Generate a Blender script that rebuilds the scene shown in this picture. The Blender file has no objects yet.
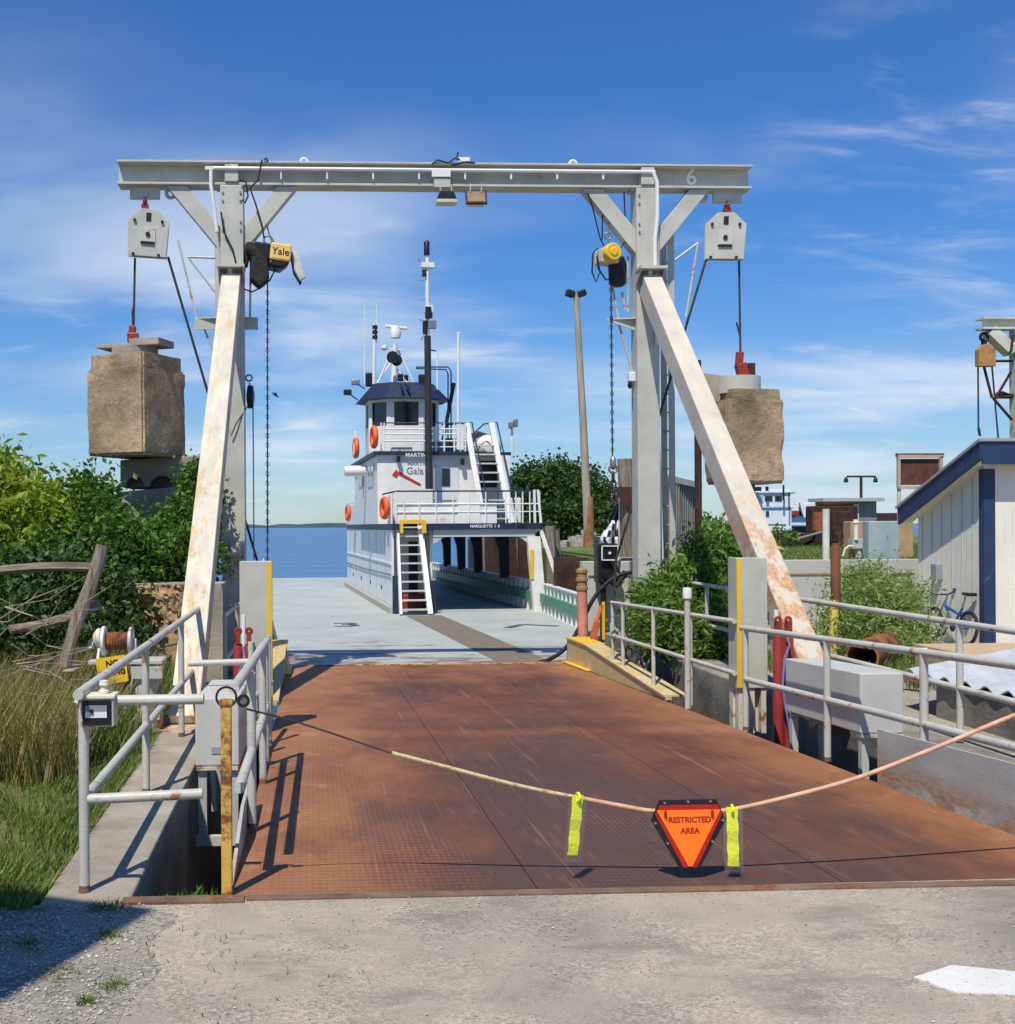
import bpy, bmesh, math, random
from mathutils import Vector, Matrix, noise
R = math.radians
scene = bpy.context.scene
col = scene.collection
# ------------------------------------------------------------------ camera
F, PX, PY, YAW, ROLL, CZ = 1170.0, 365.0, 526.0, math.atan(.0444), .0057, 1.85
cam_d = bpy.data.cameras.new('camera'); cam = bpy.data.objects.new('camera', cam_d); col.objects.link(cam)
cam.location = (0, 0, CZ); cam.rotation_euler = (R(90), ROLL, -YAW)
cam_d.sensor_fit = 'AUTO'; cam_d.sensor_width = 36; cam_d.lens = F*36/1024
cam_d.shift_x = (507.5-PX)/1024; cam_d.shift_y = (PY-512)/1024
cam_d.clip_start = .05; cam_d.clip_end = 20000
scene.camera = cam
# ------------------------------------------------------------------ sun + sky
SUN = Vector((-.26, -.55, 1.0)).normalized()
sd = bpy.data.lights.new('sun', 'SUN'); sd.energy = 4.9; sd.angle = R(.5); sd.color = (1, .93, .80)
so = bpy.data.objects.new('sun', sd); col.objects.link(so)
so.rotation_euler = (-SUN).to_track_quat('-Z', 'Y').to_euler()
w = bpy.data.worlds.new('World'); scene.world = w; w.use_nodes = True
def build_world():
    nt = w.node_tree; N = nt.nodes; L = nt.links; N.clear()
    out = N.new('ShaderNodeOutputWorld'); bg = N.new('ShaderNodeBackground'); bg.inputs[1].default_value = .100
    sky = N.new('ShaderNodeTexSky'); sky.sky_type = 'NISHITA'; sky.sun_disc = False
    sky.sun_elevation = math.asin(SUN.z); sky.sun_rotation = math.atan2(SUN.x, SUN.y)
    sky.air_density = 1.0; sky.dust_density = .3; sky.ozone_density = 3.0; sky.altitude = 200
    tc = N.new('ShaderNodeTexCoord'); sep = N.new('ShaderNodeSeparateXYZ'); L.new(tc.outputs['Generated'], sep.inputs[0])
    # project the view direction on a high cloud layer
    zc = N.new('ShaderNodeMath'); zc.operation = 'MAXIMUM'; L.new(sep.outputs[2], zc.inputs[0]); zc.inputs[1].default_value = .015
    za = N.new('ShaderNodeMath'); za.operation = 'ADD'; L.new(zc.outputs[0], za.inputs[0]); za.inputs[1].default_value = .14
    dx = N.new('ShaderNodeMath'); dx.operation = 'DIVIDE'; L.new(sep.outputs[0], dx.inputs[0]); L.new(za.outputs[0], dx.inputs[1])
    dy = N.new('ShaderNodeMath'); dy.operation = 'DIVIDE'; L.new(sep.outputs[1], dy.inputs[0]); L.new(za.outputs[0], dy.inputs[1])
    cb = N.new('ShaderNodeCombineXYZ'); L.new(dx.outputs[0], cb.inputs[0]); L.new(dy.outputs[0], cb.inputs[1])
    def layer(scale, sx, sy, rot, lo, hi, dist, off, detail=6, rough=.55):
        mp = N.new('ShaderNodeMapping'); mp.inputs['Scale'].default_value = (sx, sy, 1); mp.inputs['Rotation'].default_value = (0, 0, R(rot))
        mp.inputs['Location'].default_value = off
        L.new(cb.outputs[0], mp.inputs[0])
        n = N.new('ShaderNodeTexNoise'); n.inputs['Scale'].default_value = scale; n.inputs['Detail'].default_value = detail
        n.inputs['Roughness'].default_value = rough; n.inputs['Distortion'].default_value = dist
        L.new(mp.outputs[0], n.inputs['Vector'])
        r = N.new('ShaderNodeMapRange'); r.interpolation_type = 'SMOOTHSTEP'; L.new(n.outputs[0], r.inputs[0])
        r.inputs[1].default_value = lo; r.inputs[2].default_value = hi
        return r.outputs[0]
    a = layer(.75, 1.0, 1.5, 14, .41, .70, .35, (3.1, .6, 0), 6, .5)
    b = layer(2.0, 1.0, 2.0, -14, .54, .84, .7, (7.3, 2.2, 0), 8, .58)
    ad = N.new('ShaderNodeMath'); ad.operation = 'MULTIPLY_ADD'; L.new(b, ad.inputs[0]); ad.inputs[1].default_value = .8
    am = N.new('ShaderNodeMath'); am.operation = 'MULTIPLY'; L.new(a, am.inputs[0]); am.inputs[1].default_value = .50
    L.new(am.outputs[0], ad.inputs[2])
    # fewer clouds towards the zenith
    f = N.new('ShaderNodeMapRange'); L.new(sep.outputs[2], f.inputs[0]); f.inputs[1].default_value = .10; f.inputs[2].default_value = .34
    f.inputs[3].default_value = .95; f.inputs[4].default_value = .0
    m2 = N.new('ShaderNodeMath'); m2.operation = 'MULTIPLY'; L.new(ad.outputs[0], m2.inputs[0]); L.new(f.outputs[0], m2.inputs[1])
    # wisps that stand in two parts of the sky
    c3 = layer(2.3, 1.0, 2.0, -8, .46, .76, .8, (1.3, 4.2, 0), 9, .60)
    tot = m2.outputs[0]
    for (px, py, r1, r2, amt, src) in ((930, 150, .16, .02, .50, c3), (985, 100, .07, .01, .35, c3), (60, 215, .20, .03, .28, a), (300, 300, .22, .05, .45, a), (880, 330, .25, .08, .45, a)):
        dv = Vector(((px-PX)/F, 1, (PY-py)/F)).normalized(); dv = Matrix.Rotation(-YAW, 3, 'Z') @ dv
        ds = N.new('ShaderNodeVectorMath'); ds.operation = 'DISTANCE'; L.new(tc.outputs['Generated'], ds.inputs[0]); ds.inputs[1].default_value = dv
        sm = N.new('ShaderNodeMapRange'); sm.interpolation_type = 'SMOOTHSTEP'; L.new(ds.outputs['Value'], sm.inputs[0]); sm.inputs[1].default_value = r2; sm.inputs[2].default_value = r1; sm.inputs[3].default_value = amt; sm.inputs[4].default_value = 0
        ml = N.new('ShaderNodeMath'); ml.operation = 'MULTIPLY_ADD'; L.new(sm.outputs[0], ml.inputs[0]); L.new(src, ml.inputs[1]); L.new(tot, ml.inputs[2]); tot = ml.outputs[0]
    cl = N.new('ShaderNodeClamp'); L.new(tot, cl.inputs[0]); cl.inputs[2].default_value = .85
    hs = N.new('ShaderNodeMix'); hs.data_type = 'RGBA'; hs.blend_type = 'MULTIPLY'; hs.inputs[0].default_value = 1
    L.new(sky.outputs[0], hs.inputs[6]); hs.inputs[7].default_value = (.46, .84, 1.26, 1)
    tz = N.new('ShaderNodeMapRange'); tz.interpolation_type = 'SMOOTHSTEP'; L.new(sep.outputs[2], tz.inputs[0]); tz.inputs[1].default_value = -.02; tz.inputs[2].default_value = .30
    tm = N.new('ShaderNodeMix'); tm.data_type = 'RGBA'; L.new(tz.outputs[0], tm.inputs[0]); tm.inputs[6].default_value = (.74, .91, 1.12, 1); tm.inputs[7].default_value = (.40, .82, 1.30, 1)
    L.new(tm.outputs[2], hs.inputs[7])
    mx = N.new('ShaderNodeMix'); mx.data_type = 'RGBA'
    L.new(cl.outputs[0], mx.inputs[0]); L.new(hs.outputs[2], mx.inputs[6]); mx.inputs[7].default_value = (7.2, 8.0, 9.2, 1)
    L.new(mx.outputs[2], bg.inputs[0]); L.new(bg.outputs[0], out.inputs[0])
build_world()
scene.view_settings.view_transform = 'Standard'; scene.view_settings.look = 'None'; scene.view_settings.exposure = 0; scene.view_settings.gamma = 1
scene.render.engine = 'CYCLES'
scene.cycles.max_bounces = 6; scene.cycles.transparent_max_bounces = 8
# ------------------------------------------------------------------ measuring helpers (metres from the camera geometry)
def ray(px, py):
    u = (px-PX)/F; v = (PY-py)/F
    c, s = math.cos(ROLL), math.sin(ROLL)
    d = Vector((u*c+v*s, 1, -u*s+v*c))
    return Matrix.Rotation(-YAW, 3, 'Z') @ d
CAM = Vector((0, 0, CZ))
def at(px, py, Y):
    d = ray(px, py); return CAM + d*(Y/d.y)
def atz(px, py, z):
    d = ray(px, py); return CAM + d*((z-CZ)/d.z)
# ------------------------------------------------------------------ materials
MATS = {}
def mat(name, base, rough=.6, metal=0, var=.12, vs=3, rust=0, rcol=(.30, .11, .035), rs=2.2, bump=.15, bs=40, dark=None, spec=.4, stretch=(1, 1, 1), streak=0, trans=0, fine=.06, rmax=1, zfoot=None, zmin=0):
    """Painted / worn surface: large and fine tone variation, rust or dirt patches, bump."""
    if name in MATS: return MATS[name]
    m = bpy.data.materials.new(name); m.use_nodes = True; MATS[name] = m
    nt = m.node_tree; N = nt.nodes; L = nt.links
    bs_ = N['Principled BSDF']; bs_.inputs['Metallic'].default_value = metal
    bs_.inputs['Specular IOR Level'].default_value = spec
    tc = N.new('ShaderNodeTexCoord'); mp = N.new('ShaderNodeMapping'); mp.inputs['Scale'].default_value = stretch
    L.new(tc.outputs['Object'], mp.inputs[0]); V = mp.outputs[0]
    def nz(s, d=5, r=.6, vec=None):
        n = N.new('ShaderNodeTexNoise'); n.inputs['Scale'].default_value = s; n.inputs['Detail'].default_value = d; n.inputs['Roughness'].default_value = r
        L.new(vec or V, n.inputs['Vector']); return n.outputs[0]
    def mr(o, a, b, c, d, sm=False):
        r = N.new('ShaderNodeMapRange'); L.new(o, r.inputs[0])
        if sm: r.interpolation_type = 'SMOOTHSTEP'
        for i, v in zip((1, 2, 3, 4), (a, b, c, d)): r.inputs[i].default_value = v
        return r.outputs[0]
    def mix(fac, a, b, mode='MIX'):
        x = N.new('ShaderNodeMix'); x.data_type = 'RGBA'; x.blend_type = mode
        for i, v in ((0, fac), (6, a), (7, b)):
            if hasattr(v, 'links'): L.new(v, x.inputs[i])
            else: x.inputs[i].default_value = v if i == 0 else (*v[:3], 1)
        return x.outputs[2]
    lo = [max(0, c*(1-var*1.6)) for c in base]; hi = [min(1, c*(1+var)) for c in base]
    if dark: lo = dark
    c = mix(mr(nz(vs), .3, .7, 0, 1), lo, hi)
    if fine: 
        g = mr(nz(bs*2.5, 3), .2, .8, 1-fine*1.5, 1+fine)
        cg = N.new('ShaderNodeCombineColor'); [L.new(g, cg.inputs[i]) for i in range(3)]
        c = mix(1.0, c, cg.outputs[0], 'MULTIPLY')
    ro = mr(nz(vs*3), .3, .7, max(.05, rough-.12), min(1, rough+.12))
    if streak:
        ms = N.new('ShaderNodeMapping'); ms.inputs['Scale'].default_value = (9, 9, .7); L.new(tc.outputs['Object'], ms.inputs[0])
        s = mr(nz(1.6, 4, .6, ms.outputs[0]), .56, .8, 0, streak, True)
        c = mix(s, c, [x*.45 for x in base] if rust == 0 else rcol)
    if rust:
        t = .66-rust*.42
        k = mr(nz(rs, 9, .68), t, t+.11, 0, rmax, True)
        if zfoot:
            sp = N.new('ShaderNodeSeparateXYZ'); L.new(tc.outputs['Object'], sp.inputs[0])
            mm = N.new('ShaderNodeMath'); mm.operation = 'MULTIPLY'; L.new(k, mm.inputs[0]); L.new(mr(sp.outputs[2], zfoot[0], zfoot[1], 1, zmin, True), mm.inputs[1]); k = mm.outputs[0]
        rc = mix(mr(nz(rs*7, 4), .3, .7, 0, 1), [x*.55 for x in rcol], [min(1, x*1.5) for x in rcol])
        c = mix(k, c, rc)
        r2 = N.new('ShaderNodeMix'); L.new(k, r2.inputs[0]); L.new(ro, r2.inputs[2]); r2.inputs[3].default_value = .9; ro = r2.outputs[0]
    L.new(c, bs_.inputs['Base Color']); L.new(ro, bs_.inputs['Roughness'])
    if bump:
        b = N.new('ShaderNodeBump'); b.inputs['Strength'].default_value = bump; b.inputs['Distance'].default_value = .02
        L.new(nz(bs, 6, .65), b.inputs['Height']); L.new(b.outputs[0], bs_.inputs['Normal'])
    return m
def leafmat(name, c1, c2, c3, tr=.35, rough=.5):
    m = bpy.data.materials.new(name); m.use_nodes = True; MATS[name] = m
    nt = m.node_tree; N = nt.nodes; L = nt.links
    b = N['Principled BSDF']; b.inputs['Roughness'].default_value = rough; b.inputs['Specular IOR Level'].default_value = .35
    g = N.new('ShaderNodeNewGeometry'); r = N.new('ShaderNodeValToRGB')
    L.new(g.outputs['Random Per Island'], r.inputs[0])
    r.color_ramp.elements[0].color = (*c1, 1); r.color_ramp.elements[1].color = (*c3, 1)
    e = r.color_ramp.elements.new(.5); e.color = (*c2, 1)
    L.new(r.outputs[0], b.inputs['Base Color'])
    t = N.new('ShaderNodeBsdfTranslucent'); ms = N.new('ShaderNodeMixShader'); ms.inputs[0].default_value = tr
    br = N.new('ShaderNodeMix'); br.data_type = 'RGBA'; br.blend_type = 'MULTIPLY'; br.inputs[0].default_value = 1
    L.new(r.outputs[0], br.inputs[6]); br.inputs[7].default_value = (1.5, 1.5, .8, 1)
    L.new(br.outputs[2], t.inputs[0])
    L.new(b.outputs[0], ms.inputs[1]); L.new(t.outputs[0], ms.inputs[2]); L.new(ms.outputs[0], N['Material Output'].inputs[0])
    return m
# ------------------------------------------------------------------ mesh builder
class MB:
    def __init__(s, M=None): s.v = []; s.f = []; s.M = M or Matrix.Identity(4)
    def add(s, vs, fs, M=None):
        T = s.M @ M if M else s.M
        n = len(s.v); s.v += [T @ Vector(p) for p in vs]; s.f += [[n+i for i in f] for f in fs]; return s
    def box(s, a, b, M=None):
        x0, y0, z0 = a; x1, y1, z1 = b
        x0, x1 = min(x0, x1), max(x0, x1); y0, y1 = min(y0, y1), max(y0, y1); z0, z1 = min(z0, z1), max(z0, z1)
        return s.add([(x0,y0,z0),(x1,y0,z0),(x1,y1,z0),(x0,y1,z0),(x0,y0,z1),(x1,y0,z1),(x1,y1,z1),(x0,y1,z1)],
                     [(0,3,2,1),(4,5,6,7),(0,1,5,4),(1,2,6,5),(2,3,7,6),(3,0,4,7)], M)
    def bar(s, p, q, w_, h, up=(0, 0, 1)):
        p, q = Vector(p), Vector(q); d = (q-p).normalized(); u = Vector(up)
        if abs(d.dot(u)) > .99: u = Vector((0, 1, 0))
        x = d.cross(u).normalized()*w_/2; z = x.cross(d).normalized()*h/2
        vs = [p-x-z, p+x-z, p+x+z, p-x+z, q-x-z, q+x-z, q+x+z, q-x+z]
        return s.add(vs, [(0,3,2,1),(4,5,6,7),(0,1,5,4),(1,2,6,5),(2,3,7,6),(3,0,4,7)][0:0]+[(0,1,2,3),(7,6,5,4),(0,4,5,1),(1,5,6,2),(2,6,7,3),(3,7,4,0)])
    def tube(s, pts, r, n=10, r1=None, caps=True):
        pts = [Vector(p) for p in pts]; k = len(pts); rings = []; prev = None; vs = []
        for i, p in enumerate(pts):
            d = (pts[min(i+1, k-1)]-pts[max(i-1, 0)]).normalized()
            if prev is None:
                u = Vector((0, 0, 1)) if abs(d.z) < .9 else Vector((1, 0, 0))
                x = d.cross(u).normalized()
            else:
                x = (prev-d*prev.dot(d)).normalized()
            prev = x; y = d.cross(x)
            rr = r if r1 is None else r+(r1-r)*i/(k-1)
            vs += [p+(x*math.cos(2*math.pi*j/n)+y*math.sin(2*math.pi*j/n))*rr for j in range(n)]
        fs = [(i*n+j, i*n+(j+1) % n, (i+1)*n+(j+1) % n, (i+1)*n+j) for i in range(k-1) for j in range(n)]
        if caps: fs += [tuple(range(n))[::-1], tuple((k-1)*n+j for j in range(n))]
        return s.add(vs, fs)
    def prism(s, pts, ax, a, b, M=None):
        def P(p, t): return (t, p[0], p[1]) if ax == 'x' else (p[0], t, p[1]) if ax == 'y' else (p[0], p[1], t)
        n = len(pts); vs = [P(p, a) for p in pts]+[P(p, b) for p in pts]
        fs = [tuple(range(n)), tuple(range(2*n-1, n-1, -1))]+[(i, n+i, n+(i+1) % n, (i+1) % n) for i in range(n)]
        return s.add(vs, fs, M)
    def quad(s, a, b, c, d): return s.add([a, b, c, d], [(0, 1, 2, 3)])
    def lathe(s, prof, c=(0, 0, 0), n=20, M=None, axis='z'):
        vs = []
        for r, z in prof:
            for j in range(n):
                t = 2*math.pi*j/n; p = (r*math.cos(t), r*math.sin(t), z)
                if axis == 'y': p = (p[0], p[2], p[1])
                if axis == 'x': p = (p[2], p[0], p[1])
                vs.append((c[0]+p[0], c[1]+p[1], c[2]+p[2]))
        k = len(prof)
        fs = [(i*n+j, i*n+(j+1) % n, (i+1)*n+(j+1) % n, (i+1)*n+j) for i in range(k-1) for j in range(n)]
        fs += [tuple(range(n))[::-1], tuple((k-1)*n+j for j in range(n))]
        return s.add(vs, fs, M)
    def torus(s, c, Rr, r, n=24, m=10, M=None, axis='y'):
        vs = []
        for i in range(n):
            t = 2*math.pi*i/n
            for j in range(m):
                q = 2*math.pi*j/m; rr = Rr+r*math.cos(q); p = (rr*math.cos(t), r*math.sin(q), rr*math.sin(t))
                if axis == 'x': p = (p[1], p[0], p[2])
                if axis == 'z': p = (p[0], p[2], p[1])
                vs.append((c[0]+p[0], c[1]+p[1], c[2]+p[2]))
        return s.add(vs, [(i*m+j, i*m+(j+1) % m, ((i+1) % n)*m+(j+1) % m, ((i+1) % n)*m+j) for i in range(n) for j in range(m)], M)
    def chain(s, p, q, pitch=.05, r=.008):
        p, q = Vector(p), Vector(q); n = max(2, int((q-p).length/pitch)); d = (q-p)
        for i in range(n):
            c = p+d*((i+.5)/n); a = Vector((1, 0, 0)) if i % 2 else Vector((0, 1, 0)); u = d.normalized()
            h = pitch*.62; w_ = pitch*.32
            s.tube([c-u*h-a*w_*.5, c-u*h*.4-a*w_, c+u*h*.4-a*w_, c+u*h-a*0, c+u*h*.4+a*w_, c-u*h*.4+a*w_, c-u*h-a*w_*.4], r, 5)
        return s
    def build(s, name, m, parent=None, local=False, bevel=0, smooth=False, kind=None, label=None):
        me = bpy.data.meshes.new(name)
        inv = Matrix.Identity(4) if (local or parent is None) else MW.get(parent, Matrix.Identity(4)).inverted()
        me.from_pydata([tuple(inv @ p) for p in s.v], [], s.f); me.validate()
        bm = bmesh.new(); bm.from_mesh(me); bmesh.ops.recalc_face_normals(bm, faces=bm.faces[:]); bm.to_mesh(me); bm.free()
        me.materials.append(m)
        o = bpy.data.objects.new(name, me); col.objects.link(o)
        if parent is not None:
            o.parent = parent; MW[o] = MW.get(parent, Matrix.Identity(4))
        if smooth:
            for p in me.polygons: p.use_smooth = True
            try: me.set_sharp_from_angle(angle=R(40))
            except Exception: pass
        if bevel:
            b = o.modifiers.new('bevel', 'BEVEL'); b.width = bevel; b.segments = 2; b.limit_method = 'ANGLE'; b.angle_limit = R(40)
        if kind: o['kind'] = kind
        if label: o['label'] = label
        return o
MW = {}
def thing(name, label, cat, loc=(0, 0, 0), rz=0, group=None):
    o = bpy.data.objects.new(name, None); col.objects.link(o); o.location = loc; o.rotation_euler = (0, 0, rz); o.empty_display_size = .2
    MW[o] = Matrix.Translation(Vector(loc)) @ Matrix.Rotation(rz, 4, 'Z')
    o['label'] = label; o['category'] = cat
    if group: o['group'] = group
    return o
def tag(o, label, cat, group=None, kind=None):
    o['label'] = label; o['category'] = cat
    if group: o['group'] = group
    if kind: o['kind'] = kind
    return o
def dup(o, loc=None, rz=None, label=None, parent=None):
    c = o.copy(); col.objects.link(c); c.parent = parent
    if loc is not None: c.location = loc
    if rz is not None: c.rotation_euler = (0, 0, rz)
    if label: c['label'] = label
    for ch in [x for x in bpy.data.objects if x.parent == o]: dup(ch, parent=c)
    return c
def text(s, size, M, m, name, parent, ext=.004, align='CENTER', local=False, bold=0):
    cu = bpy.data.curves.new('t', 'FONT'); cu.body = s; cu.size = size; cu.align_x = align; cu.align_y = 'CENTER'; cu.extrude = ext; cu.offset = bold*.6
    o = bpy.data.objects.new('t', cu); col.objects.link(o)
    me = bpy.data.meshes.new_from_object(o.evaluated_get(bpy.context.evaluated_depsgraph_get()))
    bpy.data.objects.remove(o); mb = MB()
    mb.add([M @ v.co for v in me.vertices], [tuple(p.vertices) for p in me.polygons])
    bpy.data.meshes.remove(me)
    return mb.build(name, m, parent, local=local)
def face_m(p, rz=0, tilt=90, roll=0):   # text plane facing -Y by default
    return Matrix.Translation(Vector(p)) @ Matrix.Rotation(rz, 4, 'Z') @ Matrix.Rotation(R(tilt), 4, 'X') @ Matrix.Rotation(R(roll), 4, 'Z')
rnd = random.Random(7)
# ------------------------------------------------------------------ paints
grey = mat('grey_paint', (.50, .50, .44), .5, var=.09, rust=.10, rs=4, streak=.30, rcol=(.36, .20, .10))
grey2 = mat('grey_rail_paint', (.53, .515, .46), .45, var=.10, rust=.24, rs=6)
cream = mat('cream_paint_rusting', (.62, .585, .48), .6, var=.14, rust=.42, rcol=(.55, .34, .14), rs=3.2, stretch=(2, .8, .5), rmax=.75, zfoot=(1.5, 4.5), zmin=.45, streak=.15)
creamrust = mat('cream_paint_heavy_rust', (.62, .585, .49), .65, var=.14, rust=.56, rcol=(.44, .215, .085), rs=3.0, stretch=(1.6, .9, .7), rmax=.8, zfoot=(1.6, 3.0), zmin=.18, streak=.2)
yellow = mat('yellow_paint', (.66, .41, .08), .5, rust=.46, rs=6, rcol=(.20, .07, .03))
yellow2 = mat('yellow_paint_clean', (.80, .50, .03), .5, var=.08, rust=.06)
white = mat('white_ship_paint', (.80, .79, .75), .4, var=.07, rust=.12, rs=3.5, rcol=(.50, .34, .20), streak=.25, rmax=.7)
whiterail = mat('white_rail_paint', (.78, .78, .76), .4, var=.05)
navy = mat('navy_paint', (.020, .030, .062), .45, var=.15)
black = mat('black_paint', (.012, .012, .014), .45, var=.2)
blackrub = mat('black_rubber', (.015, .015, .017), .65, var=.2)
glass = mat('dark_glass', (.012, .014, .018), .08, var=.1, bump=0, spec=.8, fine=0)
steel = mat('dull_steel', (.30, .30, .30), .4, metal=.6, rust=.2, rs=12)
wire = mat('wire_rope', (.045, .045, .045), .6, var=.3)
redpaint = mat('red_paint', (.30, .035, .025), .5, rust=.12, rs=10, rcol=(.12, .04, .03))
oring = mat('orange_buoy', (.80, .12, .03), .5, var=.08)
rustm = mat('rusted_steel', (.16, .06, .03), .85, var=.4, vs=5, rust=.5, rcol=(.30, .10, .03), bump=.4)
darkrust = mat('dark_rusted_steel', (.055, .025, .018), .85, var=.4, vs=3, rust=.2, rcol=(.13, .045, .02), bump=.4)
conc = mat('weathered_concrete', (.36, .32, .26), .9, var=.22, vs=2, bump=.5, bs=25, streak=.35, fine=.14)
concd = mat('stained_concrete', (.26, .24, .20), .9, var=.35, vs=1.5, bump=.5, bs=20, streak=.6, fine=.16)
concblk = mat('pitted_concrete', (.46, .34, .21), .95, var=.42, vs=1.1, bump=1.0, bs=13, fine=.13, rust=.36, rs=2.4, rcol=(.26, .205, .145), streak=.5, rmax=.75)
wood = mat('grey_driftwood', (.27, .22, .17), .9, var=.4, vs=4, bump=.8, bs=10, stretch=(6, 6, .6))
woodx = mat('grey_driftwood_rail', (.27, .22, .17), .9, var=.4, vs=4, bump=.8, bs=10, stretch=(.6, 6, 6))
# ================================================================== GROUND AND WATER
def nodes(m): return m.node_tree.nodes, m.node_tree.links
def water_mat():
    m = bpy.data.materials.new('lake_water'); m.use_nodes = True; N, L = nodes(m); b = N['Principled BSDF']
    b.inputs['Base Color'].default_value = (.015, .12, .30, 1); b.inputs['Roughness'].default_value = .22; b.inputs['Specular IOR Level'].default_value = .35
    tc = N.new('ShaderNodeTexCoord'); prev = None
    for sc, st, d in ((.35, (1, 2.4, 1), .9), (1.7, (1, 1.8, 1), .4), (.05, (1, 3, 1), 2.0)):
        mp = N.new('ShaderNodeMapping'); mp.inputs['Scale'].default_value = st; L.new(tc.outputs['Object'], mp.inputs[0])
        n = N.new('ShaderNodeTexNoise'); n.inputs['Scale'].default_value = sc; n.inputs['Detail'].default_value = 4; L.new(mp.outputs[0], n.inputs['Vector'])
        bp = N.new('ShaderNodeBump'); bp.inputs['Strength'].default_value = .8; bp.inputs['Distance'].default_value = d
        L.new(n.outputs[0], bp.inputs['Height'])
        if prev: L.new(prev, bp.inputs['Normal'])
        prev = bp.outputs[0]
    L.new(prev, b.inputs['Normal']); return m
mb = MB(); mb.quad((-6000, -200, -1.75), (6000, -200, -1.75), (6000, 9000, -1.75), (-6000, 9000, -1.75))
o = mb.build('lake_water', water_mat(), kind='structure')
# far shore
mb = MB(); rs = random.Random(3); pts = [(-1900, -2)]
for i in range(121):
    x = -1900+i*20; e = min(1, i/12, (120-i)/14)
    pts.append((x, -2+(11+5*noise.noise((x*.004, 0, 0))+3.5*noise.noise((x*.02, 3, 0))+1.5*noise.noise((x*.09, 5, 0)))*max(0, e)))
pts.append((500, -2))
mb.prism(pts, 'y', 3000, 3300)
o = mb.build('far_shore', mat('far_woods', (.10, .15, .17), .9, var=.3, vs=.02, bump=0, fine=0), kind='structure')

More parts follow.
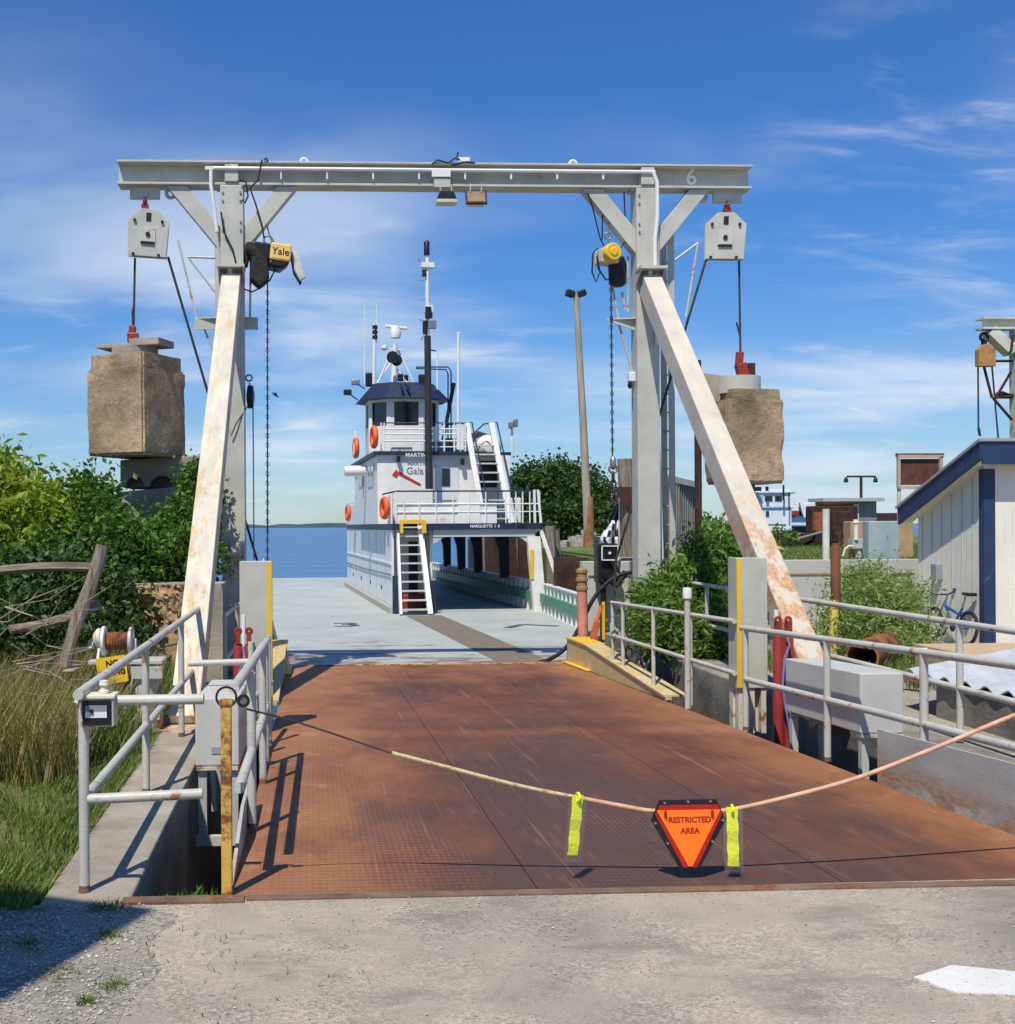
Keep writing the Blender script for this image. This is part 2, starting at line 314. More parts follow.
def ground_mat(name, stops, vs=.8, peb=90, bump=.6, pebble=.35, cracks=False):
    m = bpy.data.materials.new(name); m.use_nodes = True; N, L = nodes(m); b = N['Principled BSDF']; b.inputs['Roughness'].default_value = .93
    b.inputs['Specular IOR Level'].default_value = .2
    tc = N.new('ShaderNodeTexCoord')
    n = N.new('ShaderNodeTexNoise'); n.inputs['Scale'].default_value = vs; n.inputs['Detail'].default_value = 8; n.inputs['Roughness'].default_value = .62; L.new(tc.outputs['Object'], n.inputs['Vector'])
    r = N.new('ShaderNodeValToRGB'); L.new(n.outputs[0], r.inputs[0]); els = r.color_ramp.elements
    els[0].position, els[0].color = stops[0][0], (*stops[0][1], 1); els[1].position, els[1].color = stops[-1][0], (*stops[-1][1], 1)
    for p, c in stops[1:-1]: e = els.new(p); e.color = (*c, 1)
    vo = N.new('ShaderNodeTexVoronoi'); vo.inputs['Scale'].default_value = peb; L.new(tc.outputs['Object'], vo.inputs['Vector'])
    # where the loose pebbles lie
    n2 = N.new('ShaderNodeTexNoise'); n2.inputs['Scale'].default_value = 2.1; n2.inputs['Detail'].default_value = 6; L.new(tc.outputs['Object'], n2.inputs['Vector'])
    k = N.new('ShaderNodeMapRange'); L.new(n2.outputs[0], k.inputs[0]); k.inputs[1].default_value = .40; k.inputs[2].default_value = .62; k.inputs[3].default_value = .12; k.inputs[4].default_value = 1
    rc = N.new('ShaderNodeSeparateColor'); L.new(vo.outputs['Color'], rc.inputs[0])
    rv = N.new('ShaderNodeMapRange'); L.new(rc.outputs[0], rv.inputs[0]); rv.inputs[3].default_value = 1-pebble; rv.inputs[4].default_value = 1+pebble*1.5
    cg = N.new('ShaderNodeCombineColor'); [L.new(rv.outputs[0], cg.inputs[i]) for i in range(3)]
    mx = N.new('ShaderNodeMix'); mx.data_type = 'RGBA'; mx.blend_type = 'MULTIPLY'; L.new(k.outputs[0], mx.inputs[0]); L.new(r.outputs[0], mx.inputs[6]); L.new(cg.outputs[0], mx.inputs[7])
    f = N.new('ShaderNodeTexNoise'); f.inputs['Scale'].default_value = 160; f.inputs['Detail'].default_value = 3; L.new(tc.outputs['Object'], f.inputs['Vector'])
    fr = N.new('ShaderNodeMapRange'); L.new(f.outputs[0], fr.inputs[0]); fr.inputs[1].default_value = .3; fr.inputs[2].default_value = .7; fr.inputs[3].default_value = .78; fr.inputs[4].default_value = 1.2
    cf = N.new('ShaderNodeCombineColor'); [L.new(fr.outputs[0], cf.inputs[i]) for i in range(3)]
    m2 = N.new('ShaderNodeMix'); m2.data_type = 'RGBA'; m2.blend_type = 'MULTIPLY'; m2.inputs[0].default_value = 1; L.new(mx.outputs[2], m2.inputs[6]); L.new(cf.outputs[0], m2.inputs[7])
    fin = m2.outputs[2]
    if cracks:
        dn_ = N.new('ShaderNodeTexNoise'); dn_.inputs['Scale'].default_value = 3; dn_.inputs['Detail'].default_value = 6; L.new(tc.outputs['Object'], dn_.inputs['Vector'])
        va = N.new('ShaderNodeMix'); va.data_type = 'VECTOR'; va.inputs[0].default_value = .16; L.new(tc.outputs['Object'], va.inputs[4]); L.new(dn_.outputs[1], va.inputs[5])
        cv = N.new('ShaderNodeTexVoronoi'); cv.feature = 'DISTANCE_TO_EDGE'; cv.inputs['Scale'].default_value = .9; L.new(va.outputs[1], cv.inputs['Vector'])
        cr = N.new('ShaderNodeMapRange'); L.new(cv.outputs['Distance'], cr.inputs[0]); cr.inputs[1].default_value = .002; cr.inputs[2].default_value = .008; cr.inputs[3].default_value = .10; cr.inputs[4].default_value = 0
        x1 = N.new('ShaderNodeMix'); x1.data_type = 'RGBA'; L.new(cr.outputs[0], x1.inputs[0]); L.new(fin, x1.inputs[6]); x1.inputs[7].default_value = (.10, .088, .072, 1); fin = x1.outputs[2]
        on = N.new('ShaderNodeTexNoise'); on.inputs['Scale'].default_value = 1.9; on.inputs['Detail'].default_value = 9; on.inputs['Roughness'].default_value = .7; om = N.new('ShaderNodeMapping'); om.inputs['Location'].default_value = (5, 9, 0); om.inputs['Scale'].default_value = (.6, 1.2, 1); L.new(tc.outputs['Object'], om.inputs[0]); L.new(om.outputs[0], on.inputs['Vector'])
        orr = N.new('ShaderNodeMapRange'); orr.interpolation_type = 'SMOOTHSTEP'; L.new(on.outputs[0], orr.inputs[0]); orr.inputs[1].default_value = .50; orr.inputs[2].default_value = .68; orr.inputs[4].default_value = .55
        x2 = N.new('ShaderNodeMix'); x2.data_type = 'RGBA'; L.new(orr.outputs[0], x2.inputs[0]); L.new(fin, x2.inputs[6]); x2.inputs[7].default_value = (.175, .16, .14, 1); fin = x2.outputs[2]
    L.new(fin, b.inputs['Base Color'])
    bp = N.new('ShaderNodeBump'); bp.inputs['Strength'].default_value = bump; bp.inputs['Distance'].default_value = .012
    h = N.new('ShaderNodeMath'); h.operation = 'MULTIPLY'; L.new(vo.outputs['Distance'], h.inputs[0]); L.new(k.outputs[0], h.inputs[1])
    h2 = N.new('ShaderNodeMath'); h2.operation = 'ADD'; L.new(h.outputs[0], h2.inputs[0]); L.new(f.outputs[0], h2.inputs[1])
    L.new(h2.outputs[0], bp.inputs['Height']); L.new(bp.outputs[0], b.inputs['Normal']); return m
road_m = ground_mat('gravelly_asphalt', [(.32, (.25, .225, .19)), (.45, (.35, .31, .255)), (.55, (.42, .365, .295)), (.70, (.32, .285, .24))], .7, 75, .6, .26, True)
grav_m = ground_mat('loose_gravel', [(.3, (.25, .23, .20)), (.7, (.38, .34, .285))], 1.5, 70, .8, .45)
soil_m = ground_mat('bank_soil', [(.3, (.07, .085, .03)), (.5, (.12, .13, .05)), (.7, (.22, .19, .11))], 1.2)
grassg_m = ground_mat('mown_grass', [(.3, (.07, .12, .025)), (.5, (.12, .17, .04)), (.7, (.22, .21, .09))], .5, 60)
yard_m = ground_mat('yard_gravel', [(.3, (.26, .23, .18)), (.6, (.38, .34, .28)), (.75, (.20, .20, .10))], .7, 50)
EDGE = 5.86
mb = MB()
mb.prism([(-40, -30), (40, -30), (40, 5.95), (4.3, 5.95), (4.2, 5.93), (-.45, 5.86), (-.92, 5.80), (-1.36, 5.80), (-1.45, 5.78), (-40, 5.7)], 'z', -2.2, 0)
mb.build('road', road_m, kind='structure')
# sheet of loose gravel on the left shoulder
mb = MB(); rs = random.Random(11)
pl = [(-9, -2)]+[(-1.9+1.2*min(1, k/50)+.10*noise.noise((k*.35, 1, 0))+.05*noise.noise((k*1.3, 7, 0)), -1+k*.112) for k in range(60)]+[(-.80, 5.72), (-1.40, 5.74), (-9, 5.66)]
mb.prism(pl, 'z', -.05, .002); mb.build('gravel_shoulder', grav_m, kind='structure')
# low sill of worn concrete in front of the ramp
# left bank (grassy), right yard, right raised bank
def slab(name, poly, z, m, amp=0, step=1.0, bot=-2.4):
    mb = MB(); mb.prism(poly, 'z', bot, z); return mb.build(name, m, kind='structure')
slab('left_bank', [(-60, 5.70), (-1.36, 5.80), (-1.36, 13.2), (-1.9, 14.5), (-1.9, 30), (-8, 44), (-60, 46)], -.03, soil_m)
slab('right_yard', [(5.5, 5.95), (40, 5.95), (40, 20.2), (5.5, 20.2)], -.02, yard_m)
slab('raised_bank', [(6.1, 20.4), (60, 20.4), (220, 60), (220, 120), (9.5, 70), (7.4, 34)], 1.0, grassg_m)
# white painted mark on the road
mb = MB(); a = atz(914, 978, 0); b_ = atz(952, 966, 0); c = atz(1030, 974, 0); d = atz(1030, 996, 0); e = atz(955, 993, 0)
mb.prism([(p.x, p.y) for p in (a, b_, c, d, e)], 'z', 0, .005)
mb.build('road_marking', mat('road_paint', (.72, .71, .68), .7, var=.08, bump=.4, bs=60, rust=.24, rcol=(.36, .32, .26), rs=12), kind='structure')

# ================================================================== RAMP  (slopes down 3.3 %)
S = .0333
def rz_(Y): return -S*(Y-5.9)
XL, XR, Y0, Y1 = -.42, 4.20, 5.88, 19.25
def ramp_mat():
    m = mat('rusty_tread_plate', (.150, .054, .030), .72, var=.30, vs=.8, bump=0, fine=.14)
    N, L = nodes(m); b = N['Principled BSDF']; tc = N.new('ShaderNodeTexCoord'); sp = N.new('ShaderNodeSeparateXYZ'); L.new(tc.outputs['Object'], sp.inputs[0])
    def math_(op, a, b2=None, c=None):
        x = N.new('ShaderNodeMath'); x.operation = op
        for i, v in enumerate((a, b2, c)):
            if v is None: continue
            if hasattr(v, 'links'): L.new(v, x.inputs[i])
            else: x.inputs[i].default_value = v
        return x.outputs[0]
    def nz(s, st=(1, 1, 1), d=7, r=.65):
        mp = N.new('ShaderNodeMapping'); mp.inputs['Scale'].default_value = st; L.new(tc.outputs['Object'], mp.inputs[0])
        n = N.new('ShaderNodeTexNoise'); n.inputs['Scale'].default_value = s; n.inputs['Detail'].default_value = d; n.inputs['Roughness'].default_value = r; L.new(mp.outputs[0], n.inputs['Vector']); return n.outputs[0]
    def mr(o, a, b2, c, d):
        r = N.new('ShaderNodeMapRange'); r.interpolation_type = 'SMOOTHSTEP'; L.new(o, r.inputs[0])
        for i, v in zip((1, 2, 3, 4), (a, b2, c, d)): r.inputs[i].default_value = v
        return r.outputs[0]
    def mix(f, a, b2, mode='MIX'):
        x = N.new('ShaderNodeMix'); x.data_type = 'RGBA'; x.blend_type = mode
        for i, v in ((0, f), (6, a), (7, b2)):
            if hasattr(v, 'links'): L.new(v, x.inputs[i])
            else: x.inputs[i].default_value = v if i == 0 else (*v, 1)
        return x.outputs[2]
    old = b.inputs['Base Color'].links[0].from_socket
    # orange rust: strongest along both edges, the far end and the left wheel track, broken up by noise
    x = sp.outputs[0]; y = sp.outputs[1]
    eL = mr(x, XL, XL+1.7, .34, 0); eR = mr(x, XR-1.2, XR, 0, .30); eF = mr(y, 14.5, 19.2, 0, .17); eC = mr(math_('ABSOLUTE', math_('SUBTRACT', y, 11.45)), 0, .5, .12, 0)
    s = math_('ADD', math_('ADD', eL, eR), math_('ADD', eF, eC))
    k = mr(math_('ADD', nz(1.1, (1, .55, 1), 9, .7), s), .46, .90, 0, .9)
    c = mix(k, old, (.30, .125, .052))
    k2 = mr(math_('ADD', nz(3.5, (1, .8, 1), 8, .75), math_('MULTIPLY', s, .7)), .72, .92, 0, .8)
    c = mix(k2, c, (.42, .20, .10))
    # pale scuffs drawn along the driving direction
    k3 = mr(nz(2.2, (2.5, .6, 1), 8, .7), .62, .80, 0, .4); c = mix(k3, c, (.30, .19, .15))
    grime = math_('SUBTRACT', mr(y, 7, 14, .16, -.02), s)
    k4 = mr(math_('ADD', nz(.8, (1, .45, 1), 7, .65), grime), .42, .68, 0, .92); c = mix(k4, c, (.078, .043, .034))
    k6 = mr(nz(3, (7, .12, 1), 6, .6), .60, .72, 0, .5); c = mix(k6, c, (.30, .17, .12))
    k5 = mr(nz(5, (1.4, .25, 1), 8, .7), .52, .74, 0, .45); c = mix(k5, c, (.24, .12, .075))
    # tread pattern: short raised bars set out on a grid
    p = 2*math.pi/.036
    a1 = math_('SINE', math_('MULTIPLY', x, p)); a2 = math_('SINE', math_('MULTIPLY', y, p*.55))
    pat = mr(math_('MULTIPLY', math_('MULTIPLY_ADD', a1, .45, .55), a2), .05, .7, 0, 1)
    wear = mr(math_('ADD', nz(.7, (1, .6, 1), 5, .6), mr(x, XL, XL+2.2, .14, -.06)), .42, .64, .01, .27)
    cg = mix(math_('MULTIPLY', pat, wear), c, (.42, .25, .17), 'MIX')
    L.new(cg, b.inputs['Base Color'])
    bp = N.new('ShaderNodeBump'); bp.inputs['Strength'].default_value = .35; bp.inputs['Distance'].default_value = .004; L.new(pat, bp.inputs['Height'])
    b2 = N.new('ShaderNodeBump'); b2.inputs['Strength'].default_value = .25; b2.inputs['Distance'].default_value = .03; L.new(nz(9), b2.inputs['Height']); L.new(b2.outputs[0], bp.inputs['Normal'])
    L.new(bp.outputs[0], b.inputs['Normal'])
    return m
rampm = ramp_mat()
seamd = mat('black_seam_dirt', (.05, .028, .02), .95, var=.3)
rt = thing('loading_ramp', 'wide rusty brown steel loading ramp sloping down to the ferry deck', 'ramp', (1.9, Y0, 0))
def shp(mb, x0, x1, y0, y1, t0, t1):     # sheared slab following the ramp slope
    vs = [(x, y, rz_(y)+t) for t in (t0, t1) for (x, y) in ((x0, y0), (x1, y0), (x1, y1), (x0, y1))]
    mb.add(vs, [(0, 3, 2, 1), (4, 5, 6, 7), (0, 1, 5, 4), (1, 2, 6, 5), (2, 3, 7, 6), (3, 0, 4, 7)]); return mb
xs = [XL, 1.13, 2.72, XR]; ys = [Y0, 11.45, Y1]; g = .0032
for j in range(2):
    for i in range(3):
        mb = MB(); shp(mb, xs[i]+(g if i else 0), xs[i+1]-(g if i < 2 else 0), ys[j]+(g if j else 0), ys[j+1]-(g if j < 1 else 0), -.02, 0)
        # slight warp so that light varies over the plates
        mb.build('deck_plate', rampm, None)
        po = bpy.context.scene.objects[-1] if False else None
for o in [o for o in bpy.data.objects if o.name.startswith('deck_plate')]:
    o.parent = rt; o.matrix_parent_inverse = Matrix.Translation(Vector((1.9, Y0, 0))).inverted(); MW[o] = MW[rt]
mb = MB(); shp(mb, XL, XR, Y0, Y1, -.30, -.021); mb.build('under_frame', seamd, rt)
mb = MB(); shp(mb, XL+.12, XR-.02, Y1-.005, Y1+.07, -.02, .012); mb.build('end_lip', yellow, rt)
mb = MB(); mb.box((-.95, 5.77, -.1), (-.35, 5.87, .012)); mb.box((-.34, 5.80, -.1), (4.19, 5.875, .008)); mb.build('hinge_strip', mat('dusty_rust', (.20, .13, .09), .9, var=.3, rust=.35, rs=4, rcol=(.22, .09, .045), bump=.5), rt)
# side plates near the hinge, tapering curbs near the ferry
for s, x in ((-1, XL), (1, XR)):
    mb = MB(); mb.prism([(6.05, rz_(6.05)), (8.56, rz_(8.56)-.02), (8.56, rz_(8.56)+.40), (6.4 if s > 0 else 6.05, .42 if s > 0 else .04)] if s > 0 else [(5.95, .0), (8.0, -.07), (8.0, .17), (7.0, .19)], 'x', x, x+s*.02)
    mb.build('side_plate', mat('grey_plate_rusty_foot', (.44, .44, .40), .6, rust=.66, rs=4, rcol=(.32, .19, .09), stretch=(1, .5, 1.6), zfoot=(-.02, .22), rmax=.8), rt)
    mb = MB(); e = 19.35; st = 13.9
    mb.prism([(st, rz_(st)), (e, rz_(e)), (e, rz_(e)+.40), (e-1.3, rz_(e)+.42), (st, rz_(st)+.04)], 'x', x+s*.02, x+s*.10)
    mb.prism([(st, rz_(st)+.04), (st, rz_(st)+.06), (e-1.3, rz_(e)+.445), (e-1.3, rz_(e)+.425)], 'x', x-s*.0, x+s*.30)
    mb.build('curb', conc if 0 else mat('yellow_tan_curb_paint', (.60, .47, .20), .6, rust=.32, rs=3, rcol=(.50, .42, .30)), rt)
    mb = MB(); mb.prism([(e-1.29, rz_(e)+.42), (e-1.29, rz_(e)+.445), (e, rz_(e)+.43), (e, rz_(e)+.405)], 'x', x, x+s*.34)
    mb.prism([(e-1.7, rz_(e-1.7)+.012), (e-1.7, rz_(e-1.7)+.03), (e, rz_(e)+.03), (e, rz_(e)+.01)], 'x', x-s*.07, x+s*.018)
    mb.box((x+s*.02, e-.02, rz_(e)), (x+s*.34, e, rz_(e)+.40))
    mb.build('curb_end', yellow2, rt)
# concrete slip walls (left and right)
t = tag(MB().prism([(-1.36, 5.80), (-.92, 5.80), (-.92, 13.0), (-1.40, 13.0)], 'z', -1.9, 0).build('retaining_wall', conc, bevel=.015),
        'long low concrete retaining wall beside the ramp under the white slanting brace and grey handrail', 'wall')
t = tag(MB().prism([(4.98, 5.96), (5.5, 5.96), (5.5, 20.2), (4.98, 20.2)], 'z', -1.9, -.01).build('retaining_wall', concd, bevel=.015),
        'stained concrete retaining wall on the right of the ramp under the second handrail', 'wall')
tag(MB().box((-1.9, 13.05, -1.9), (-1.0, 20, -.25)).build('concrete_pier', concd, bevel=.02), 'concrete pier carrying the left gantry column beside the ramp', 'pier')
# ================================================================== GANTRY
gt = thing('lifting_gantry', 'tall grey steel gantry with slanting cream braces spanning the loading ramp, marked 6', 'gantry', (1.9, 17.5, -.3))
XC = (at(233, 300, 17.5).x, at(645, 300, 17.5).x); GY = 17.5
ZT, ZB = 7.245, 6.90
mb = MB(); xa, xb = at(119, 175, GY).x, at(748, 175, GY).x
mb.box((xa, GY-.2, ZT-.03), (xb, GY+.2, ZT)); mb.box((xa, GY-.16, ZB), (xb, GY+.16, ZB+.035)); mb.box((xa+.002, GY-.012, ZB+.035), (xb-.002, GY+.012, ZT-.03))
mb.build('beam', grey, gt, bevel=.004)
for k, xc in enumerate(XC):
    s = -1 if k == 0 else 1
    mb = MB(); mb.box((xc-.17, GY-.17, -.35), (xc+.17, GY+.17, ZB-.005)); mb.build('column', grey, gt, bevel=.01)
    mb = MB(); mb.box((xc-.10, GY-.19, ZB+.04), (xc+.10, GY-.03, ZT-.04)); mb.build('clamp_box', grey, gt, bevel=.008)
    # knee braces
    for q in (-1, 1):
        mb = MB(); L_ = .95 if q*s < 0 else .78
        mb.bar((xc+q*.12, GY, ZB-L_-.25), (xc+q*(L_-.05), GY, ZB+.03), .22, .20, (0, 1, 0)); 
        mb = MB(); x0 = xc+q*.165; mb.prism([(x0, ZB-.62), (x0, ZB-.98), (xc+q*(.165+.80), ZB-.004), (xc+q*(.165+.50), ZB-.004)], 'y', GY-.11, GY+.11)
        mb.build('knee_brace', grey, gt, bevel=.006)
    # slanting brace to the ground
    mb = MB(); p0 = Vector((xc+ (0.02 if s < 0 else -.02), 10.95, -.01)); p1 = Vector((xc, GY-.28, 5.42))
    bx = -1.20 if s < 0 else 4.90
    p0.x = bx
    mb.bar(p0, p1, .275, .32, (0, 0, 1)); mb.build('slanting_brace', cream if s < 0 else creamrust, gt, bevel=.012)
    mb = MB(); mb.box((bx-.26, 10.6, .0), (bx+.26, 11.3, .02)); mb.bar((bx-.2, 10.7, .02), (bx-.2, 10.95, .30), .02, .3); mb.bar((bx+.2, 10.7, .02), (bx+.2, 10.95, .30), .02, .3)
    mb.build('base_plate', rustm if 0 else creamrust, gt)
    mb = MB(); mb.box((xc-.20, GY-.50, 5.62), (xc+.20, GY-.17, 5.66)); mb.prism([(GY-.17, 5.62), (GY-.17, 5.42), (GY-.44, 5.62)], 'x', xc-.19, xc-.17); mb.prism([(GY-.17, 5.62), (GY-.17, 5.42), (GY-.44, 5.62)], 'x', xc+.17, xc+.19)
    mb.tube([(xc-.02, GY-.34, 5.2), (xc-.02, GY-.34, 5.62)], .04); mb.build('brace_bracket', grey, gt)
    # bolts at the joints
    for bx_ in (-.13, .13):
        for bz in (ZB-.12, ZB-.24, ZB-.55, ZB-.67): MB().lathe([(.016, -.02), (.016, 0)], (xc+bx_, GY-.17, bz), 8, axis='y').build('bolt', steel, gt)
    MB().box((xc-.235, GY-.01-.12, ZB-.03), (xc-.171, GY+.12, ZB-.005)).build('weld_plate', grey, gt); MB().box((xc+.171, GY-.13, ZB-.03), (xc+.235, GY+.12, ZB-.005)).build('weld_plate', grey, gt)
    # lugs on the beam
    lx = at(145 if s < 0 else 727, 190, GY).x
    mb = MB(); mb.box((lx-.22, GY-.03, ZB-.18), (lx+.22, GY+.03, ZB-.001)); mb.build('hanger_plate', grey, gt)
    lx2 = lx-s*.38
    mb = MB(); mb.torus((lx2, GY, ZB-.09), .065, .028); mb.box((lx2-.1, GY-.02, ZB-.05), (lx2+.1, GY+.02, ZB-.001)); mb.build('lug', grey, gt)
    lx3 = at(304 if s < 0 else 573, 160, GY).x
    mb = MB(); mb.torus((lx3, GY, ZT+.05), .05, .022); mb.build('lug', whiterail, gt)
    # side bracket with light struts
    z1 = at(205, 319, GY).z; o_ = xc+s*.17; i_ = xc-s*.17
    for (xx, q, wd) in ((o_, s, .40 if s < 0 else .34), (i_, -s, .20 if s < 0 else .42)):
        mb = MB(); mb.prism([(xx, GY-.1), (xx+q*wd, GY-.02), (xx+q*wd, GY+.02), (xx, GY+.3)], 'z', z1, z1+.02)
        mb.prism([(xx, z1), (xx, z1-.16), (xx+q*wd, z1-.02 if s > 0 else z1-.16), (xx+q*wd, z1)], 'y', GY-.03, GY-.01); mb.build('bracket', grey, gt)
    if s < 0: segs = [((178, 240), (197, 320)), ((188, 257), (216, 258)), ((188, 257), (215, 292)), ((203, 326), (214, 352)), ((251, 242), (250, 318)), ((247, 258), (252, 258))]
    else: segs = [((698, 243), (686, 317)), ((698, 243), (675, 260)), ((628, 256), (628, 312)), ((634, 378), (619, 325)), ((619, 322), (612, 285)), ((625, 310), (622, 292))]
    for a, b_ in segs: MB().tube([at(*a, GY+.05), at(*b_, GY+.05)], .018, 6).build('strut', grey2, gt)
# column side pipe and conduits
mb = MB(); mb.tube([at(218.5, 228, GY-.05), at(221, 560, GY-.05)], .055, 10); mb.build('side_pipe', grey, gt, smooth=True)
mb = MB(); zc = at(300, 172, GY-.2).z
mb.tube([at(208, 168, GY-.2), at(655, 172, GY-.2)], .028, 8); mb.tube([at(211, 168, GY-.21), at(211, 185, GY-.21), at(214, 205, GY-.21), at(217, 232, GY-.21)], .028, 8)
mb.tube([at(653, 172, GY-.2), at(657, 182, GY-.2), at(657.5, 215, GY-.2), at(655, 240, GY-.2), at(656, 300, GY-.2), at(657, 345, GY-.2)], .03, 8)
mb.tube([at(655, 340, GY+.0), at(662, 560, GY+.0)], .03, 8)
for px in range(281, 640, 46): mb.box(tuple(at(px-.7, 179, GY-.2)), tuple(at(px+.7, 171, GY-.17)))
mb.box(tuple(at(205, 166, GY-.23)), tuple(at(214, 171, GY-.15)))
mb.box(tuple(at(432, 169, GY-.24)), tuple(at(450, 178, GY-.17)))
mb.build('conduit', whiterail, gt, smooth=True)
MB().box(tuple(at(434, 178, GY-.22)), tuple(at(450, 188, GY-.17))).build('junction_box', grey, gt); MB().box(tuple(at(459, 157, GY-.1)), tuple(at(468, 165, GY+.1))).build('junction_box', whiterail, gt)
mb = MB()
for pts in ([(432, 164), (438, 160), (448, 163), (455, 158), (460, 160)], [(452, 165), (466, 162), (475, 163)], [(457, 157), (458, 152)],
            [(240, 180), (246, 182), (248, 196), (245, 203), (242, 200)], [(221, 212), (224, 232), (233, 250), (236, 265)], [(262, 160), (258, 180), (250, 188), (256, 205), (262, 225), (264, 238)], [(264, 160), (266, 158), (268, 161)]):
    MB().tube([at(x, y, GY-.22) for x, y in pts], .014, 6).build('cable', blackrub, gt)
text('6', .34, face_m(at(691, 178, GY-.012)-Vector((0, .012, 0))), mat('bright_white_paint', (.85, .85, .83), .5, bump=0), 'numeral', gt, ext=.006, bold=.006)
# ladder behind the right column
ld = thing('ladder', 'tall grey steel ladder standing behind the right gantry column', 'ladder', (XC[1]+.38, GY+.35, -.2))
xl = at(664, 400, GY+.55).x; xr_ = at(671, 400, GY+.25).x
for (x, y) in ((xl, GY+.55), (xr_, GY+.22)):
    MB().box((x-.045, y-.02, -.2), (x+.045, y+.02, at(664, 224, GY+.4).z)).build('rail', grey, ld)
for k in range(23):
    z = .1+k*.29; MB().tube([(xl, GY+.53, z), (xr_, GY+.24, z)], .014, 6).build('rung', grey2, ld)

# ------------------------------------------------------------------ pulley blocks, shackles, cables, counterweights
def shackle(mbr, mbs, x, y, z, s=1):
    mbr.torus((x, y, z), .05*s, .028*s, 14, 8, axis='x'); mbr.bar((x, y, z-.04*s), (x, y, z-.26*s), .10*s, .09*s); mbs.torus((x, y, z+.08*s), .055*s, .02*s, 14, 8)
for k, (ax, name) in enumerate(((148, 'left'), (725, 'right'))):
    s = -1 if k == 0 else 1
    c = at(148.5 if k == 0 else 724.5, 235 if k == 0 else 238, GY); ang = R(4) if k == 0 else R(-13)
    tl = R(3) if k == 0 else R(-3)
    M = Matrix.Translation(c) @ Matrix.Rotation(ang, 4, 'Z') @ Matrix.Rotation(tl*s*-1, 4, 'Y')
    th = thing('pulley_block', 'five sided pale grey pulley block hanging over the '+('left counterweight' if k == 0 else 'right counterweight'), 'pulley', tuple(c), group='pulley blocks under the gantry')
    pent = [(-.28, -.34), (.28, -.34), (.30, .18), (.12, .36), (-.12, .36), (-.30, .18)]
    mb = MB(M); mb.prism([(p[0], p[1]) for p in pent], 'y', -.11, -.08); mb.prism([(p[0], p[1]) for p in pent], 'y', .0, .03); mb.build('side_plate', grey, th, bevel=.004)
    mb = MB(M); mb.lathe([(.24, -.075), (.20, -.05), (.20, -.03), (.24, -.005)], (0, 0, -.08), 24, axis='y'); mb.build('sheave', rustm, th, smooth=True)
    mb = MB(M); mb.box((-.11, -.122, -.14), (.11, -.111, .08)); mb.build('centre_plate', grey2, th)
    MB(M).box((-.10, -.135, -.16), (.10, -.111, -.125)).build('keeper_bar', black, th); MB(M).box((-.035, -.12, .18), (.035, -.111, .30)).build('slot', black, th)
    for bx_, bz, br_ in ((-.2, .18, .022), (.2, .18, .022), (-.2, -.32, .022), (.17, -.32, .022), (0, -.02, .035)): MB(M).lathe([(br_, -.14), (br_, -.111)], (bx_, 0, bz), 10, axis='y').build('bolt', black, th)
    lx = at(145 if s < 0 else 727, 190, GY).x
    r_, w_ = MB(), MB(); shackle(r_, w_, lx, GY, ZB-.22); r_.build('shackle', redpaint, th, smooth=True); w_.build('pin', whiterail, th, smooth=True)
def rough_box(mb, cx, cy, sx, sy, z0, z1, rz, amp, seed, n=14, cut=.0):
    M = Matrix.Translation((cx, cy, 0)) @ Matrix.Rotation(rz, 4, 'Z'); bm = bmesh.new(); bmesh.ops.create_cube(bm, size=1)
    bmesh.ops.bevel(bm, geom=bm.edges[:], offset=.03, segments=2, affect='EDGES')
    bmesh.ops.subdivide_edges(bm, edges=bm.edges[:], cuts=n, use_grid_fill=True)
    for v in bm.verts: v.co = Vector((v.co.x*sx, v.co.y*sy, z0+(v.co.z+.5)*(z1-z0)))
    for v in bm.verts:
        q = v.co*3+Vector((seed, 0, 0)); d = noise.noise_vector(q)*amp*.45+noise.noise_vector(q*7)*amp*.7; v.co += d
        e = noise.noise(v.co*2.2+Vector((seed*2, 5, 1)))
        ed = sum(1 for a, hh in ((abs(v.co.x), sx/2), (abs(v.co.y), sy/2), (min(abs(v.co.z-z0), abs(z1-v.co.z)), None)) if (hh and a > hh-.07) or (hh is None and a < .07))
        if ed >= 2 and e > .08: v.co.x *= 1-(e-.08)*.12; v.co.y *= 1-(e-.08)*.12
    mb.add([v.co.copy() for v in bm.verts], [[v.index for v in f.verts] for f in bm.faces] if not bm.verts.index_update() else [], M); bm.free(); return mb
c = at(137, 457, GY); zt = at(137, 357, GY).z; zb = at(137, 457, GY).z
cw = thing('counterweight', 'big pitted brown concrete block hanging on the left with flat slabs on top', 'counterweight', (c.x, GY, zb), group='concrete counterweights')
S1 = 1.04
rough_box(MB(), c.x, GY, S1, S1, zb, zt-.2, R(-29.5), .014, 1).build('block', concblk, cw, smooth=True)
rough_box(MB(), c.x+.0, GY, S1*.93, S1*.90, zt-.22, zt, R(-29.5), .010, 4, 8).build('upper_layer', concblk, cw, smooth=True)
mb = MB(); mb.lathe([(.34, 0), (.34, .13)], (c.x-.02, GY, zt-.005), 20); mb.build('collar', conc, cw)
M = Matrix.Translation((c.x, GY, zt+.125)) @ Matrix.Rotation(R(-20), 4, 'Z')
mb = MB(M); mb.box((-.55, -.22, 0), (.02, .22, .05)); mb.box((.04, -.30, .0), (.52, .20, .10)); mb.box((-.05, -.1, .05), (.06, .12, .09)); mb.build('top_slab', conc, cw, bevel=.006)
c2 = at(740, 484, GY); zt2 = at(745, 391, GY).z; zb2 = at(745, 484, GY).z
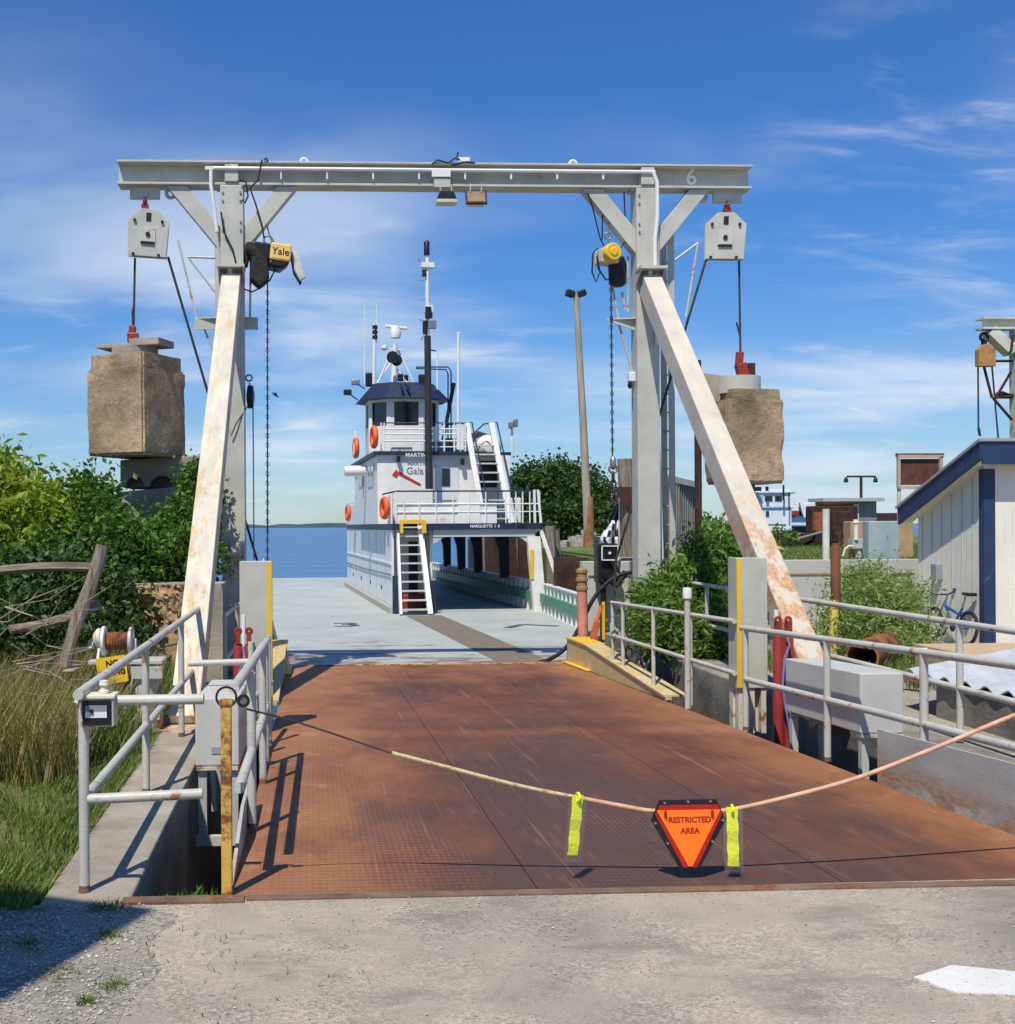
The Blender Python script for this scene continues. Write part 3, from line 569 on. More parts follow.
cw2 = thing('counterweight', 'pitted brown concrete block with a round collar on top, hanging behind the rusty brace', 'counterweight', (c2.x, GY, zb2), group='concrete counterweights')
S2 = .93
rough_box(MB(), c2.x+.06, GY, S2, S2*.8, zb2, zt2-.16, R(6), .014, 9).build('block', concblk, cw2, smooth=True)
rough_box(MB(), c2.x+.10, GY, S2*.84, S2*.7, zt2-.18, zt2, R(6), .010, 6, 8).build('upper_layer', concblk, cw2, smooth=True)
mb = MB(); cc = at(738, 380, GY); mb.lathe([(.33, zt2-.05), (.33, cc.z+.04), (.30, cc.z+.04), (.30, cc.z+.0)], (cc.x, GY, 0), 28); mb.build('collar', grey, cw2, smooth=True)
MB().bar((cc.x-.46, GY-.05, zt2-.15), (cc.x-.40, GY-.05, zt2+.24), .06, .3).build('side_slab', conc, cw2)
# clamps and cables
for k, (top, clamp, base) in enumerate((((135, 258), (133, 326), (133, 343)), ((739, 261), (740, 352), (744, 378)))):
    th = thing('wedge_socket', 'red wedge socket clamping the cable end above the '+('left' if k == 0 else 'right')+' counterweight', 'cable clamp', tuple(at(*base, GY)), group='red wedge sockets')
    a, b_ = at(*clamp, GY), at(*base, GY)
    mb = MB(); mb.bar(b_, (a.x, GY, (a.z+b_.z)/2+.02), .16, .14, (0, 1, 0)); mb.bar((a.x-.02, GY, (a.z+b_.z)/2), a, .10, .11, (0, 1, 0)); mb.build('socket_body', redpaint, th, bevel=.015)
    if k == 1: MB().box((b_.x+.05, GY-.07, b_.z-.02), (b_.x+.15, GY+.1, b_.z+.22)).build('rear_plate', darkrust, th)
    mb = MB(); d = 1 if k == 0 else -1
    mb.tube([a+Vector((0, 0, -.05)), a+Vector((-.01*d, 0, .2)), a+Vector((.02 if k == 0 else -.05, 0, .35 if k == 0 else .45))], .014, 6); mb.build('cable_tail', wire, th)
tag(MB().tube([at(135, 258, GY), at(133.5, 330, GY)], .017, 8).build('cable', wire), 'vertical steel cable from left pulley block down to its concrete counterweight', 'cable')
tag(MB().tube([at(739, 261, GY), at(740.5, 358, GY)], .017, 8).build('cable', wire), 'vertical steel cable from right pulley block down to its concrete counterweight', 'cable')
tag(MB().tube([at(168, 257, GY), at(257, 560, 18), (-.72, 18, -.2)], .019, 8).build('cable', wire), 'dark cable slanting from left pulley block down behind the left column', 'cable')
tag(MB().tube([at(706, 260, GY), at(616, 560, 18), (4.62, 18, -.15)], .019, 8).build('cable', wire), 'dark cable slanting from right pulley block down behind the right column', 'cable')
# ------------------------------------------------------------------ hoists and floodlights
hy = GY-.05
th = thing('chain_hoist', 'yellow and black electric chain hoist with torn cover marked Yale by the left column', 'hoist', tuple(at(272, 262, hy)))
M = Matrix.Translation(at(279, 255, hy)) @ Matrix.Rotation(R(8), 4, 'Z') @ Matrix.Rotation(R(6), 4, 'Y')
MB(M).box((-.15, -.22, -.13), (.16, .18, .13)).build('housing', mat('pale_yellow_hoist', (.80, .55, .16), .5, var=.1), th, bevel=.03)
text('Yale', .15, M @ face_m((0, -.222, .0)), black, 'lettering', th, ext=.003)
MB(M).box((-.42, -.16, -.15), (-.15, .18, .12)).prism([(-.15, -.13), (.16, -.13), (.05, -.24), (-.15, -.22)], 'y', -.2, .16).build('motor_housing', black, th, bevel=.03)
mb = MB(M)
for pts, y0, y1 in (([(-.42, .10), (-.30, -.05), (-.16, -.16), (-.12, -.42), (-.24, -.56), (-.40, -.44), (-.40, -.12), (-.50, -.02), (-.52, .08)], -.2, .05), ([(-.42, -.05), (-.5, -.0), (-.53, -.18), (-.44, -.25)], .0, .15)): mb.prism(pts, 'y', y0, y1)
mb.build('torn_cover', mat('black_torn_fabric', (.03, .028, .026), .9, var=.4, vs=8, bump=.8, bs=12), th, bevel=.03)
mb = MB(M); mb.prism([(.17, .06), (.26, .04), (.42, -.30), (.34, -.36), (.24, -.22)], 'y', -.12, -.02); mb.build('loose_flap', mat('white_torn_fabric', (.62, .60, .56), .8, var=.2, bump=.6, bs=20), th, bevel=.01)
mb = MB(M); mb.prism([(.165, .02), (.24, -.24), (.36, -.40), (.38, -.37), (.20, .03)], 'y', -.02, .05); mb.build('flap_lining', black, th)
mb = MB(); mb.torus(at(268, 240, hy), .06, .014); mb.tube([at(270, 237, hy), at(266, 222, hy), at(264, 212, hy)], .013, 6); mb.tube([at(274, 243, hy), at(270, 236, hy)], .02, 6); mb.torus(at(266, 214, hy), .04, .014); mb.build('hook', steel, th)
mb = MB(); mb.tube([at(267.5, 278, hy), at(267.5, 562, hy)], .011, 6); mb.chain(at(267.5, 286, hy), at(267.5, 562, hy), .07, .005); mb.build('chain', wire, th)
mb = MB(); mb.tube([at(244, 289, hy), at(252, 292, hy), at(262, 287, hy), at(270, 280, hy), at(275, 270, hy)], .012, 6); mb.build('power_cord', blackrub, th)
th = thing('chain_hoist', 'electric chain hoist with round yellow cap and black motor beside the right column', 'hoist', tuple(at(608, 262, hy)))
M = Matrix.Translation(at(607, 256, hy)) @ Matrix.Rotation(R(14), 4, 'Z')
MB(M).box((-.12, -.10, -.12), (.16, .2, .11)).build('housing', mat('worn_white_hoist', (.66, .62, .5), .5, rust=.15, rs=8), th, bevel=.03)
MB(M).lathe([(.125, -.22), (.135, -.20), (.135, -.10)], (0, 0, .02), 24, axis='y').lathe([(.06, -.235), (.07, -.221)], (0, 0, .02), 18, axis='y').build('round_cap', yellow2, th, smooth=True, bevel=.01)
MB(M).lathe([(.08, -.44), (.13, -.40), (.14, -.10), (.10, -.0)], (.20, .05, -.0), 22).build('motor', black, th, smooth=True)
mb = MB(); mb.tube([at(608, 243, hy), at(608, 222, hy), at(611, 212, hy)], .014, 6); mb.torus(at(608, 236, hy), .05, .014); mb.build('hook', steel, th)
mb = MB(); mb.tube([at(611, 283, hy), at(612.5, 462, hy)], .012, 6); mb.chain(at(611, 283, hy), at(612.5, 462, hy), .07, .005); mb.build('chain', wire, th)
mb = MB(); mb.lathe([(.02, .10), (.05, .06), (.05, -.06), (.02, -.1)], at(613, 463, hy), 12); mb.torus(at(613, 469, hy), .06, .018); mb.build('hook_block', steel, th, smooth=True)
mb = MB(); mb.chain(at(613, 472, hy), at(614, 506, hy), .11, .017); mb.build('load_chain', wire, th)
mb = MB(); mb.tube([at(598, 248, hy), at(593, 253, hy), at(592, 272, hy), at(596, 282, hy), at(600, 272, hy), at(597, 256, hy), at(598, 268, hy), at(606, 280, hy), at(612, 278, hy)], .013, 6)
mb.tube([at(588, 193, GY-.2), at(592, 205, hy), at(600, 238, hy), at(604, 246, hy)], .011, 6); mb.tube([at(624, 192, hy), at(626, 240, hy), at(618, 252, hy)], .011, 6); mb.tube([at(603, 205, hy), at(602, 240, hy)], .010, 6); mb.build('power_cord', blackrub, th)
for k, px in enumerate((446, 476)):
    c = at(px, 198 if k == 0 else 197, GY-.22)
    th = thing('floodlight', 'black floodlight tilted down with pale lens under the gantry beam' if k == 0 else 'white floodlight with brown lens under the gantry beam', 'floodlight', tuple(c), group='floodlights under the gantry beam')
    if k == 0:
        MB().prism([(-.10, .08), (.10, .08), (.15, -.04), (-.15, -.04)], 'y', -.1, .12, Matrix.Translation(c)).build('housing', black, th, bevel=.005)
        MB().box(tuple(c+Vector((-.15, -.12, -.09))), tuple(c+Vector((.15, .12, -.045)))).build('lens', mat('pale_lens', (.6, .56, .42), .2), th)
    else:
        M = Matrix.Translation(c) @ Matrix.Rotation(R(-30), 4, 'X')
        MB(M).box((-.13, .02, -.10), (.13, .12, .12)).build('housing', whiterail, th, bevel=.02)
        MB(M).box((-.16, -.02, -.14), (.16, .018, .12)).build('bezel', black, th, bevel=.006); MB(M).box((-.13, -.024, -.11), (.13, -.0205, .09)).build('lens', mat('brown_lens', (.30, .20, .12), .15), th)
    MB().box(tuple(c+Vector((-.09, .0, .08))), tuple(c+Vector((-.075, .03, .20)))).box(tuple(c+Vector((.075, .0, .08))), tuple(c+Vector((.09, .03, .20)))).build('bracket', grey2, th)
# small idle pulley on left column and light hook on right column
p = at(250.5, 397, GY-.1); th = thing('idle_pulley', 'small black pulley hanging from the left column with a thin cable', 'pulley', tuple(p))
MB().lathe([(.05, -.06), (.17, -.04), (.17, .04), (.05, .06)], tuple(p), 18, axis='x').build('sheave', black, th, smooth=True)
mb = MB(); mb.torus(at(249, 378, GY-.1), .045, .014); mb.bar(at(249.5, 383, GY-.1), at(250.5, 397, GY-.1), .03, .05); mb.build('hook', steel, th)
MB().tube([at(253, 408, GY-.1), at(254, 560, GY-.1)], .010, 6).build('cable', wire, th); mb = MB(); mb.tube([at(231, 436, GY-.22), at(236, 424, GY-.22), at(249, 404, GY-.12)], .010, 6); mb.build('cable', wire, th)
p = at(630, 380, GY-.05); th = thing('deck_lamp', 'small white lamp bracket with dark bulb fixed to the right column', 'lamp', tuple(p))
MB().box(tuple(at(629, 372, GY-.05)), tuple(at(635, 382, GY+.05))).build('bracket', whiterail, th, bevel=.01); MB().lathe([(.03, 0), (.04, -.06), (.015, -.1)], tuple(at(630, 382, GY-.05)), 10).build('bulb', black, th, smooth=True)
# ================================================================== RAMP SIDE EQUIPMENT
def fl(px, py, x):  # point on the plane X = x seen at a pixel
    d = ray(px, py); return CAM + d*(x/d.x)
for s, xc in ((-1, XL), (1, XR+.12)):
    left = s < 0
    gp = thing('guard_post', ('tall grey steel guard post with a yellow edge on the left of the ramp' if left else 'tall grey steel guard post with a yellow edge on the right of the ramp'), 'post', (xc, 11.8, rz_(11.8)), group='guard posts beside the ramp')
    zt = 1.50; zb = .17 if not left else .0
    x0, x1 = (xc-.32, xc) if left else (xc, xc+.32)
    MB().box((x0, 11.78, zb), (x1, 12.02, zt)).build('panel', grey, gp, bevel=.004)
    MB().box((x1-.045, 11.765, zb+.005), (x1+.004, 11.779, zt-.01) if left else (x1-.045, 11.779, zt)).build('yellow_edge', yellow2, gp) if left else MB().box((x0-.002, 11.765, zb+.005), (x0+.05, 11.779, zt-.01)).build('yellow_edge', yellow2, gp)
    mb = MB()
    for q in (.02, .14, .26): mb.box((x0+q, 11.80, rz_(11.8)-.1), (x0+q+.05, 11.9, zb-.002))
    mb.box((x0, 11.9, rz_(11.8)-.1), (x1, 12.0, zb-.002)); mb.build('foot', mat('cream_post_foot', (.62, .58, .46), .6, rust=.32, rs=6), gp)
    cy = thing('hydraulic_cylinders', 'pair of red hydraulic cylinders with hoses standing beside the '+('left' if left else 'right')+' guard post', 'cylinder', (xc+s*.45, 11.3, rz_(11.3)), group='red hydraulic cylinders')
    zt_ = .78 if not left else .72; zb_ = -.55
    for i, dx in enumerate((0, .105)):
        xx = (xc+.255+dx) if not left else (xc-.31+dx)
        MB().lathe([(.048, zb_), (.048, zt_-.03), (.036, zt_)], (xx, 11.35, 0), 18).build('barrel', redpaint, cy, smooth=True)
        MB().box((xx-.02, 11.3, zt_+.001), (xx+.02, 11.4, zt_+.11)).torus((xx, 11.35, zt_+.12), .025, .016, 12, 6).build('lug', redpaint, cy)
    xx = (xc+.31) if not left else (xc-.26)
    mb = MB(); mb.tube([(xx, 11.27, zt_-.02), (xx+.02, 11.25, zt_-.12), (xx-.03, 11.25, zt_-.25), (xx-.05, 11.25, zt_-.5), (xx-.03, 11.25, zt_-.7), (xx, 11.25, zt_-.85), (xx+.05, 11.24, zt_-1.3)], .011, 8); mb.build('blue_hose', mat('blue_hose', (.18, .22, .50), .4, bump=0), cy, smooth=True)
    mb = MB(); mb.tube([(xx+.03, 11.27, zt_-.05), (xx+.05, 11.23, zt_-.3), (xx+.02, 11.23, zt_-.65), (xx+.02, 11.23, zt_-1.3)], .012, 8); mb.build('red_hose', redpaint, cy, smooth=True)
    MB().tube([((x1+.02 if not left else x0+.05), 11.6, .3), ((x1+.02 if not left else x0+.05), 11.6, .98)], .024, 10).build('vent_pipe', whiterail, gp, smooth=True)
def rail(name, label, posts, bars, r=.027, m=grey2, group=None, extra=None):
    p0 = Vector(posts[0][0]); t = thing(name, label, 'railing', tuple(p0), group=group)
    for a, b_ in posts: MB().tube([a, b_], r, 12).build('post', m, t, smooth=True)
    for b_ in bars: MB().tube(b_, r, 12).build('bar', m, t, smooth=True)
    for a, b_ in posts: MB().lathe([(r*1.16, 0), (r*1.10, .010), (r*1.04, .018), (r*1.03, .035)], tuple(Vector(a)+Vector((0, 0, .001))), 14).build('rusty_base', mat('dark_rust_ring', (.17, .09, .05), .85, var=.4), t, smooth=True)
    if extra: extra(t)
    return t
# left outer handrail on the retaining wall with its two short gate bars
X = -1.17
def ex(t):
    MB().torus((X, 6.0, .47), .012, .042, 12, 8, axis='z').build('rust_joint', rustm, t)
rail('handrail', 'grey handrail on the left retaining wall, its end post carrying a black box',
     [((X, 6.0, 0), (X, 6.0, 1.0)), ((X, 8.2, 0), (X, 8.2, 1.02)), ((X-.0, 10.4, 0), (X, 10.4, 1.02)), ((X, 12.0, 0), (X, 12.0, 1.02))],
     [[(X, 5.86, 1.02), (X, 12.0, 1.02)], [(X, 6.0, .47), (X, 11.2, .47), (X, 12.0, .47)], [(X+.1, 6.0, .97), (-.56, 5.98, .975)], [(X+.02, 6.0, .47), (-.57, 6.0, .49)]], r=.027)
rail('handrail', 'plain grey handrail behind the left guard post leading down to the ferry', [((-.95, y, -.3), (-.95, y, .9)) for y in (12.6, 14.6, 16.6, 18.4)], [[(-.95, 12.6, .9), (-.95, 18.4, .8)], [(-.95, 12.6, .42), (-.95, 18.4, .3)]], r=.024)
def sl(x, y, h): return (x, y, rz_(y)+h)
x = XL-.0
rail('handrail', 'grey handrail fixed along the left edge of the ramp behind the yellow post',
     [(sl(x+.03, 7.3, .02), sl(x+.03, 7.3, .99)), (sl(x+.03, 8.9, .0), sl(x+.03, 8.9, 1.02)), (sl(x+.02, 9.7, .0), sl(x+.02, 9.7, 1.02))],
     [[sl(x, 6.15, 1.01), sl(x+.03, 9.75, 1.03)], [sl(x+.03, 6.1, .50), sl(x+.03, 9.7, .50)]], r=.029)
rail('handrail', 'grey handrail across the ramp corner beside the left red cylinders', [(sl(x-.12, 10.1, 0), sl(x-.12, 10.1, 1.0)), (sl(x-.0, 10.9, 0), sl(x-.0, 10.9, 1.0))], [[(-1.0, 9.4, .76), (-.45, 9.4, .77)], [sl(x-.12, 10.1, .5), sl(x, 11.6, .5)]], r=.026)
x = XR+.07
rail('handrail', 'grey handrail along the right ramp edge beyond the guard post with a white capped pipe',
     [(sl(x, 16.55, 0), sl(x, 16.55, 1.08)), (sl(x, 16.0, 0), sl(x, 16.0, 1.08)), (sl(x, 14.55, 0), sl(x, 14.55, 1.07)), (sl(x, 13.1, 0), sl(x, 13.1, 1.05))],
     [[sl(x, 16.6, 1.09), sl(x+.02, 11.76, 1.05)], [sl(x, 16.6, .62), sl(x+.02, 11.76, .52)]], r=.026,
     extra=lambda t: (MB().tube([sl(x-.04, 13.08, 0), sl(x-.04, 13.08, 1.30)], .034, 12).build('tall_pipe', grey2, t, smooth=True), MB().lathe([(.05, 0), (.05, .10), (.042, .12)], sl(x-.04, 13.08, 1.25), 14).build('pipe_cap', whiterail, t, smooth=True)))
x = XR+.05
rail('handrail', 'long grey handrail along the right ramp edge in front of the grey box',
     [(sl(x, 11.35, 0), sl(x, 11.35, 1.0)), (sl(x, 9.52, -.0), sl(x, 9.52, 1.02)), (sl(x, 7.98, .3), sl(x, 7.98, 1.02)), (sl(x, 6.3, .3), sl(x, 6.3, 1.02))],
     [[sl(x, 11.45, 1.0), sl(x, 6.1, 1.02)], [sl(x, 11.35, .50), sl(x, 6.1, .52)]], r=.029)
X = 5.45
rail('handrail', 'outer grey handrail on the right retaining wall in front of the corrugated sheets', [((X, y, 0), (X, y, 1.0)) for y in (13.4, 9.65, 7.0)], [[(X, 13.4, 1.0), (X, 5.9, 1.0)], [(X-.0, 12.6, .45), (X, 5.9, .45)], [(X, 13.4, 1.0), (X-.05, 12.6, .45)]], r=.029)
rail('handrail', 'outer grey handrail half hidden by green shrubs right of the ramp', [((X, y, 0), (X, y, 1.0)) for y in (18.8, 16.0)], [[(X, 19.3, 1.0), (X, 14.0, 1.0)], [(X, 19.3, .45), (X, 14.0, .45)]], r=.029)
# grey service boxes hung beside the ramp
for s in (-1, 1):
    left = s < 0; xa, xb = (-.87, -.55) if left else (4.40, 4.76)
    t = thing('service_box', 'grey steel service box on an open frame beside the ramp behind the yellow post' if left else 'grey steel service box hung beside the right ramp edge behind the long handrail', 'box', ((xa+xb)/2, 9.4, 0), group='grey service boxes')
    y0, y1 = (8.6, 10.0) if left else (9.25, 10.75)
    zt, zb = (.60, .10) if left else (.64, .15)
    mb = MB(); mb.add([(xa, y0, zb), (xb, y0, zb), (xb, y1, zb-.05), (xa, y1, zb-.05), (xa, y0, zt), (xb, y0, zt), (xb, y1, zt-.05), (xa, y1, zt-.05)], [(0, 3, 2, 1), (4, 5, 6, 7), (0, 1, 5, 4), (1, 2, 6, 5), (2, 3, 7, 6), (3, 0, 4, 7)])
    mb.build('casing', mat('grey_box_paint', (.53, .53, .49), .5, var=.06, rust=.06, rs=3), t, bevel=.012)
    MB().box((xa+.01, y0-.012, zb-.03), (xb-.01, y0+.2, zb-.005)).build('bottom_strip', mat('rusty_cream_strip', (.6, .55, .42), .7, rust=.4, rs=8), t)
    mb = MB()
    for xx in (xa+.02, xb-.07): MB().box((xx, y0+.02, -.42), (xx+.06, y0+.08, zb-.031)).build('leg', grey, t); MB().box((xx, y1-.1, -.45), (xx+.06, y1-.04, zb-.06)).build('leg', grey, t)
    MB().box((xa+.0, y0+.02, -.49), (xb, y0+.08, -.421)).build('foot_bar', grey, t)
    if left:
        MB().box((xa+.12, y0-.006, zb+.09), (xa+.24, y0-.0005, zb+.14)).build('name_plate', mat('dull_plate', (.3, .33, .33), .4), t)
        mb = MB(); mb.tube([(xa+.1, y0+.3, -.0), (xa+.11, y0+.3, -.3)], .02, 8); mb.build('drain_pipe', cream, t)
# yellow gate post
t = thing('gate_post', 'chipped yellow steel post with a wire loop at the front left corner of the ramp', 'post', (-.44, 5.9, 0))
MB().box((-.468, 5.872, -.02), (-.415, 5.928, .97)).build('post_tube', yellow, t, bevel=.006)
MB().box((-.478, 5.862, .955), (-.405, 5.938, .985)).build('cap', yellow, t, bevel=.01)
mb = MB(); mb.torus((-.44, 5.90, .995), .050, .006, 20, 6); mb.torus((-.355, 5.9, .975), .026, .008, 16, 6); mb.tube([(-.40, 5.9, .97), (-.36, 5.9, .99)], .007, 6); mb.build('wire_loop', black, t)
# barrier rope: pixel line measured on plane Y=6.05
RY = 6.05
pl = [(247, 709), (300, 723), (370, 746), (392, 753), (450, 768), (520, 786), (580, 798), (622, 806), (653, 811), (700, 812), (735, 809), (800, 794), (860, 777), (930, 750), (1000, 721), (1060, 697), (1140, 660)]
P = [at(x, y, 5.92+.0016*min(100, max(0, x-247))) for x, y in pl]
def sub(P, n=6):
    out = []
    for i in range(len(P)-1):
        p0, p1, p2, p3 = P[max(0, i-1)], P[i], P[i+1], P[min(len(P)-1, i+2)]
        for k in range(n):
            t = k/n; out.append(.5*((2*p1)+(-p0+p2)*t+(2*p0-5*p1+4*p2-p3)*t*t+(-p0+3*p1-3*p2+p3)*t**3))
    return out+[P[-1]]
rp = thing('barrier_cable', 'low barrier cable in a pink hose sagging across the ramp entrance', 'barrier', tuple(P[0]))
MB().tube(sub(P[:4]), .005, 8).build('bare_wire', wire, rp, smooth=True)
MB().tube(sub(P[3:7]), .0105, 8).build('striped_sleeve', mat('worn_cream_yellow_tape', (.66, .58, .30), .6, var=.3, vs=25, rust=.40, rs=25, rcol=(.45, .25, .15)), rp, smooth=True)
MB().tube(sub(P[6:]), .012, 10).build('pink_hose', mat('pink_hose', (.66, .37, .24), .5, var=.2, vs=10), rp, smooth=True)
# triangular sign
c = at(689, 834, 6.03); sc_ = 6.05/1170
def q(px, py): return ((px-689)*sc_, (834-py)*sc_)
sg = thing('triangular_sign', 'orange triangular RESTRICTED AREA sign hanging point down from the barrier cable', 'sign', tuple(c))
M = Matrix.Translation(c) @ Matrix.Rotation(R(-4), 4, 'X')
outl = [q(*p) for p in ((660, 800), (718, 800), (728, 820), (700, 867), (678, 867), (651, 820))]
MB(M).prism(outl, 'y', .004, .012).build('backing_board', black, sg)
red = mat('dark_red_reflective', (.45, .012, .008), .35, bump=0); orng = mat('fluorescent_orange', (1.0, .20, .01), .5, bump=0, var=.03)
inn = [q(*p) for p in ((660, 805), (719, 805), (724, 814), (696.5, 867), (682.5, 867), (655, 814))]
MB(M).prism(inn, 'y', .0005, .0039).build('red_border', red, sg)
tri = [q(*p) for p in ((656.5, 810), (722, 810), (691.5, 866), (687.5, 866))]
MB(M).prism(tri, 'y', -.003, .0).build('orange_face', orng, sg)
text('RESTRICTED', .0405, M @ face_m((*q(690, 820),)[:1]+(-.0031,)+(q(690, 820)[1],)), mat('sign_red_ink', (.40, .02, .01), .5, bump=0), 'lettering', sg, ext=.0008, bold=.0028)
text('AREA', .041, M @ face_m((q(690, 831)[0], -.0031, q(690, 831)[1])), red, 'lettering', sg, ext=.0008, bold=.0028)
mb = MB(M)
for p in ((665, 803), (689, 802), (712, 802), (655, 823), (667, 843), (724, 821), (713, 842)):
    a = q(*p); mb.lathe([(.006, -.004), (.008, .006)], (a[0], 0, a[1]), 10, axis='y')
mb.build('rivet', steel, sg)
for px in (665, 713):
    a = q(px, 814); MB(M).box((a[0]-.006, -.006, a[1]-.018), (a[0]+.006, -.0031, a[1]+.014)).torus((a[0], .0, a[1]+.008), .022, .004, 14, 6, axis='x').build('clip', red, sg)
# two reflective tags
yel = mat('fluorescent_yellow', (.85, .90, .03), .5, var=.08, bump=.6, bs=14); clr = mat('clear_plastic_sleeve', (.30, .31, .29), .35, bump=.3, bs=14)
clr.node_tree.nodes['Principled BSDF'].inputs['Alpha'].default_value = .07
for k, (tx, ty, bx_, by) in enumerate(((578, 797, 573, 862), (732, 809, 735, 873))):
    a = at(tx, ty, 6.02); b_ = at(bx_, by, 6.0); d = b_-a
    th = thing('reflective_tag', 'yellow reflective tag in clear plastic '+('hanging alone on the barrier cable' if k == 0 else 'hanging close beside the orange sign'), 'tag', tuple(a), group='yellow tags on the barrier cable')
    ang = math.atan2(d.x, -d.z); M = Matrix.Translation(a) @ Matrix.Rotation(-ang, 4, 'Y') @ Matrix.Rotation(R(14 if k == 0 else -8), 4, 'Z'); L_ = d.length
    mb = MB(M); vs, fs = [], []; n = 10
    for i in range(n+1):
        z = .01-i/n*(L_-.02); w_ = .029+.0022*math.sin(i*1.9+k); yy = .003*math.sin(i*1.3)
        vs += [(-w_, yy-.002, z), (w_, yy-.002, z), (w_, yy+.003, z), (-w_, yy+.003, z)]
        if i: b0 = 4*i; fs += [(b0-4+j, b0-4+(j+1) % 4, b0+(j+1) % 4, b0+j) for j in range(4)]
    mb.add(vs, fs+[(3, 2, 1, 0), (4*n, 4*n+1, 4*n+2, 4*n+3)]); mb.build('yellow_strip', yel, th)
    mb = MB(M); mb.box((-.045, -.010, -L_-.005), (.052, -.009, .0)); mb.box((-.045, .012, -L_-.005), (.052, .013, .0)); mb.build('plastic_sleeve', clr, th)
    MB(M).torus((0, 0, .0), .020, .007, 14, 8, axis='x').build('loop', yel, th)
# black box with white panel on the left end post
c = at(97, 712, 5.93); th = thing('signal_box', 'small black fronted box with a white panel on the end post of the left handrail', 'box', tuple(c))
M = Matrix.Translation(c)
MB(M).box((-.083, 0, -.075), (.083, .12, .075)).build('casing', grey2, th, bevel=.004); MB(M).box((-.086, -.01, .066), (.09, .13, .084)).build('lid', mat('cream_lid', (.72, .68, .52), .6, var=.1), th, bevel=.004)
MB(M).box((-.072, -.006, -.066), (.072, -.001, .058)).build('black_front', black, th)
MB(M).box((-.057, -.010, -.028), (.050, -.0065, .002)).build('white_panel', whiterail, th); MB(M).box((-.057, -.010, .0022), (.050, -.0065, .034)).build('grey_panel', mat('blue_grey_panel', (.24, .27, .30), .4), th)
MB(M).lathe([(.009, -.02), (.009, -.0105)], (-.024, 0, .008), 12, axis='y').prism([(-.032, .003), (-.016, .003), (-.022, -.012)], 'y', -.018, -.0105).build('knob', black, th)
MB(M).lathe([(.028, .085), (.028, .10), (.018, .104), (.018, .125), (.026, .128), (.022, .15), (.006, .153)], (.025, .06, 0), 16).build('top_plug', mat('cream_plug', (.74, .70, .55), .6), th, smooth=True)
MB(M).tube([(-.08, .06, .085), (-.10, .05, .075), (-.11, .05, .04)], .014, 8).build('side_hook', whiterail, th)
# hand winch on pedestal
W = at(108, 640, 10.8); th = thing('hand_winch', 'old white winch with a rusty cable drum on a pedestal behind the left handrail', 'winch', (W.x, 10.8, 0))
a = at(104, 641, 10.8); b_ = at(131, 641, 10.8)
for nm, x_, r_ in (('flange', a.x, .135), ('flange', b_.x, .125)): MB().lathe([(r_-.02, -.02), (r_, -.012), (r_, .012), (r_-.02, .02)], (x_, 10.8, a.z), 26, axis='x').build(nm, whiterail if x_ == a.x else grey2, th, smooth=True)
mb = MB(); n = 8; mb.lathe([(.085 if i % 2 else .078, a.x+.02+(b_.x-a.x-.04)*i/16) for i in range(17)], (0, 10.8, a.z), 20, axis='x'); mb.build('cable_drum', rustm, th, smooth=True)
mb = MB(); mb.lathe([(.06, a.x-.09), (.09, a.x-.06), (.09, a.x-.03)], (0, 10.8, a.z+.03), 14, axis='x'); mb.lathe([(.03, a.x-.14), (.05, a.x-.09)], (0, 10.8, a.z-.02), 12, axis='x')
mb.tube([(a.x-.10, 10.75, a.z-.05), (a.x-.26, 10.7, a.z-.08)], .012, 8); mb.tube([(a.x-.10, 10.75, a.z+.1), (a.x-.13, 10.75, a.z+.19)], .008, 6); mb.build('gear_case', mat('cream_gear_case', (.68, .64, .52), .6, rust=.2, rs=10), th, smooth=True)
mb = MB(); mb.prism([(10.7, a.z-.17), (10.9, a.z-.17), (10.82, a.z+.02), (10.78, a.z+.02)], 'x', b_.x+.02, b_.x+.05); mb.prism([(10.66, a.z-.17), (10.94, a.z-.17), (10.82, a.z-.02), (10.78, a.z-.02)], 'x', a.x-.05, a.x-.025); mb.box((a.x-.12, 10.65, a.z-.20), (b_.x+.30, 10.97, a.z-.165)); mb.build('cradle', grey2, th, bevel=.005)
mb = MB(); mb.lathe([(.13, 0), (.13, a.z-.32), (.12, a.z-.201)], (b_.x+.12, 10.8, 0), 22); mb.box((b_.x+.02, 10.64, a.z-.33), (b_.x+.30, 10.70, a.z-.22)); mb.build('pedestal', grey2, th, smooth=True)
mb = MB(); mb.tube([(b_.x+.02, 10.8, a.z-.02), at(150, 650, 11.4), at(190, 641, 13)], .008, 6); mb.build('winch_cable', wire, th)
t = thing('notice_board', 'tilted yellow NO FISHING notice hung below the winch drum', 'sign', tuple(at(112, 670, 10.55)))
c = at(112, 669.5, 10.55); M = Matrix.Translation(c) @ Matrix.Rotation(R(8), 4, 'Z') @ Matrix.Rotation(R(-7), 4, 'Y')
MB(M).box((-.13, 0, -.125), (.13, .006, .115)).build('board', mat('yellow_notice', (.90, .56, .02), .5, var=.05), t)
text('NO', .075, M @ face_m((0.01, -.003, .055)), black, 'lettering', t, ext=.002, bold=.003); text('FISHING', .062, M @ face_m((0, -.003, -.03)), black, 'lettering', t, ext=.002, bold=.003)
MB().box((c.x-.12, 10.6, 0), (c.x+.05, 10.9, c.z-.0)).build('plinth', concd, t, bevel=.01)
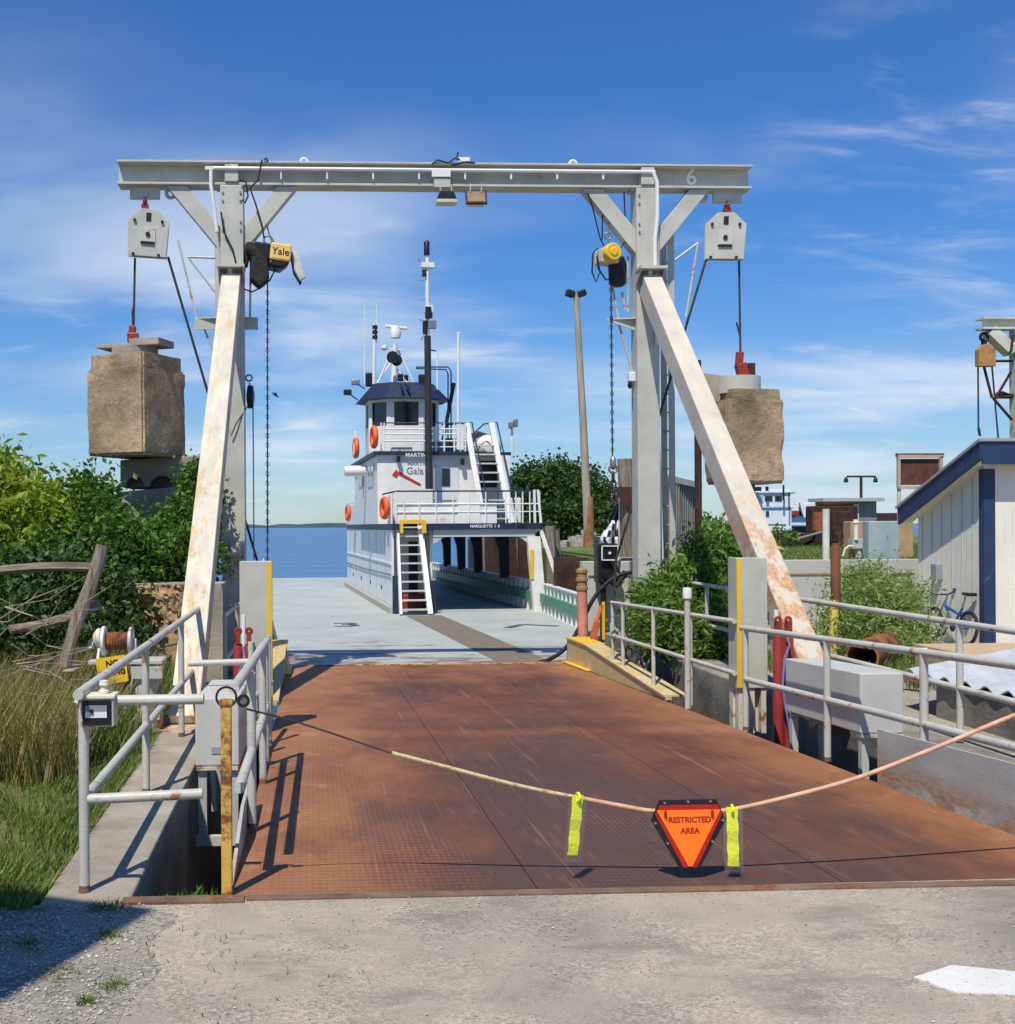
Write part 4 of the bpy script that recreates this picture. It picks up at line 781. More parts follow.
t = MB(); rough_box(t, at(125, 715, 10.4).x, 10.3, .36, .3, -.1, .16, .3, .03, 21, 6); tag(t.build('dark_rock', mat('dark_rock', (.06, .05, .045), .9, var=.4, bump=.8, bs=14), smooth=True), 'dark rock lying in front of the winch pedestal', 'rock')
# ---------------------------------------------------------------- things on the right edge near the ferry
t = thing('control_station', 'black control cabinet with a white framed panel on a post at the right ramp end', 'control box', tuple(at(610, 560, 19.8)))
Y = 19.8
MB().box(tuple(at(598, 583, Y)), tuple(at(613, 543, Y+.3))).box((at(605, 583, Y).x-.05, Y+.1, -1.9), (at(605, 583, Y).x+.05, Y+.2, at(605, 583, Y).z-.002)).build('cabinet', black, t, bevel=.02)
MB().box(tuple(at(602, 560, Y-.06)), tuple(at(618, 546, Y-.005))).build('panel_box', black, t, bevel=.004)
mb = MB(); 
for p0, p1 in (((602, 560), (602, 546)), ((618, 560), (618, 546)), ((602, 546), (618, 546)), ((602, 560), (618, 560))): mb.bar(at(*p0, Y-.07), at(*p1, Y-.07), .02, .02, (0, 1, 0))
mb.build('white_frame', whiterail, t); MB().lathe([(.025, -.02), (.02, 0)], tuple(at(609.5, 553, Y-.07)), 12, axis='y').build('push_button', whiterail, t)
mb = MB(); mb.tube([at(612, 560, Y-.02), at(617, 572, Y), at(612, 580, Y), at(606, 576, Y), at(616, 586, Y), at(626, 572, Y)], .06, 8); mb.build('cable_bundle', blackrub, t, smooth=True)
t = thing('flag', 'furled dark and white flag hanging beside the grey timber pile', 'flag', tuple(at(612, 545, 20)))
Y = 20.1; n = 14; vs, fs = [], []
for i in range(n+1):
    u = i/n; py = 504+(550-504)*u; w0 = 1+11*min(1, u*1.3) if u < .8 else 12-8*(u-.8)/.2; xr2 = 618.5-1*u
    for j in range(7):
        v = j/6; p = at(xr2-w0*(1-v)*1.5+0, py-(1-v)*0, Y+.10*math.sin(v*9+u*2)); vs.append(tuple(p))
def quads(cond): return [(i*7+j, i*7+j+1, (i+1)*7+j+1, (i+1)*7+j) for i in range(n) for j in range(6) if cond(i, j)]
stripe = lambda i, j: i > 4 and ((j+i//2) % 3 != 0)
o = MB().add(vs, quads(lambda i, j: not stripe(i, j))).build('dark_cloth', mat('dark_cloth', (.03, .03, .05), .8, var=.3), t, smooth=True)
o2 = MB().add(vs, quads(stripe)).build('white_pattern', mat('white_cloth', (.82, .82, .84), .8, var=.1), t, smooth=True)
for o_ in (o, o2): sm = o_.modifiers.new('thickness', 'SOLIDIFY'); sm.thickness = .01
MB().tube([at(619, 498, Y), at(618.5, 556, Y)], .015, 8).build('staff', whiterail, t)
t = thing('standing_pipe', 'pink rusty pipe with a banded tan top at the far right end of the ramp', 'pipe', tuple(at(584, 633, 19.2)))
Y = 19.5; a = at(583, 632, Y); b_ = at(582, 590, Y); c = at(581, 570, Y)
MB().tube([(a.x, a.y, -1.9), a, b_], .085, 14).build('pipe', mat('pink_rusty_paint', (.62, .26, .20), .7, rust=.2, rs=4), t, smooth=True)
M = Matrix.Translation(b_); h = c.z-b_.z
MB(M).lathe([(.10, 0), (.10, .05), (.085, .06), (.085, h*.45), (.105, h*.46), (.105, h*.6), (.085, h*.62), (.085, h*.85), (.10, h*.87), (.10, h), (.04, h+.04)], (0, 0, 0), 16).build('banded_top', mat('tan_bronze', (.34, .22, .11), .6, rust=.3, rs=8), t, smooth=True)
t = thing('mooring_hook', 'orange rusty hook with a yellow upright at the end of the right curb', 'hook', tuple(at(600, 640, 19)))
mb = MB(); mb.bar(at(597, 622, 18.9), at(593, 639, 18.9), .10, .09); mb.tube([at(593, 630, 18.9), at(597, 620, 18.9), at(600, 612, 19), at(602, 605, 19)], .035, 8); mb.build('hook', mat('orange_rusty_hook', (.55, .13, .06), .7, rust=.3, rs=8), t, smooth=True)
MB().bar(at(603.5, 640, 19), at(603.5, 602, 19), .05, .05).build('upright', yellow2, t, bevel=.01)
# black hose: from the deck up to the cabinet
pts = [(518, 662), (528, 663.5), (545, 661), (560, 653), (572, 640), (582, 622), (590, 605), (600, 590), (612, 579), (622, 574), (634, 572)]
zz = [20.2, 19.9, 19.7, 19.6, 19.6, 19.6, 19.6, 19.6, 19.6, 19.6, 19.6]
tag(MB().tube(sub([at(*p, z) for p, z in zip(pts, zz)]), .035, 10).build('hose', blackrub, smooth=True), 'thick black hose curving from the ferry deck up to the black control cabinet', 'hose')
tag(MB().chain(at(634, 574, 17.7), at(628, 668, 17.7), .16, .022).build('hanging_chain', darkrust), 'rusty chain hanging by the right retaining wall below the shrubs', 'chain')
# concrete dolphin block behind
t = thing('concrete_dolphin', 'pale stained concrete block with a sloping timber brace at the right ramp end', 'pier', tuple(at(620, 650, 20)))
Y = 20.6; MB().box((at(606, 670, Y).x, Y, -1.9), tuple(at(640, 579, Y+1.2))).box(tuple(at(622, 579.5, Y+.3)), tuple(at(640, 557, Y+.9))).build('block', conc, t, bevel=.03)
MB().bar(at(634, 570, Y-.12), at(604, 628, Y-.12), .14, .14).build('timber_brace', wood, t, bevel=.01)
# ---------------------------------------------------------------- left: old fence, rubble wall, stacked blocks
def plank(pts, w_, h, m, seed):
    mb = MB(); n = 14; P_ = [Vector(p) for p in pts]; vs = []
    for i in range(n+1):
        u = i/n; p = P_[0].lerp(P_[-1], u); d = (P_[-1]-P_[0]).normalized(); x_ = d.cross(Vector((0, 1, 0))).normalized(); y_ = d.cross(x_)
        k = 1+.16*noise.noise((u*3+seed, 1, 0)); bend = .03*math.sin(u*4+seed)
        for j in range(10):
            a = 2*math.pi*j/10; rr = 1+.28*noise.noise((math.cos(a)*1.5+seed, math.sin(a)*1.5, u*1.2))
            vs.append(p+x_*(math.cos(a)*w_*k*rr+bend)+y_*(math.sin(a)*h*k*rr))
    fs = [(i*10+j, i*10+(j+1) % 10, (i+1)*10+(j+1) % 10, (i+1)*10+j) for i in range(n) for j in range(10)]+[tuple(range(10))[::-1], tuple(n*10+j for j in range(10))]
    return mb.add(vs, fs)
fy = 10.6
fn = thing('ruined_fence', 'ruined grey timber fence with a leaning post and two broken rails in the tall grass', 'fence', tuple(at(70, 660, fy)))
plank([at(68, 668, fy), at(99, 545, fy+.2)], .062, .06, wood, 1).build('leaning_post', wood, fn)
plank([at(-60, 572, fy+.35), at(96, 569, fy+.35)], .045, .05, woodx, 5).build('rail', woodx, fn)
plank([at(10, 631, fy-.1), at(100, 605, fy+.3)], .046, .04, woodx, 9).build('rail', woodx, fn)
MB().box(tuple(at(62, 672, fy-.2)), tuple(at(84, 664, fy+.3))).build('foot_stone', conc, fn, bevel=.02)
t = MB(); a = at(124, 585, 13.9); b_ = at(197, 700, 13.9)
bm = MB(); n1, n2 = 34, 34; vs = []
for i in range(n1+1):
    for j in range(n2+1):
        p = Vector((a.x+(b_.x-a.x)*i/n1, 13.9, a.z+(0-a.z)*j/n2)); f_ = max(0, 1-max(0, j/n2-.36)*9)
        e = noise.noise(Vector((p.x*6, p.z*6, 0)))*.09+abs(noise.noise(Vector((p.x*15, p.z*15, 4))))*.07; vs.append(p+Vector((0, e*f_-.03*(1-f_), 0)))
fs = [(i*(n2+1)+j, (i+1)*(n2+1)+j, (i+1)*(n2+1)+j+1, i*(n2+1)+j+1) for i in range(n1) for j in range(n2)]
th = thing('rubble_wall', 'tan crumbling plaster and rubble wall below the dark bushes left of the gantry brace', 'wall', (a.x, 13.9, 0))
bm.add(vs, fs).build('rough_face', mat('tan_rubble', (.46, .31, .18), .95, var=.25, vs=5, bump=.9, bs=22, fine=.2), th)
MB().box((a.x, 14.03, 0), (b_.x+.3, 14.6, a.z)).build('wall_body', conc, th); MB().box((a.x-.05, 13.82, -.1), (a.x-.002, 14.0, a.z+.02)).build('edge_post', wood, th)
Y = 17.6
def blk(name, lab, x0, y0, x1, y1, yy, arches=()):
    a = at(x0, y0, yy); b_ = at(x1, y1, yy); th = thing(name, lab, 'concrete block', ((a.x+b_.x)/2, yy, b_.z), group='old concrete blocks stacked above the bushes')
    pts = [(a.x, b_.z)]
    for c0, c1 in arches:
        p0 = at(c0, y1, yy).x; p1 = at(c1, y1, yy).x
        for k in range(9):
            t_ = math.pi*k/8; pts.append(((p0+p1)/2-(p1-p0)/2*math.cos(t_), b_.z+(a.z-b_.z)*.36*math.sin(t_)))
    pts += [(b_.x, b_.z), (b_.x, a.z+.02), ((a.x+b_.x)/2, a.z-.02), (a.x, a.z-.06)]
    MB().prism(pts, 'y', yy, yy+.35).box((a.x+.01, yy+.351, b_.z), (b_.x-.01, yy+1.1, a.z-.07)).build('block', conc, th, bevel=.02)
blk('arched_block', 'upper weathered concrete block with two arched notches below the left counterweight', 120, 456, 206, 487, Y, ((126, 144), (150, 174)))
blk('plain_block', 'lower weathered concrete block half buried in the bushes', 118, 488, 180, 553, Y-.1)
blk('plain_block', 'lowest weathered concrete block hidden behind the dark bushes', 112, 554, 186, 652, Y-.1)
tag(MB().box(tuple(at(176, 600, 18.4)), tuple(at(212, 470, 19.2))).build('dark_timber_wall', darkrust), 'dark timber wall standing behind the bushes beside the left gantry column', 'wall')
t = thing('column_box', 'small grey junction box on the left gantry column above the guard post', 'box', tuple(at(236, 550, GY-.3)))
MB().box(tuple(at(230, 557, GY-.36)), tuple(at(241, 541, GY-.18))).build('casing', grey, t, bevel=.01); MB().box(tuple(at(231, 578, GY-.22)), tuple(at(240, 557.5, GY-.18))).build('back_plate', grey2, t)
# unseen hut added out of frame: its corner shades the gravel at lower left
hut = thing('shadow_hut', 'unseen tall white hut added left of the camera to cast the lower left shadow', 'hut', (-4.0, 1.2, 0))
M = Matrix.Translation((-2.45, 2.15, 0)) @ Matrix.Rotation(R(-22.5), 4, 'Z')
MB(M).box((-2.6, -3.2, 0), (-.12, -.12, 6.30)).build('wall', white, hut); MB(M).prism([(-2.8, -3.4), (0, -3.4), (0, 0), (-2.8, 0)], 'z', 6.30, 6.47).build('roof', navy, hut)
MB(M).box((-.119, -2.2, .02), (-.10, -1.4, 2.0)).build('door', navy, hut); MB(M).box((-1.8, -.119, 1.0), (-.9, -.10, 1.9)).build('window', glass, hut)
# ================================================================== FERRY
FROT = R(3.2); FO = atz(418, 613, -.47); FM = Matrix.Translation(FO) @ Matrix.Rotation(FROT, 4, 'Z'); FI = FM.inverted()
def fp(px, py, yf=0):
    o_ = FI @ CAM; d = FI.to_3x3() @ ray(px, py); t = (yf-o_.y)/d.y; return o_+d*t
def fx(px, yf=0): return fp(px, 560, yf).x
def fz(py, yf=0, px=440): return fp(px, py, yf).z
fe = thing('ferry_boat', 'white and navy car ferry with a wheelhouse berthed at the end of the ramp', 'ferry', tuple(FO), FROT)
def fb(mb, name, m, **k): k.setdefault('local', True); return mb.build(name, m, k.pop('parent', fe), **k)
XLF, XRF = fx(271), fx(541); YN, YF_ = -11.95, 22.0
deckm = mat('ferry_deck_paint', (.42, .455, .43), .55, var=.10, vs=.6, rust=.0, bump=.2, bs=30, streak=0)
def deck_nodes():
    m = deckm; N, L = nodes(m); b = N['Principled BSDF']; tc = N.new('ShaderNodeTexCoord'); sp = N.new('ShaderNodeSeparateXYZ'); L.new(tc.outputs['Object'], sp.inputs[0])
    mp = N.new('ShaderNodeMapping'); mp.inputs['Scale'].default_value = (.55, 1.3, 1); mp.inputs['Location'].default_value = (.7, 3.4, 0); L.new(tc.outputs['Object'], mp.inputs[0])
    n = N.new('ShaderNodeTexNoise'); n.inputs['Scale'].default_value = .9; n.inputs['Detail'].default_value = 10; n.inputs['Roughness'].default_value = .72; L.new(mp.outputs[0], n.inputs['Vector'])
    e = N.new('ShaderNodeMapRange'); L.new(sp.outputs[1], e.inputs[0]); e.inputs[1].default_value = -12; e.inputs[2].default_value = -5; e.inputs[3].default_value = .13; e.inputs[4].default_value = -.10
    a = N.new('ShaderNodeMath'); L.new(n.outputs[0], a.inputs[0]); L.new(e.outputs[0], a.inputs[1])
    r = N.new('ShaderNodeMapRange'); r.interpolation_type = 'SMOOTHSTEP'; L.new(a.outputs[0], r.inputs[0]); r.inputs[1].default_value = .53; r.inputs[2].default_value = .66; r.inputs[4].default_value = .9
    x = N.new('ShaderNodeMix'); x.data_type = 'RGBA'; L.new(r.outputs[0], x.inputs[0]); L.new(b.inputs['Base Color'].links[0].from_socket, x.inputs[6]); x.inputs[7].default_value = (.17, .085, .075, 1)
    n2 = N.new('ShaderNodeTexNoise'); n2.inputs['Scale'].default_value = 3; n2.inputs['Detail'].default_value = 8; n2.inputs['Roughness'].default_value = .75; L.new(mp.outputs[0], n2.inputs['Vector'])
    r2 = N.new('ShaderNodeMapRange'); L.new(n2.outputs[0], r2.inputs[0]); r2.inputs[1].default_value = .56; r2.inputs[2].default_value = .68; r2.inputs[4].default_value = .5
    x2 = N.new('ShaderNodeMix'); x2.data_type = 'RGBA'; L.new(r2.outputs[0], x2.inputs[0]); L.new(x.outputs[2], x2.inputs[6]); x2.inputs[7].default_value = (.30, .22, .16, 1)
    L.new(x2.outputs[2], b.inputs['Base Color'])
deck_nodes()
fb(MB().prism([(XLF, YN), (XRF+.6, YN), (XRF+.25, YN+6), (XRF, YF_-2), (XRF-1.5, YF_), (XLF+.5, YF_), (XLF, YF_-2)], 'z', -.25, 0), 'car_deck', deckm)
fb(MB().prism([(XLF+.02, YN+.2), (XRF+.5, YN+.2), (XRF+.2, YN+6), (XRF-.02, YF_-2), (XRF-1.5, YF_-.1), (XLF+.5, YF_-.1), (XLF+.02, YF_-2)], 'z', -1.9, -.251), 'hull', navy)
fb(MB().prism([(fx(401), -.95), (fx(435), -.95), (fx(435)+.16, YN+.02), (fx(401)+.16, YN+.02)], 'z', .0, .006), 'non_slip_strip', mat('brown_non_slip', (.20, .165, .125), .95, var=.15, bump=.6, bs=60))
mark = mat('navy_deck_marking', (.07, .10, .13), .7, rust=.0, var=.4, vs=6)
c = FI @ atz(347, 625, -.47); text('3', 1.5, Matrix.Translation((c.x, c.y, .004)), mark, 'lane_number', fe, ext=.002, local=True, bold=.04)
c = FI @ atz(524, 626, -.47); fb(MB().bar((c.x-.5, c.y-.45, .004), (c.x+.05, c.y+.35, .004), .2, .006, (0, 0, 1)).bar((c.x+.05, c.y+.35, .005), (c.x+.75, c.y-.2, .005), .22, .006, (0, 0, 1)), 'lane_arrow', mark)
# low kerb at casing foot, left deck edge rail at the far end
CL, CR = fx(393), fx(434); ZD = fz(523.5); YB = 14.3
casem = mat('white_casing_paint', (.78, .78, .75), .4, var=.07, rust=.16, rs=2.4, rcol=(.50, .40, .28), streak=.25, rmax=.5)
fb(MB().prism([(CL-.12, -.15), (CL-.02, -.15), (CL-.02, YB), (CL-.12, YB)], 'z', 0, .16), 'foot_kerb', mat('tan_kerb', (.42, .40, .34), .7, rust=.1))
fb(MB().box((CL, .3, 0), (CL+.06, YB, ZD-.17)).box((CR-.06, .3, 0), (CR, YB, ZD-.17)).box((CL+.061, 1.3, 0), (CR-.061, 1.36, ZD-.17)).box((CL+.061, YB-.06, 0), (CR-.061, YB, ZD-.17)), 'casing', casem)
fb(MB().box((fx(409, 1.2), 1.27, .25), (fx(418, 1.2), 1.295, ZD-.5)), 'casing_door', black)
fb(MB().box((CL+.1, .9, .02), (CR-.1, 1.25, .45)).box((CL+.25, .7, .02), (CR-.35, 1.0, .3)), 'stowed_gear', redpaint, bevel=.05)
fb(MB().tube([(CL-.03, .3, 1.0), (CL-.03, 7, .92), (CL-.03, YB, .9)], .015, 6), 'grab_rail', black)
# plate seams, strake and scuppers on the casing
for i in range(6): fb(MB().box((CL-.006, 1.8+i*2.2, .18), (CL-.0005, 1.815+i*2.2, ZD-.18)), 'plate_seam', mat('rust_seam', (.40, .33, .26), .7, var=.4, vs=6, streak=.5))
fb(MB().box((CL-.03, .35, 1.28), (CL-.0005, YB-.1, 1.33)), 'rubbing_strake', casem)
for i in range(4): fb(MB().box((CL-.012, 2.6+i*3, .50), (CL-.0005, 2.8+i*3, .62)), 'scupper', black)
# casing stair
st = MB()
b0, t0 = (-.75, 0), (.28, ZD-.05)
sl_ = lambda px0, px1: ((fx(px0, b0[0]), b0[0], 0), (fx(px1, t0[0]), t0[0], ZD))
a = sl_(400.5, 397.5); b_ = sl_(430, 419.5)
stair = fb(MB().bar(*a, .06, .22, (0, 1, 0)), 'stair', whiterail); 
fb(MB().bar(*b_, .13, .22, (0, 1, 0)), 'stair', whiterail)
for i in range(10):
    u = (i+.6)/10; y_ = b0[0]+(t0[0]-b0[0])*u; z_ = ZD*u
    xa = a[0][0]+(a[1][0]-a[0][0])*u; xb = b_[0][0]+(b_[1][0]-b_[0][0])*u
    fb(MB().box((xa+.03, y_-.11, z_-.02), (xb-.06, y_+.11, z_+.015)), 'tread', mat('grey_tread', (.58, .60, .60), .5))
fb(MB().box((fx(392.5, -.2), -.25, 0), (fx(399, -.2), -.12, fz(575))).box((fx(430.5, -.2), -.25, 0), (fx(435.5, -.2), -.12, fz(580))), 'foot_post', navy)
fb(MB().box((fx(400, -.05), -.12, ZD+.0), (fx(426, -.05), -.02, ZD+.10)).box((fx(400, -.05), -.12, ZD-.25), (fx(403, -.05), -.02, ZD)).box((fx(422, -.05), -.12, ZD-.25), (fx(426, -.05), -.02, ZD)), 'yellow_stair_header', yellow2)
# upper deck
UR = fx(543)
fb(MB().box((CL-.02, 0, ZD-.16), (fx(402), .3, ZD)).box((fx(424), 0, ZD-.16), (UR, .3, ZD)).box((CL-.02, .301, ZD-.16), (UR, YB+.1, ZD)), 'upper_deck', navy)
fb(MB().box((CR+.0, .08, fz(537)), (fx(536), .24, ZD-.165)).prism([(fx(520), fz(537)+.001), (fx(536), fz(537)+.001), (fx(536), fz(549))], 'y', .1, .22).prism([(CR, fz(537)+.001), (CR+.30, fz(537)+.001), (CR, fz(544))], 'y', .1, .22), 'portal_beam', mat('grey_ship_beam', (.5, .52, .48), .5, var=.06))
a0 = fx(532)
fb(MB().prism([(fx(528), fz(537)), (fx(541), fz(537)), (fx(547), 0), (fx(534.5), 0)], 'y', .06, .26).bar((fx(541), .1, fz(528)), (fx(555), -.6, fz(590)), .05, .10), 'portal_leg', white)
fb(MB().box((fx(530.5), .03, fz(580)), (fx(534), .055, fz(550))), 'yellow_panel', yellow2)
fb(MB().box((CR, YB-.2, ZD-.36), (XRF, YB, ZD-.165)), 'rear_portal_beam', navy)
for yf in (3.4, 7.4, 10.4, 13.4):
    w0 = .55; x1 = XRF-.10
    fb(MB().prism([(x1, .75), (x1, ZD-.165), (x1-w0*.9, ZD-.165), (x1-.30, ZD-.8), (x1-.26, .75)], 'y', yf, yf+.20), 'tapered_pillar', black)
# bulwark on the right side with ribs and green stripe; continues past the portal to the near end
green = mat('green_stripe_paint', (.10, .30, .18), .5, var=.1)
def bulw(y0, y1, x0, x1, ht):
    fb(MB().prism([(x0, y0), (x1, y1), (x1+.05, y1), (x0+.05, y0)], 'z', .0, ht*.40), 'bulwark_foot', white)
    fb(MB().prism([(x0-.16, y0), (x1-.16, y1), (x1+.055, y1), (x0+.055, y0)], 'z', ht*.36, ht*.68), 'green_stripe', green)
    fb(MB().prism([(x0, y0), (x1, y1), (x1+.05, y1), (x0+.05, y0)], 'z', ht*.661, ht), 'bulwark_panel', white)
    fb(MB().prism([(x0-.08, y0), (x1-.08, y1), (x1+.07, y1), (x0+.07, y0)], 'z', ht, ht+.03), 'cap_rail', whiterail)
    n = int((y1-y0)/.55)
    for i in range(n+1):
        y_ = y0+.05+(y1-y0-.1)*i/n; x_ = x0+(x1-x0)*i/n
        fb(MB().prism([(x_-.02, 0), (x_-.02, ht-.005), (x_-.05, ht-.005), (x_-.17, 0)], 'y', y_-.02, y_+.02), 'bulwark_rib', white)
bulw(.27, 20.0, XRF-.02, XRF-.25, .78)
bulw(-7.2, -.0, fx(603, -7.2), XRF+.12, .72)
# left far-end thin railing
mb = MB()
for i in range(6): mb.tube([(XLF+.08, 14.5+i*1.4, 0), (XLF+.08, 14.5+i*1.4, .9)], .02, 6)
mb.tube([(XLF+.08, 14.5, .9), (XLF+.08, 21.5, .9)], .015, 6).tube([(XLF+.08, 14.5, .45), (XLF+.08, 21.5, .45)], .012, 6)
fb(mb, 'stern_rail', whiterail)
# ---- deck house
HY = 1.3; HYB = 8.2
HL, HR = fx(378, HY), fx(511.5, HY); ZH = fz(455, HY); 
D0, D1 = fx(433, HY), fx(460, HY)
fb(MB().box((HL, HY, ZD), (D0, HYB, ZH)).box((D0+.001, HY+.12, ZD), (fx(480, HY), HYB-.05, ZH-.001)).box((fx(480, HY)+.001, HY+.5, ZD), (HR-.3, HYB-.1, ZH-.002)).box((HR-.30, HY+.15, ZD), (HR-.0, HYB, ZH)), 'deck_house', white)
fb(MB().box((HL-.12, HY-.12, ZH), (fx(424, HY), HYB+.1, ZH+.10)).box((fx(424, HY)+.001, HY-.1, ZH+.005), (fx(469, HY), HYB+.1, ZH+.098)).box((fx(469, HY)+.001, HY+.2, ZH+.003), (HR+.05, HYB+.1, ZH+.096)), 'house_roof', navy)
fb(MB().box((fx(433.5, HY+.1), HY+.09, fz(500, HY)), (fx(459, HY+.1), HY+.118, fz(459, HY))), 'house_door', mat('grey_white_door', (.66, .69, .70), .4, var=.04))
fb(MB().box((fx(443, HY), HY+.07, fz(486, HY)), (fx(451, HY), HY+.088, fz(468, HY))), 'door_window', glass)
fb(MB().box((fx(397, HY), HY-.20, fz(462, HY)), (fx(400, HY), HY-.002, fz(456.5, HY))).box((fx(461, HY), HY-.1, fz(465, HY)), (fx(464.5, HY), HY-.002, fz(458.5, HY))), 'deck_light', black)
for (p0, p1) in ((368, 374), (359, 363)):
    ya = HY; 
    def sy(px):  # depth on the left wall for a pixel column
        o_ = FI @ CAM; d = FI.to_3x3() @ ray(px, 470); return o_.y+d.y*(HL-o_.x)/d.x
    y_a, y_b = sy(p1), sy(p0)
    zt_, zb_ = fp(371, 466, (y_a+y_b)/2).z, fp(371, 487, (y_a+y_b)/2).z
    fb(MB().box((HL-.02, y_a, zb_), (HL-.002, y_b, zt_)), 'side_window', glass)
    fb(MB().box((HL-.03, y_a-.04, zb_-.04), (HL-.021, y_a, zt_+.04)).box((HL-.03, y_b, zb_-.04), (HL-.021, y_b+.04, zt_+.04)).box((HL-.03, (y_a+y_b)/2-.02, zb_), (HL-.021, (y_a+y_b)/2+.02, zt_)), 'window_frame', whiterail)
# axe emblem and lettering
def hp(px, py, dy=0): p = fp(px, py, HY-dy); return (p.x, p.z)
axer = mat('axe_red', (.45, .04, .03), .5, bump=0)
fb(MB().prism([hp(398, 471), hp(421, 484), hp(420, 486), hp(396.5, 474)], 'y', HY-.012, HY-.001).prism([hp(392, 475), hp(396.5, 469), hp(398, 474.5), hp(396.5, 478)], 'y', HY-.016, HY-.0125), 'axe_emblem', axer)
pp = fp(415, 471, HY-.01); text('Gaia', .27, face_m(pp) @ Matrix.Shear('XZ', 4, (.0, 0)) if 0 else face_m(pp), mat('slate_lettering', (.22, .24, .36), .5, bump=0), 'lettering', fe, ext=.003, local=True)
pp = fp(416, 455.2, HY-.125); text('MARTIN', .16, face_m(pp), whiterail, 'lettering', fe, ext=.003, local=True, bold=.004)
pp = fp(485, 524, -.01); text('MARQUETTE  I  II', .105, face_m((pp.x, -.006, ZD-.08)), whiterail, 'lettering', fe, ext=.003, local=True, bold=.003)
fb(MB().box((fx(518), -.012, ZD-.13), (fx(521), -.001, ZD-.04)).box((fx(522), -.012, ZD-.13), (fx(525), -.001, ZD-.04)), 'fascia_mark', black)
# front bulwark panels + rails of the upper deck
z_r = fz(491); 
fb(MB().box((fx(398), .12, ZD), (fx(498), .15, fz(503))).box((fx(459), .10, ZD), (fx(481), .118, fz(494))), 'front_panel', white)
mb = MB()
for zz_, m_ in ((z_r, 0),): mb.tube([(fx(383, .9), .9, z_r-.06), (fx(397), .1, z_r), (fx(541), .1, z_r)], .022, 8).tube([(fx(541), .1, z_r), (fx(541), YB, z_r)], .022, 8)
fb(mb, 'top_rail', navy)
mb = MB(); mb.tube([(fx(397), .1, fz(504)), (fx(541), .1, fz(504))], .018, 8); mb.tube([(fx(397), .1, fz(512)), (fx(541), .1, fz(512))], .015, 8)
fb(mb, 'rail_bars', whiterail)
for px in (397, 405, 420, 437, 454, 470, 487, 507, 511, 517, 524, 531): fb(MB().tube([(fx(px), .1, ZD), (fx(px), .1, z_r)], .018, 6), 'rail_post', whiterail)
for i in range(8): fb(MB().tube([(fx(541), .1+i*2, ZD), (fx(541), .1+i*2, z_r)], .018, 6), 'rail_post', whiterail)
fb(MB().bar((fx(536), .1, ZD), (fx(535.5), .1, z_r+.03), .06, .05).bar((fx(542), .1, ZD), (fx(539), .1, z_r+.03), .06, .05), 'corner_post', whiterail)
fb(MB().box((fx(516), 1.2, ZD), (fx(532), 1.6, fz(497))).box((fx(463), .6, ZD), (fx(478), 1.1, fz(500))), 'deck_locker', white, bevel=.03)
mb = MB(); mb.tube([(CL+.05, .5, ZD), (CL+.05, .5, z_r-.05)], .02, 6); mb.box((CL-.01, .3, ZD), (CL+.03, 4.5, z_r-.1)); fb(mb, 'side_panel', white)
# stair from the upper deck to the house roof
y0s, y1s = HY-.55, HY+.15
A = ((fx(484, y0s), y0s, ZD), (fx(467, y1s), y1s, fz(423, y1s))); B = ((fx(511, y0s), y0s, ZD), (fx(492, y1s), y1s, fz(423, y1s)))
for s_ in (A, B): fb(MB().bar(*s_, .15, .10, (0, 1, 0)), 'roof_stair', whiterail)
for s_ in (A, B):
    o1 = Vector((.14, -.1, .02)); fb(MB().tube([Vector(s_[0])+o1+Vector((0, 0, .3)), Vector(s_[1])+o1, Vector(s_[1])+Vector((-.15, .3, 0)), Vector(s_[1])+Vector((-.6, .6, 0)) if s_ is A else Vector(s_[1])+Vector((-.35, .5, -.2))], .02, 6), 'stair_handrail', navy)
for i in range(9):
    u = (i+.5)/11; p_ = Vector(A[0]).lerp(Vector(A[1]), u); q_ = Vector(B[0]).lerp(Vector(B[1]), u)
    fb(MB().box((p_.x+.06, p_.y-.08, p_.z-.02), (q_.x-.06, p_.y+.1, p_.z+.02)), 'tread', mat('grey_tread', (.5, .52, .52)))
fb(MB().box((fx(481, HY+.4), HY+.47, fz(487, HY)), (fx(500, HY+.4), HY+.499, fz(460, HY))), 'rear_opening', black)
# funnel, canister, gear on house roof
zr = ZH+.10
fb(MB().box((fx(445, 4.5), 4.5, zr), (fx(475, 4.5), 6.3, fz(438, 4.5))).box((fx(452, 4), 4.0, zr), (fx(468, 4), 4.45, fz(446, 4))), 'engine_casing', mat('slate_blue_paint', (.10, .13, .18), .5, var=.15), bevel=.04)
fb(MB().prism([(fx(472, 5), zr), (fx(490, 5), zr), (fx(488, 5), fz(434, 5)), (fx(479, 5), fz(431, 5)), (fx(472, 5), fz(433, 5))], 'y', 4.9, 5.9), 'funnel', mat('funnel_dark', (.05, .055, .07), .6), bevel=.04)
pc = fp(490, 447, 2.2); r_ = (fx(503, 2.2)-fx(477, 2.2))/2
MBc = MB().lathe([(.01, -.75), (r_*.55, -.70), (r_*.9, -.5), (r_, -.2), (r_, .2), (r_*.9, .5), (r_*.5, .7), (.01, .75)], tuple(pc+Vector((0, .5, 0))), 24, axis='y')
fb(MBc, 'life_raft_canister', mat('cream_canister', (.82, .78, .68), .35, var=.03, bump=0), smooth=True)
fb(MB().torus(tuple(pc+Vector((0, .3, 0))), r_, .015, 24, 6).box((pc.x-.3, 1.9, zr), (pc.x-.22, 3.3, pc.z-r_*.5)).box((pc.x+.22, 1.9, zr), (pc.x+.30, 3.3, pc.z-r_*.5)), 'canister_cradle', navy)
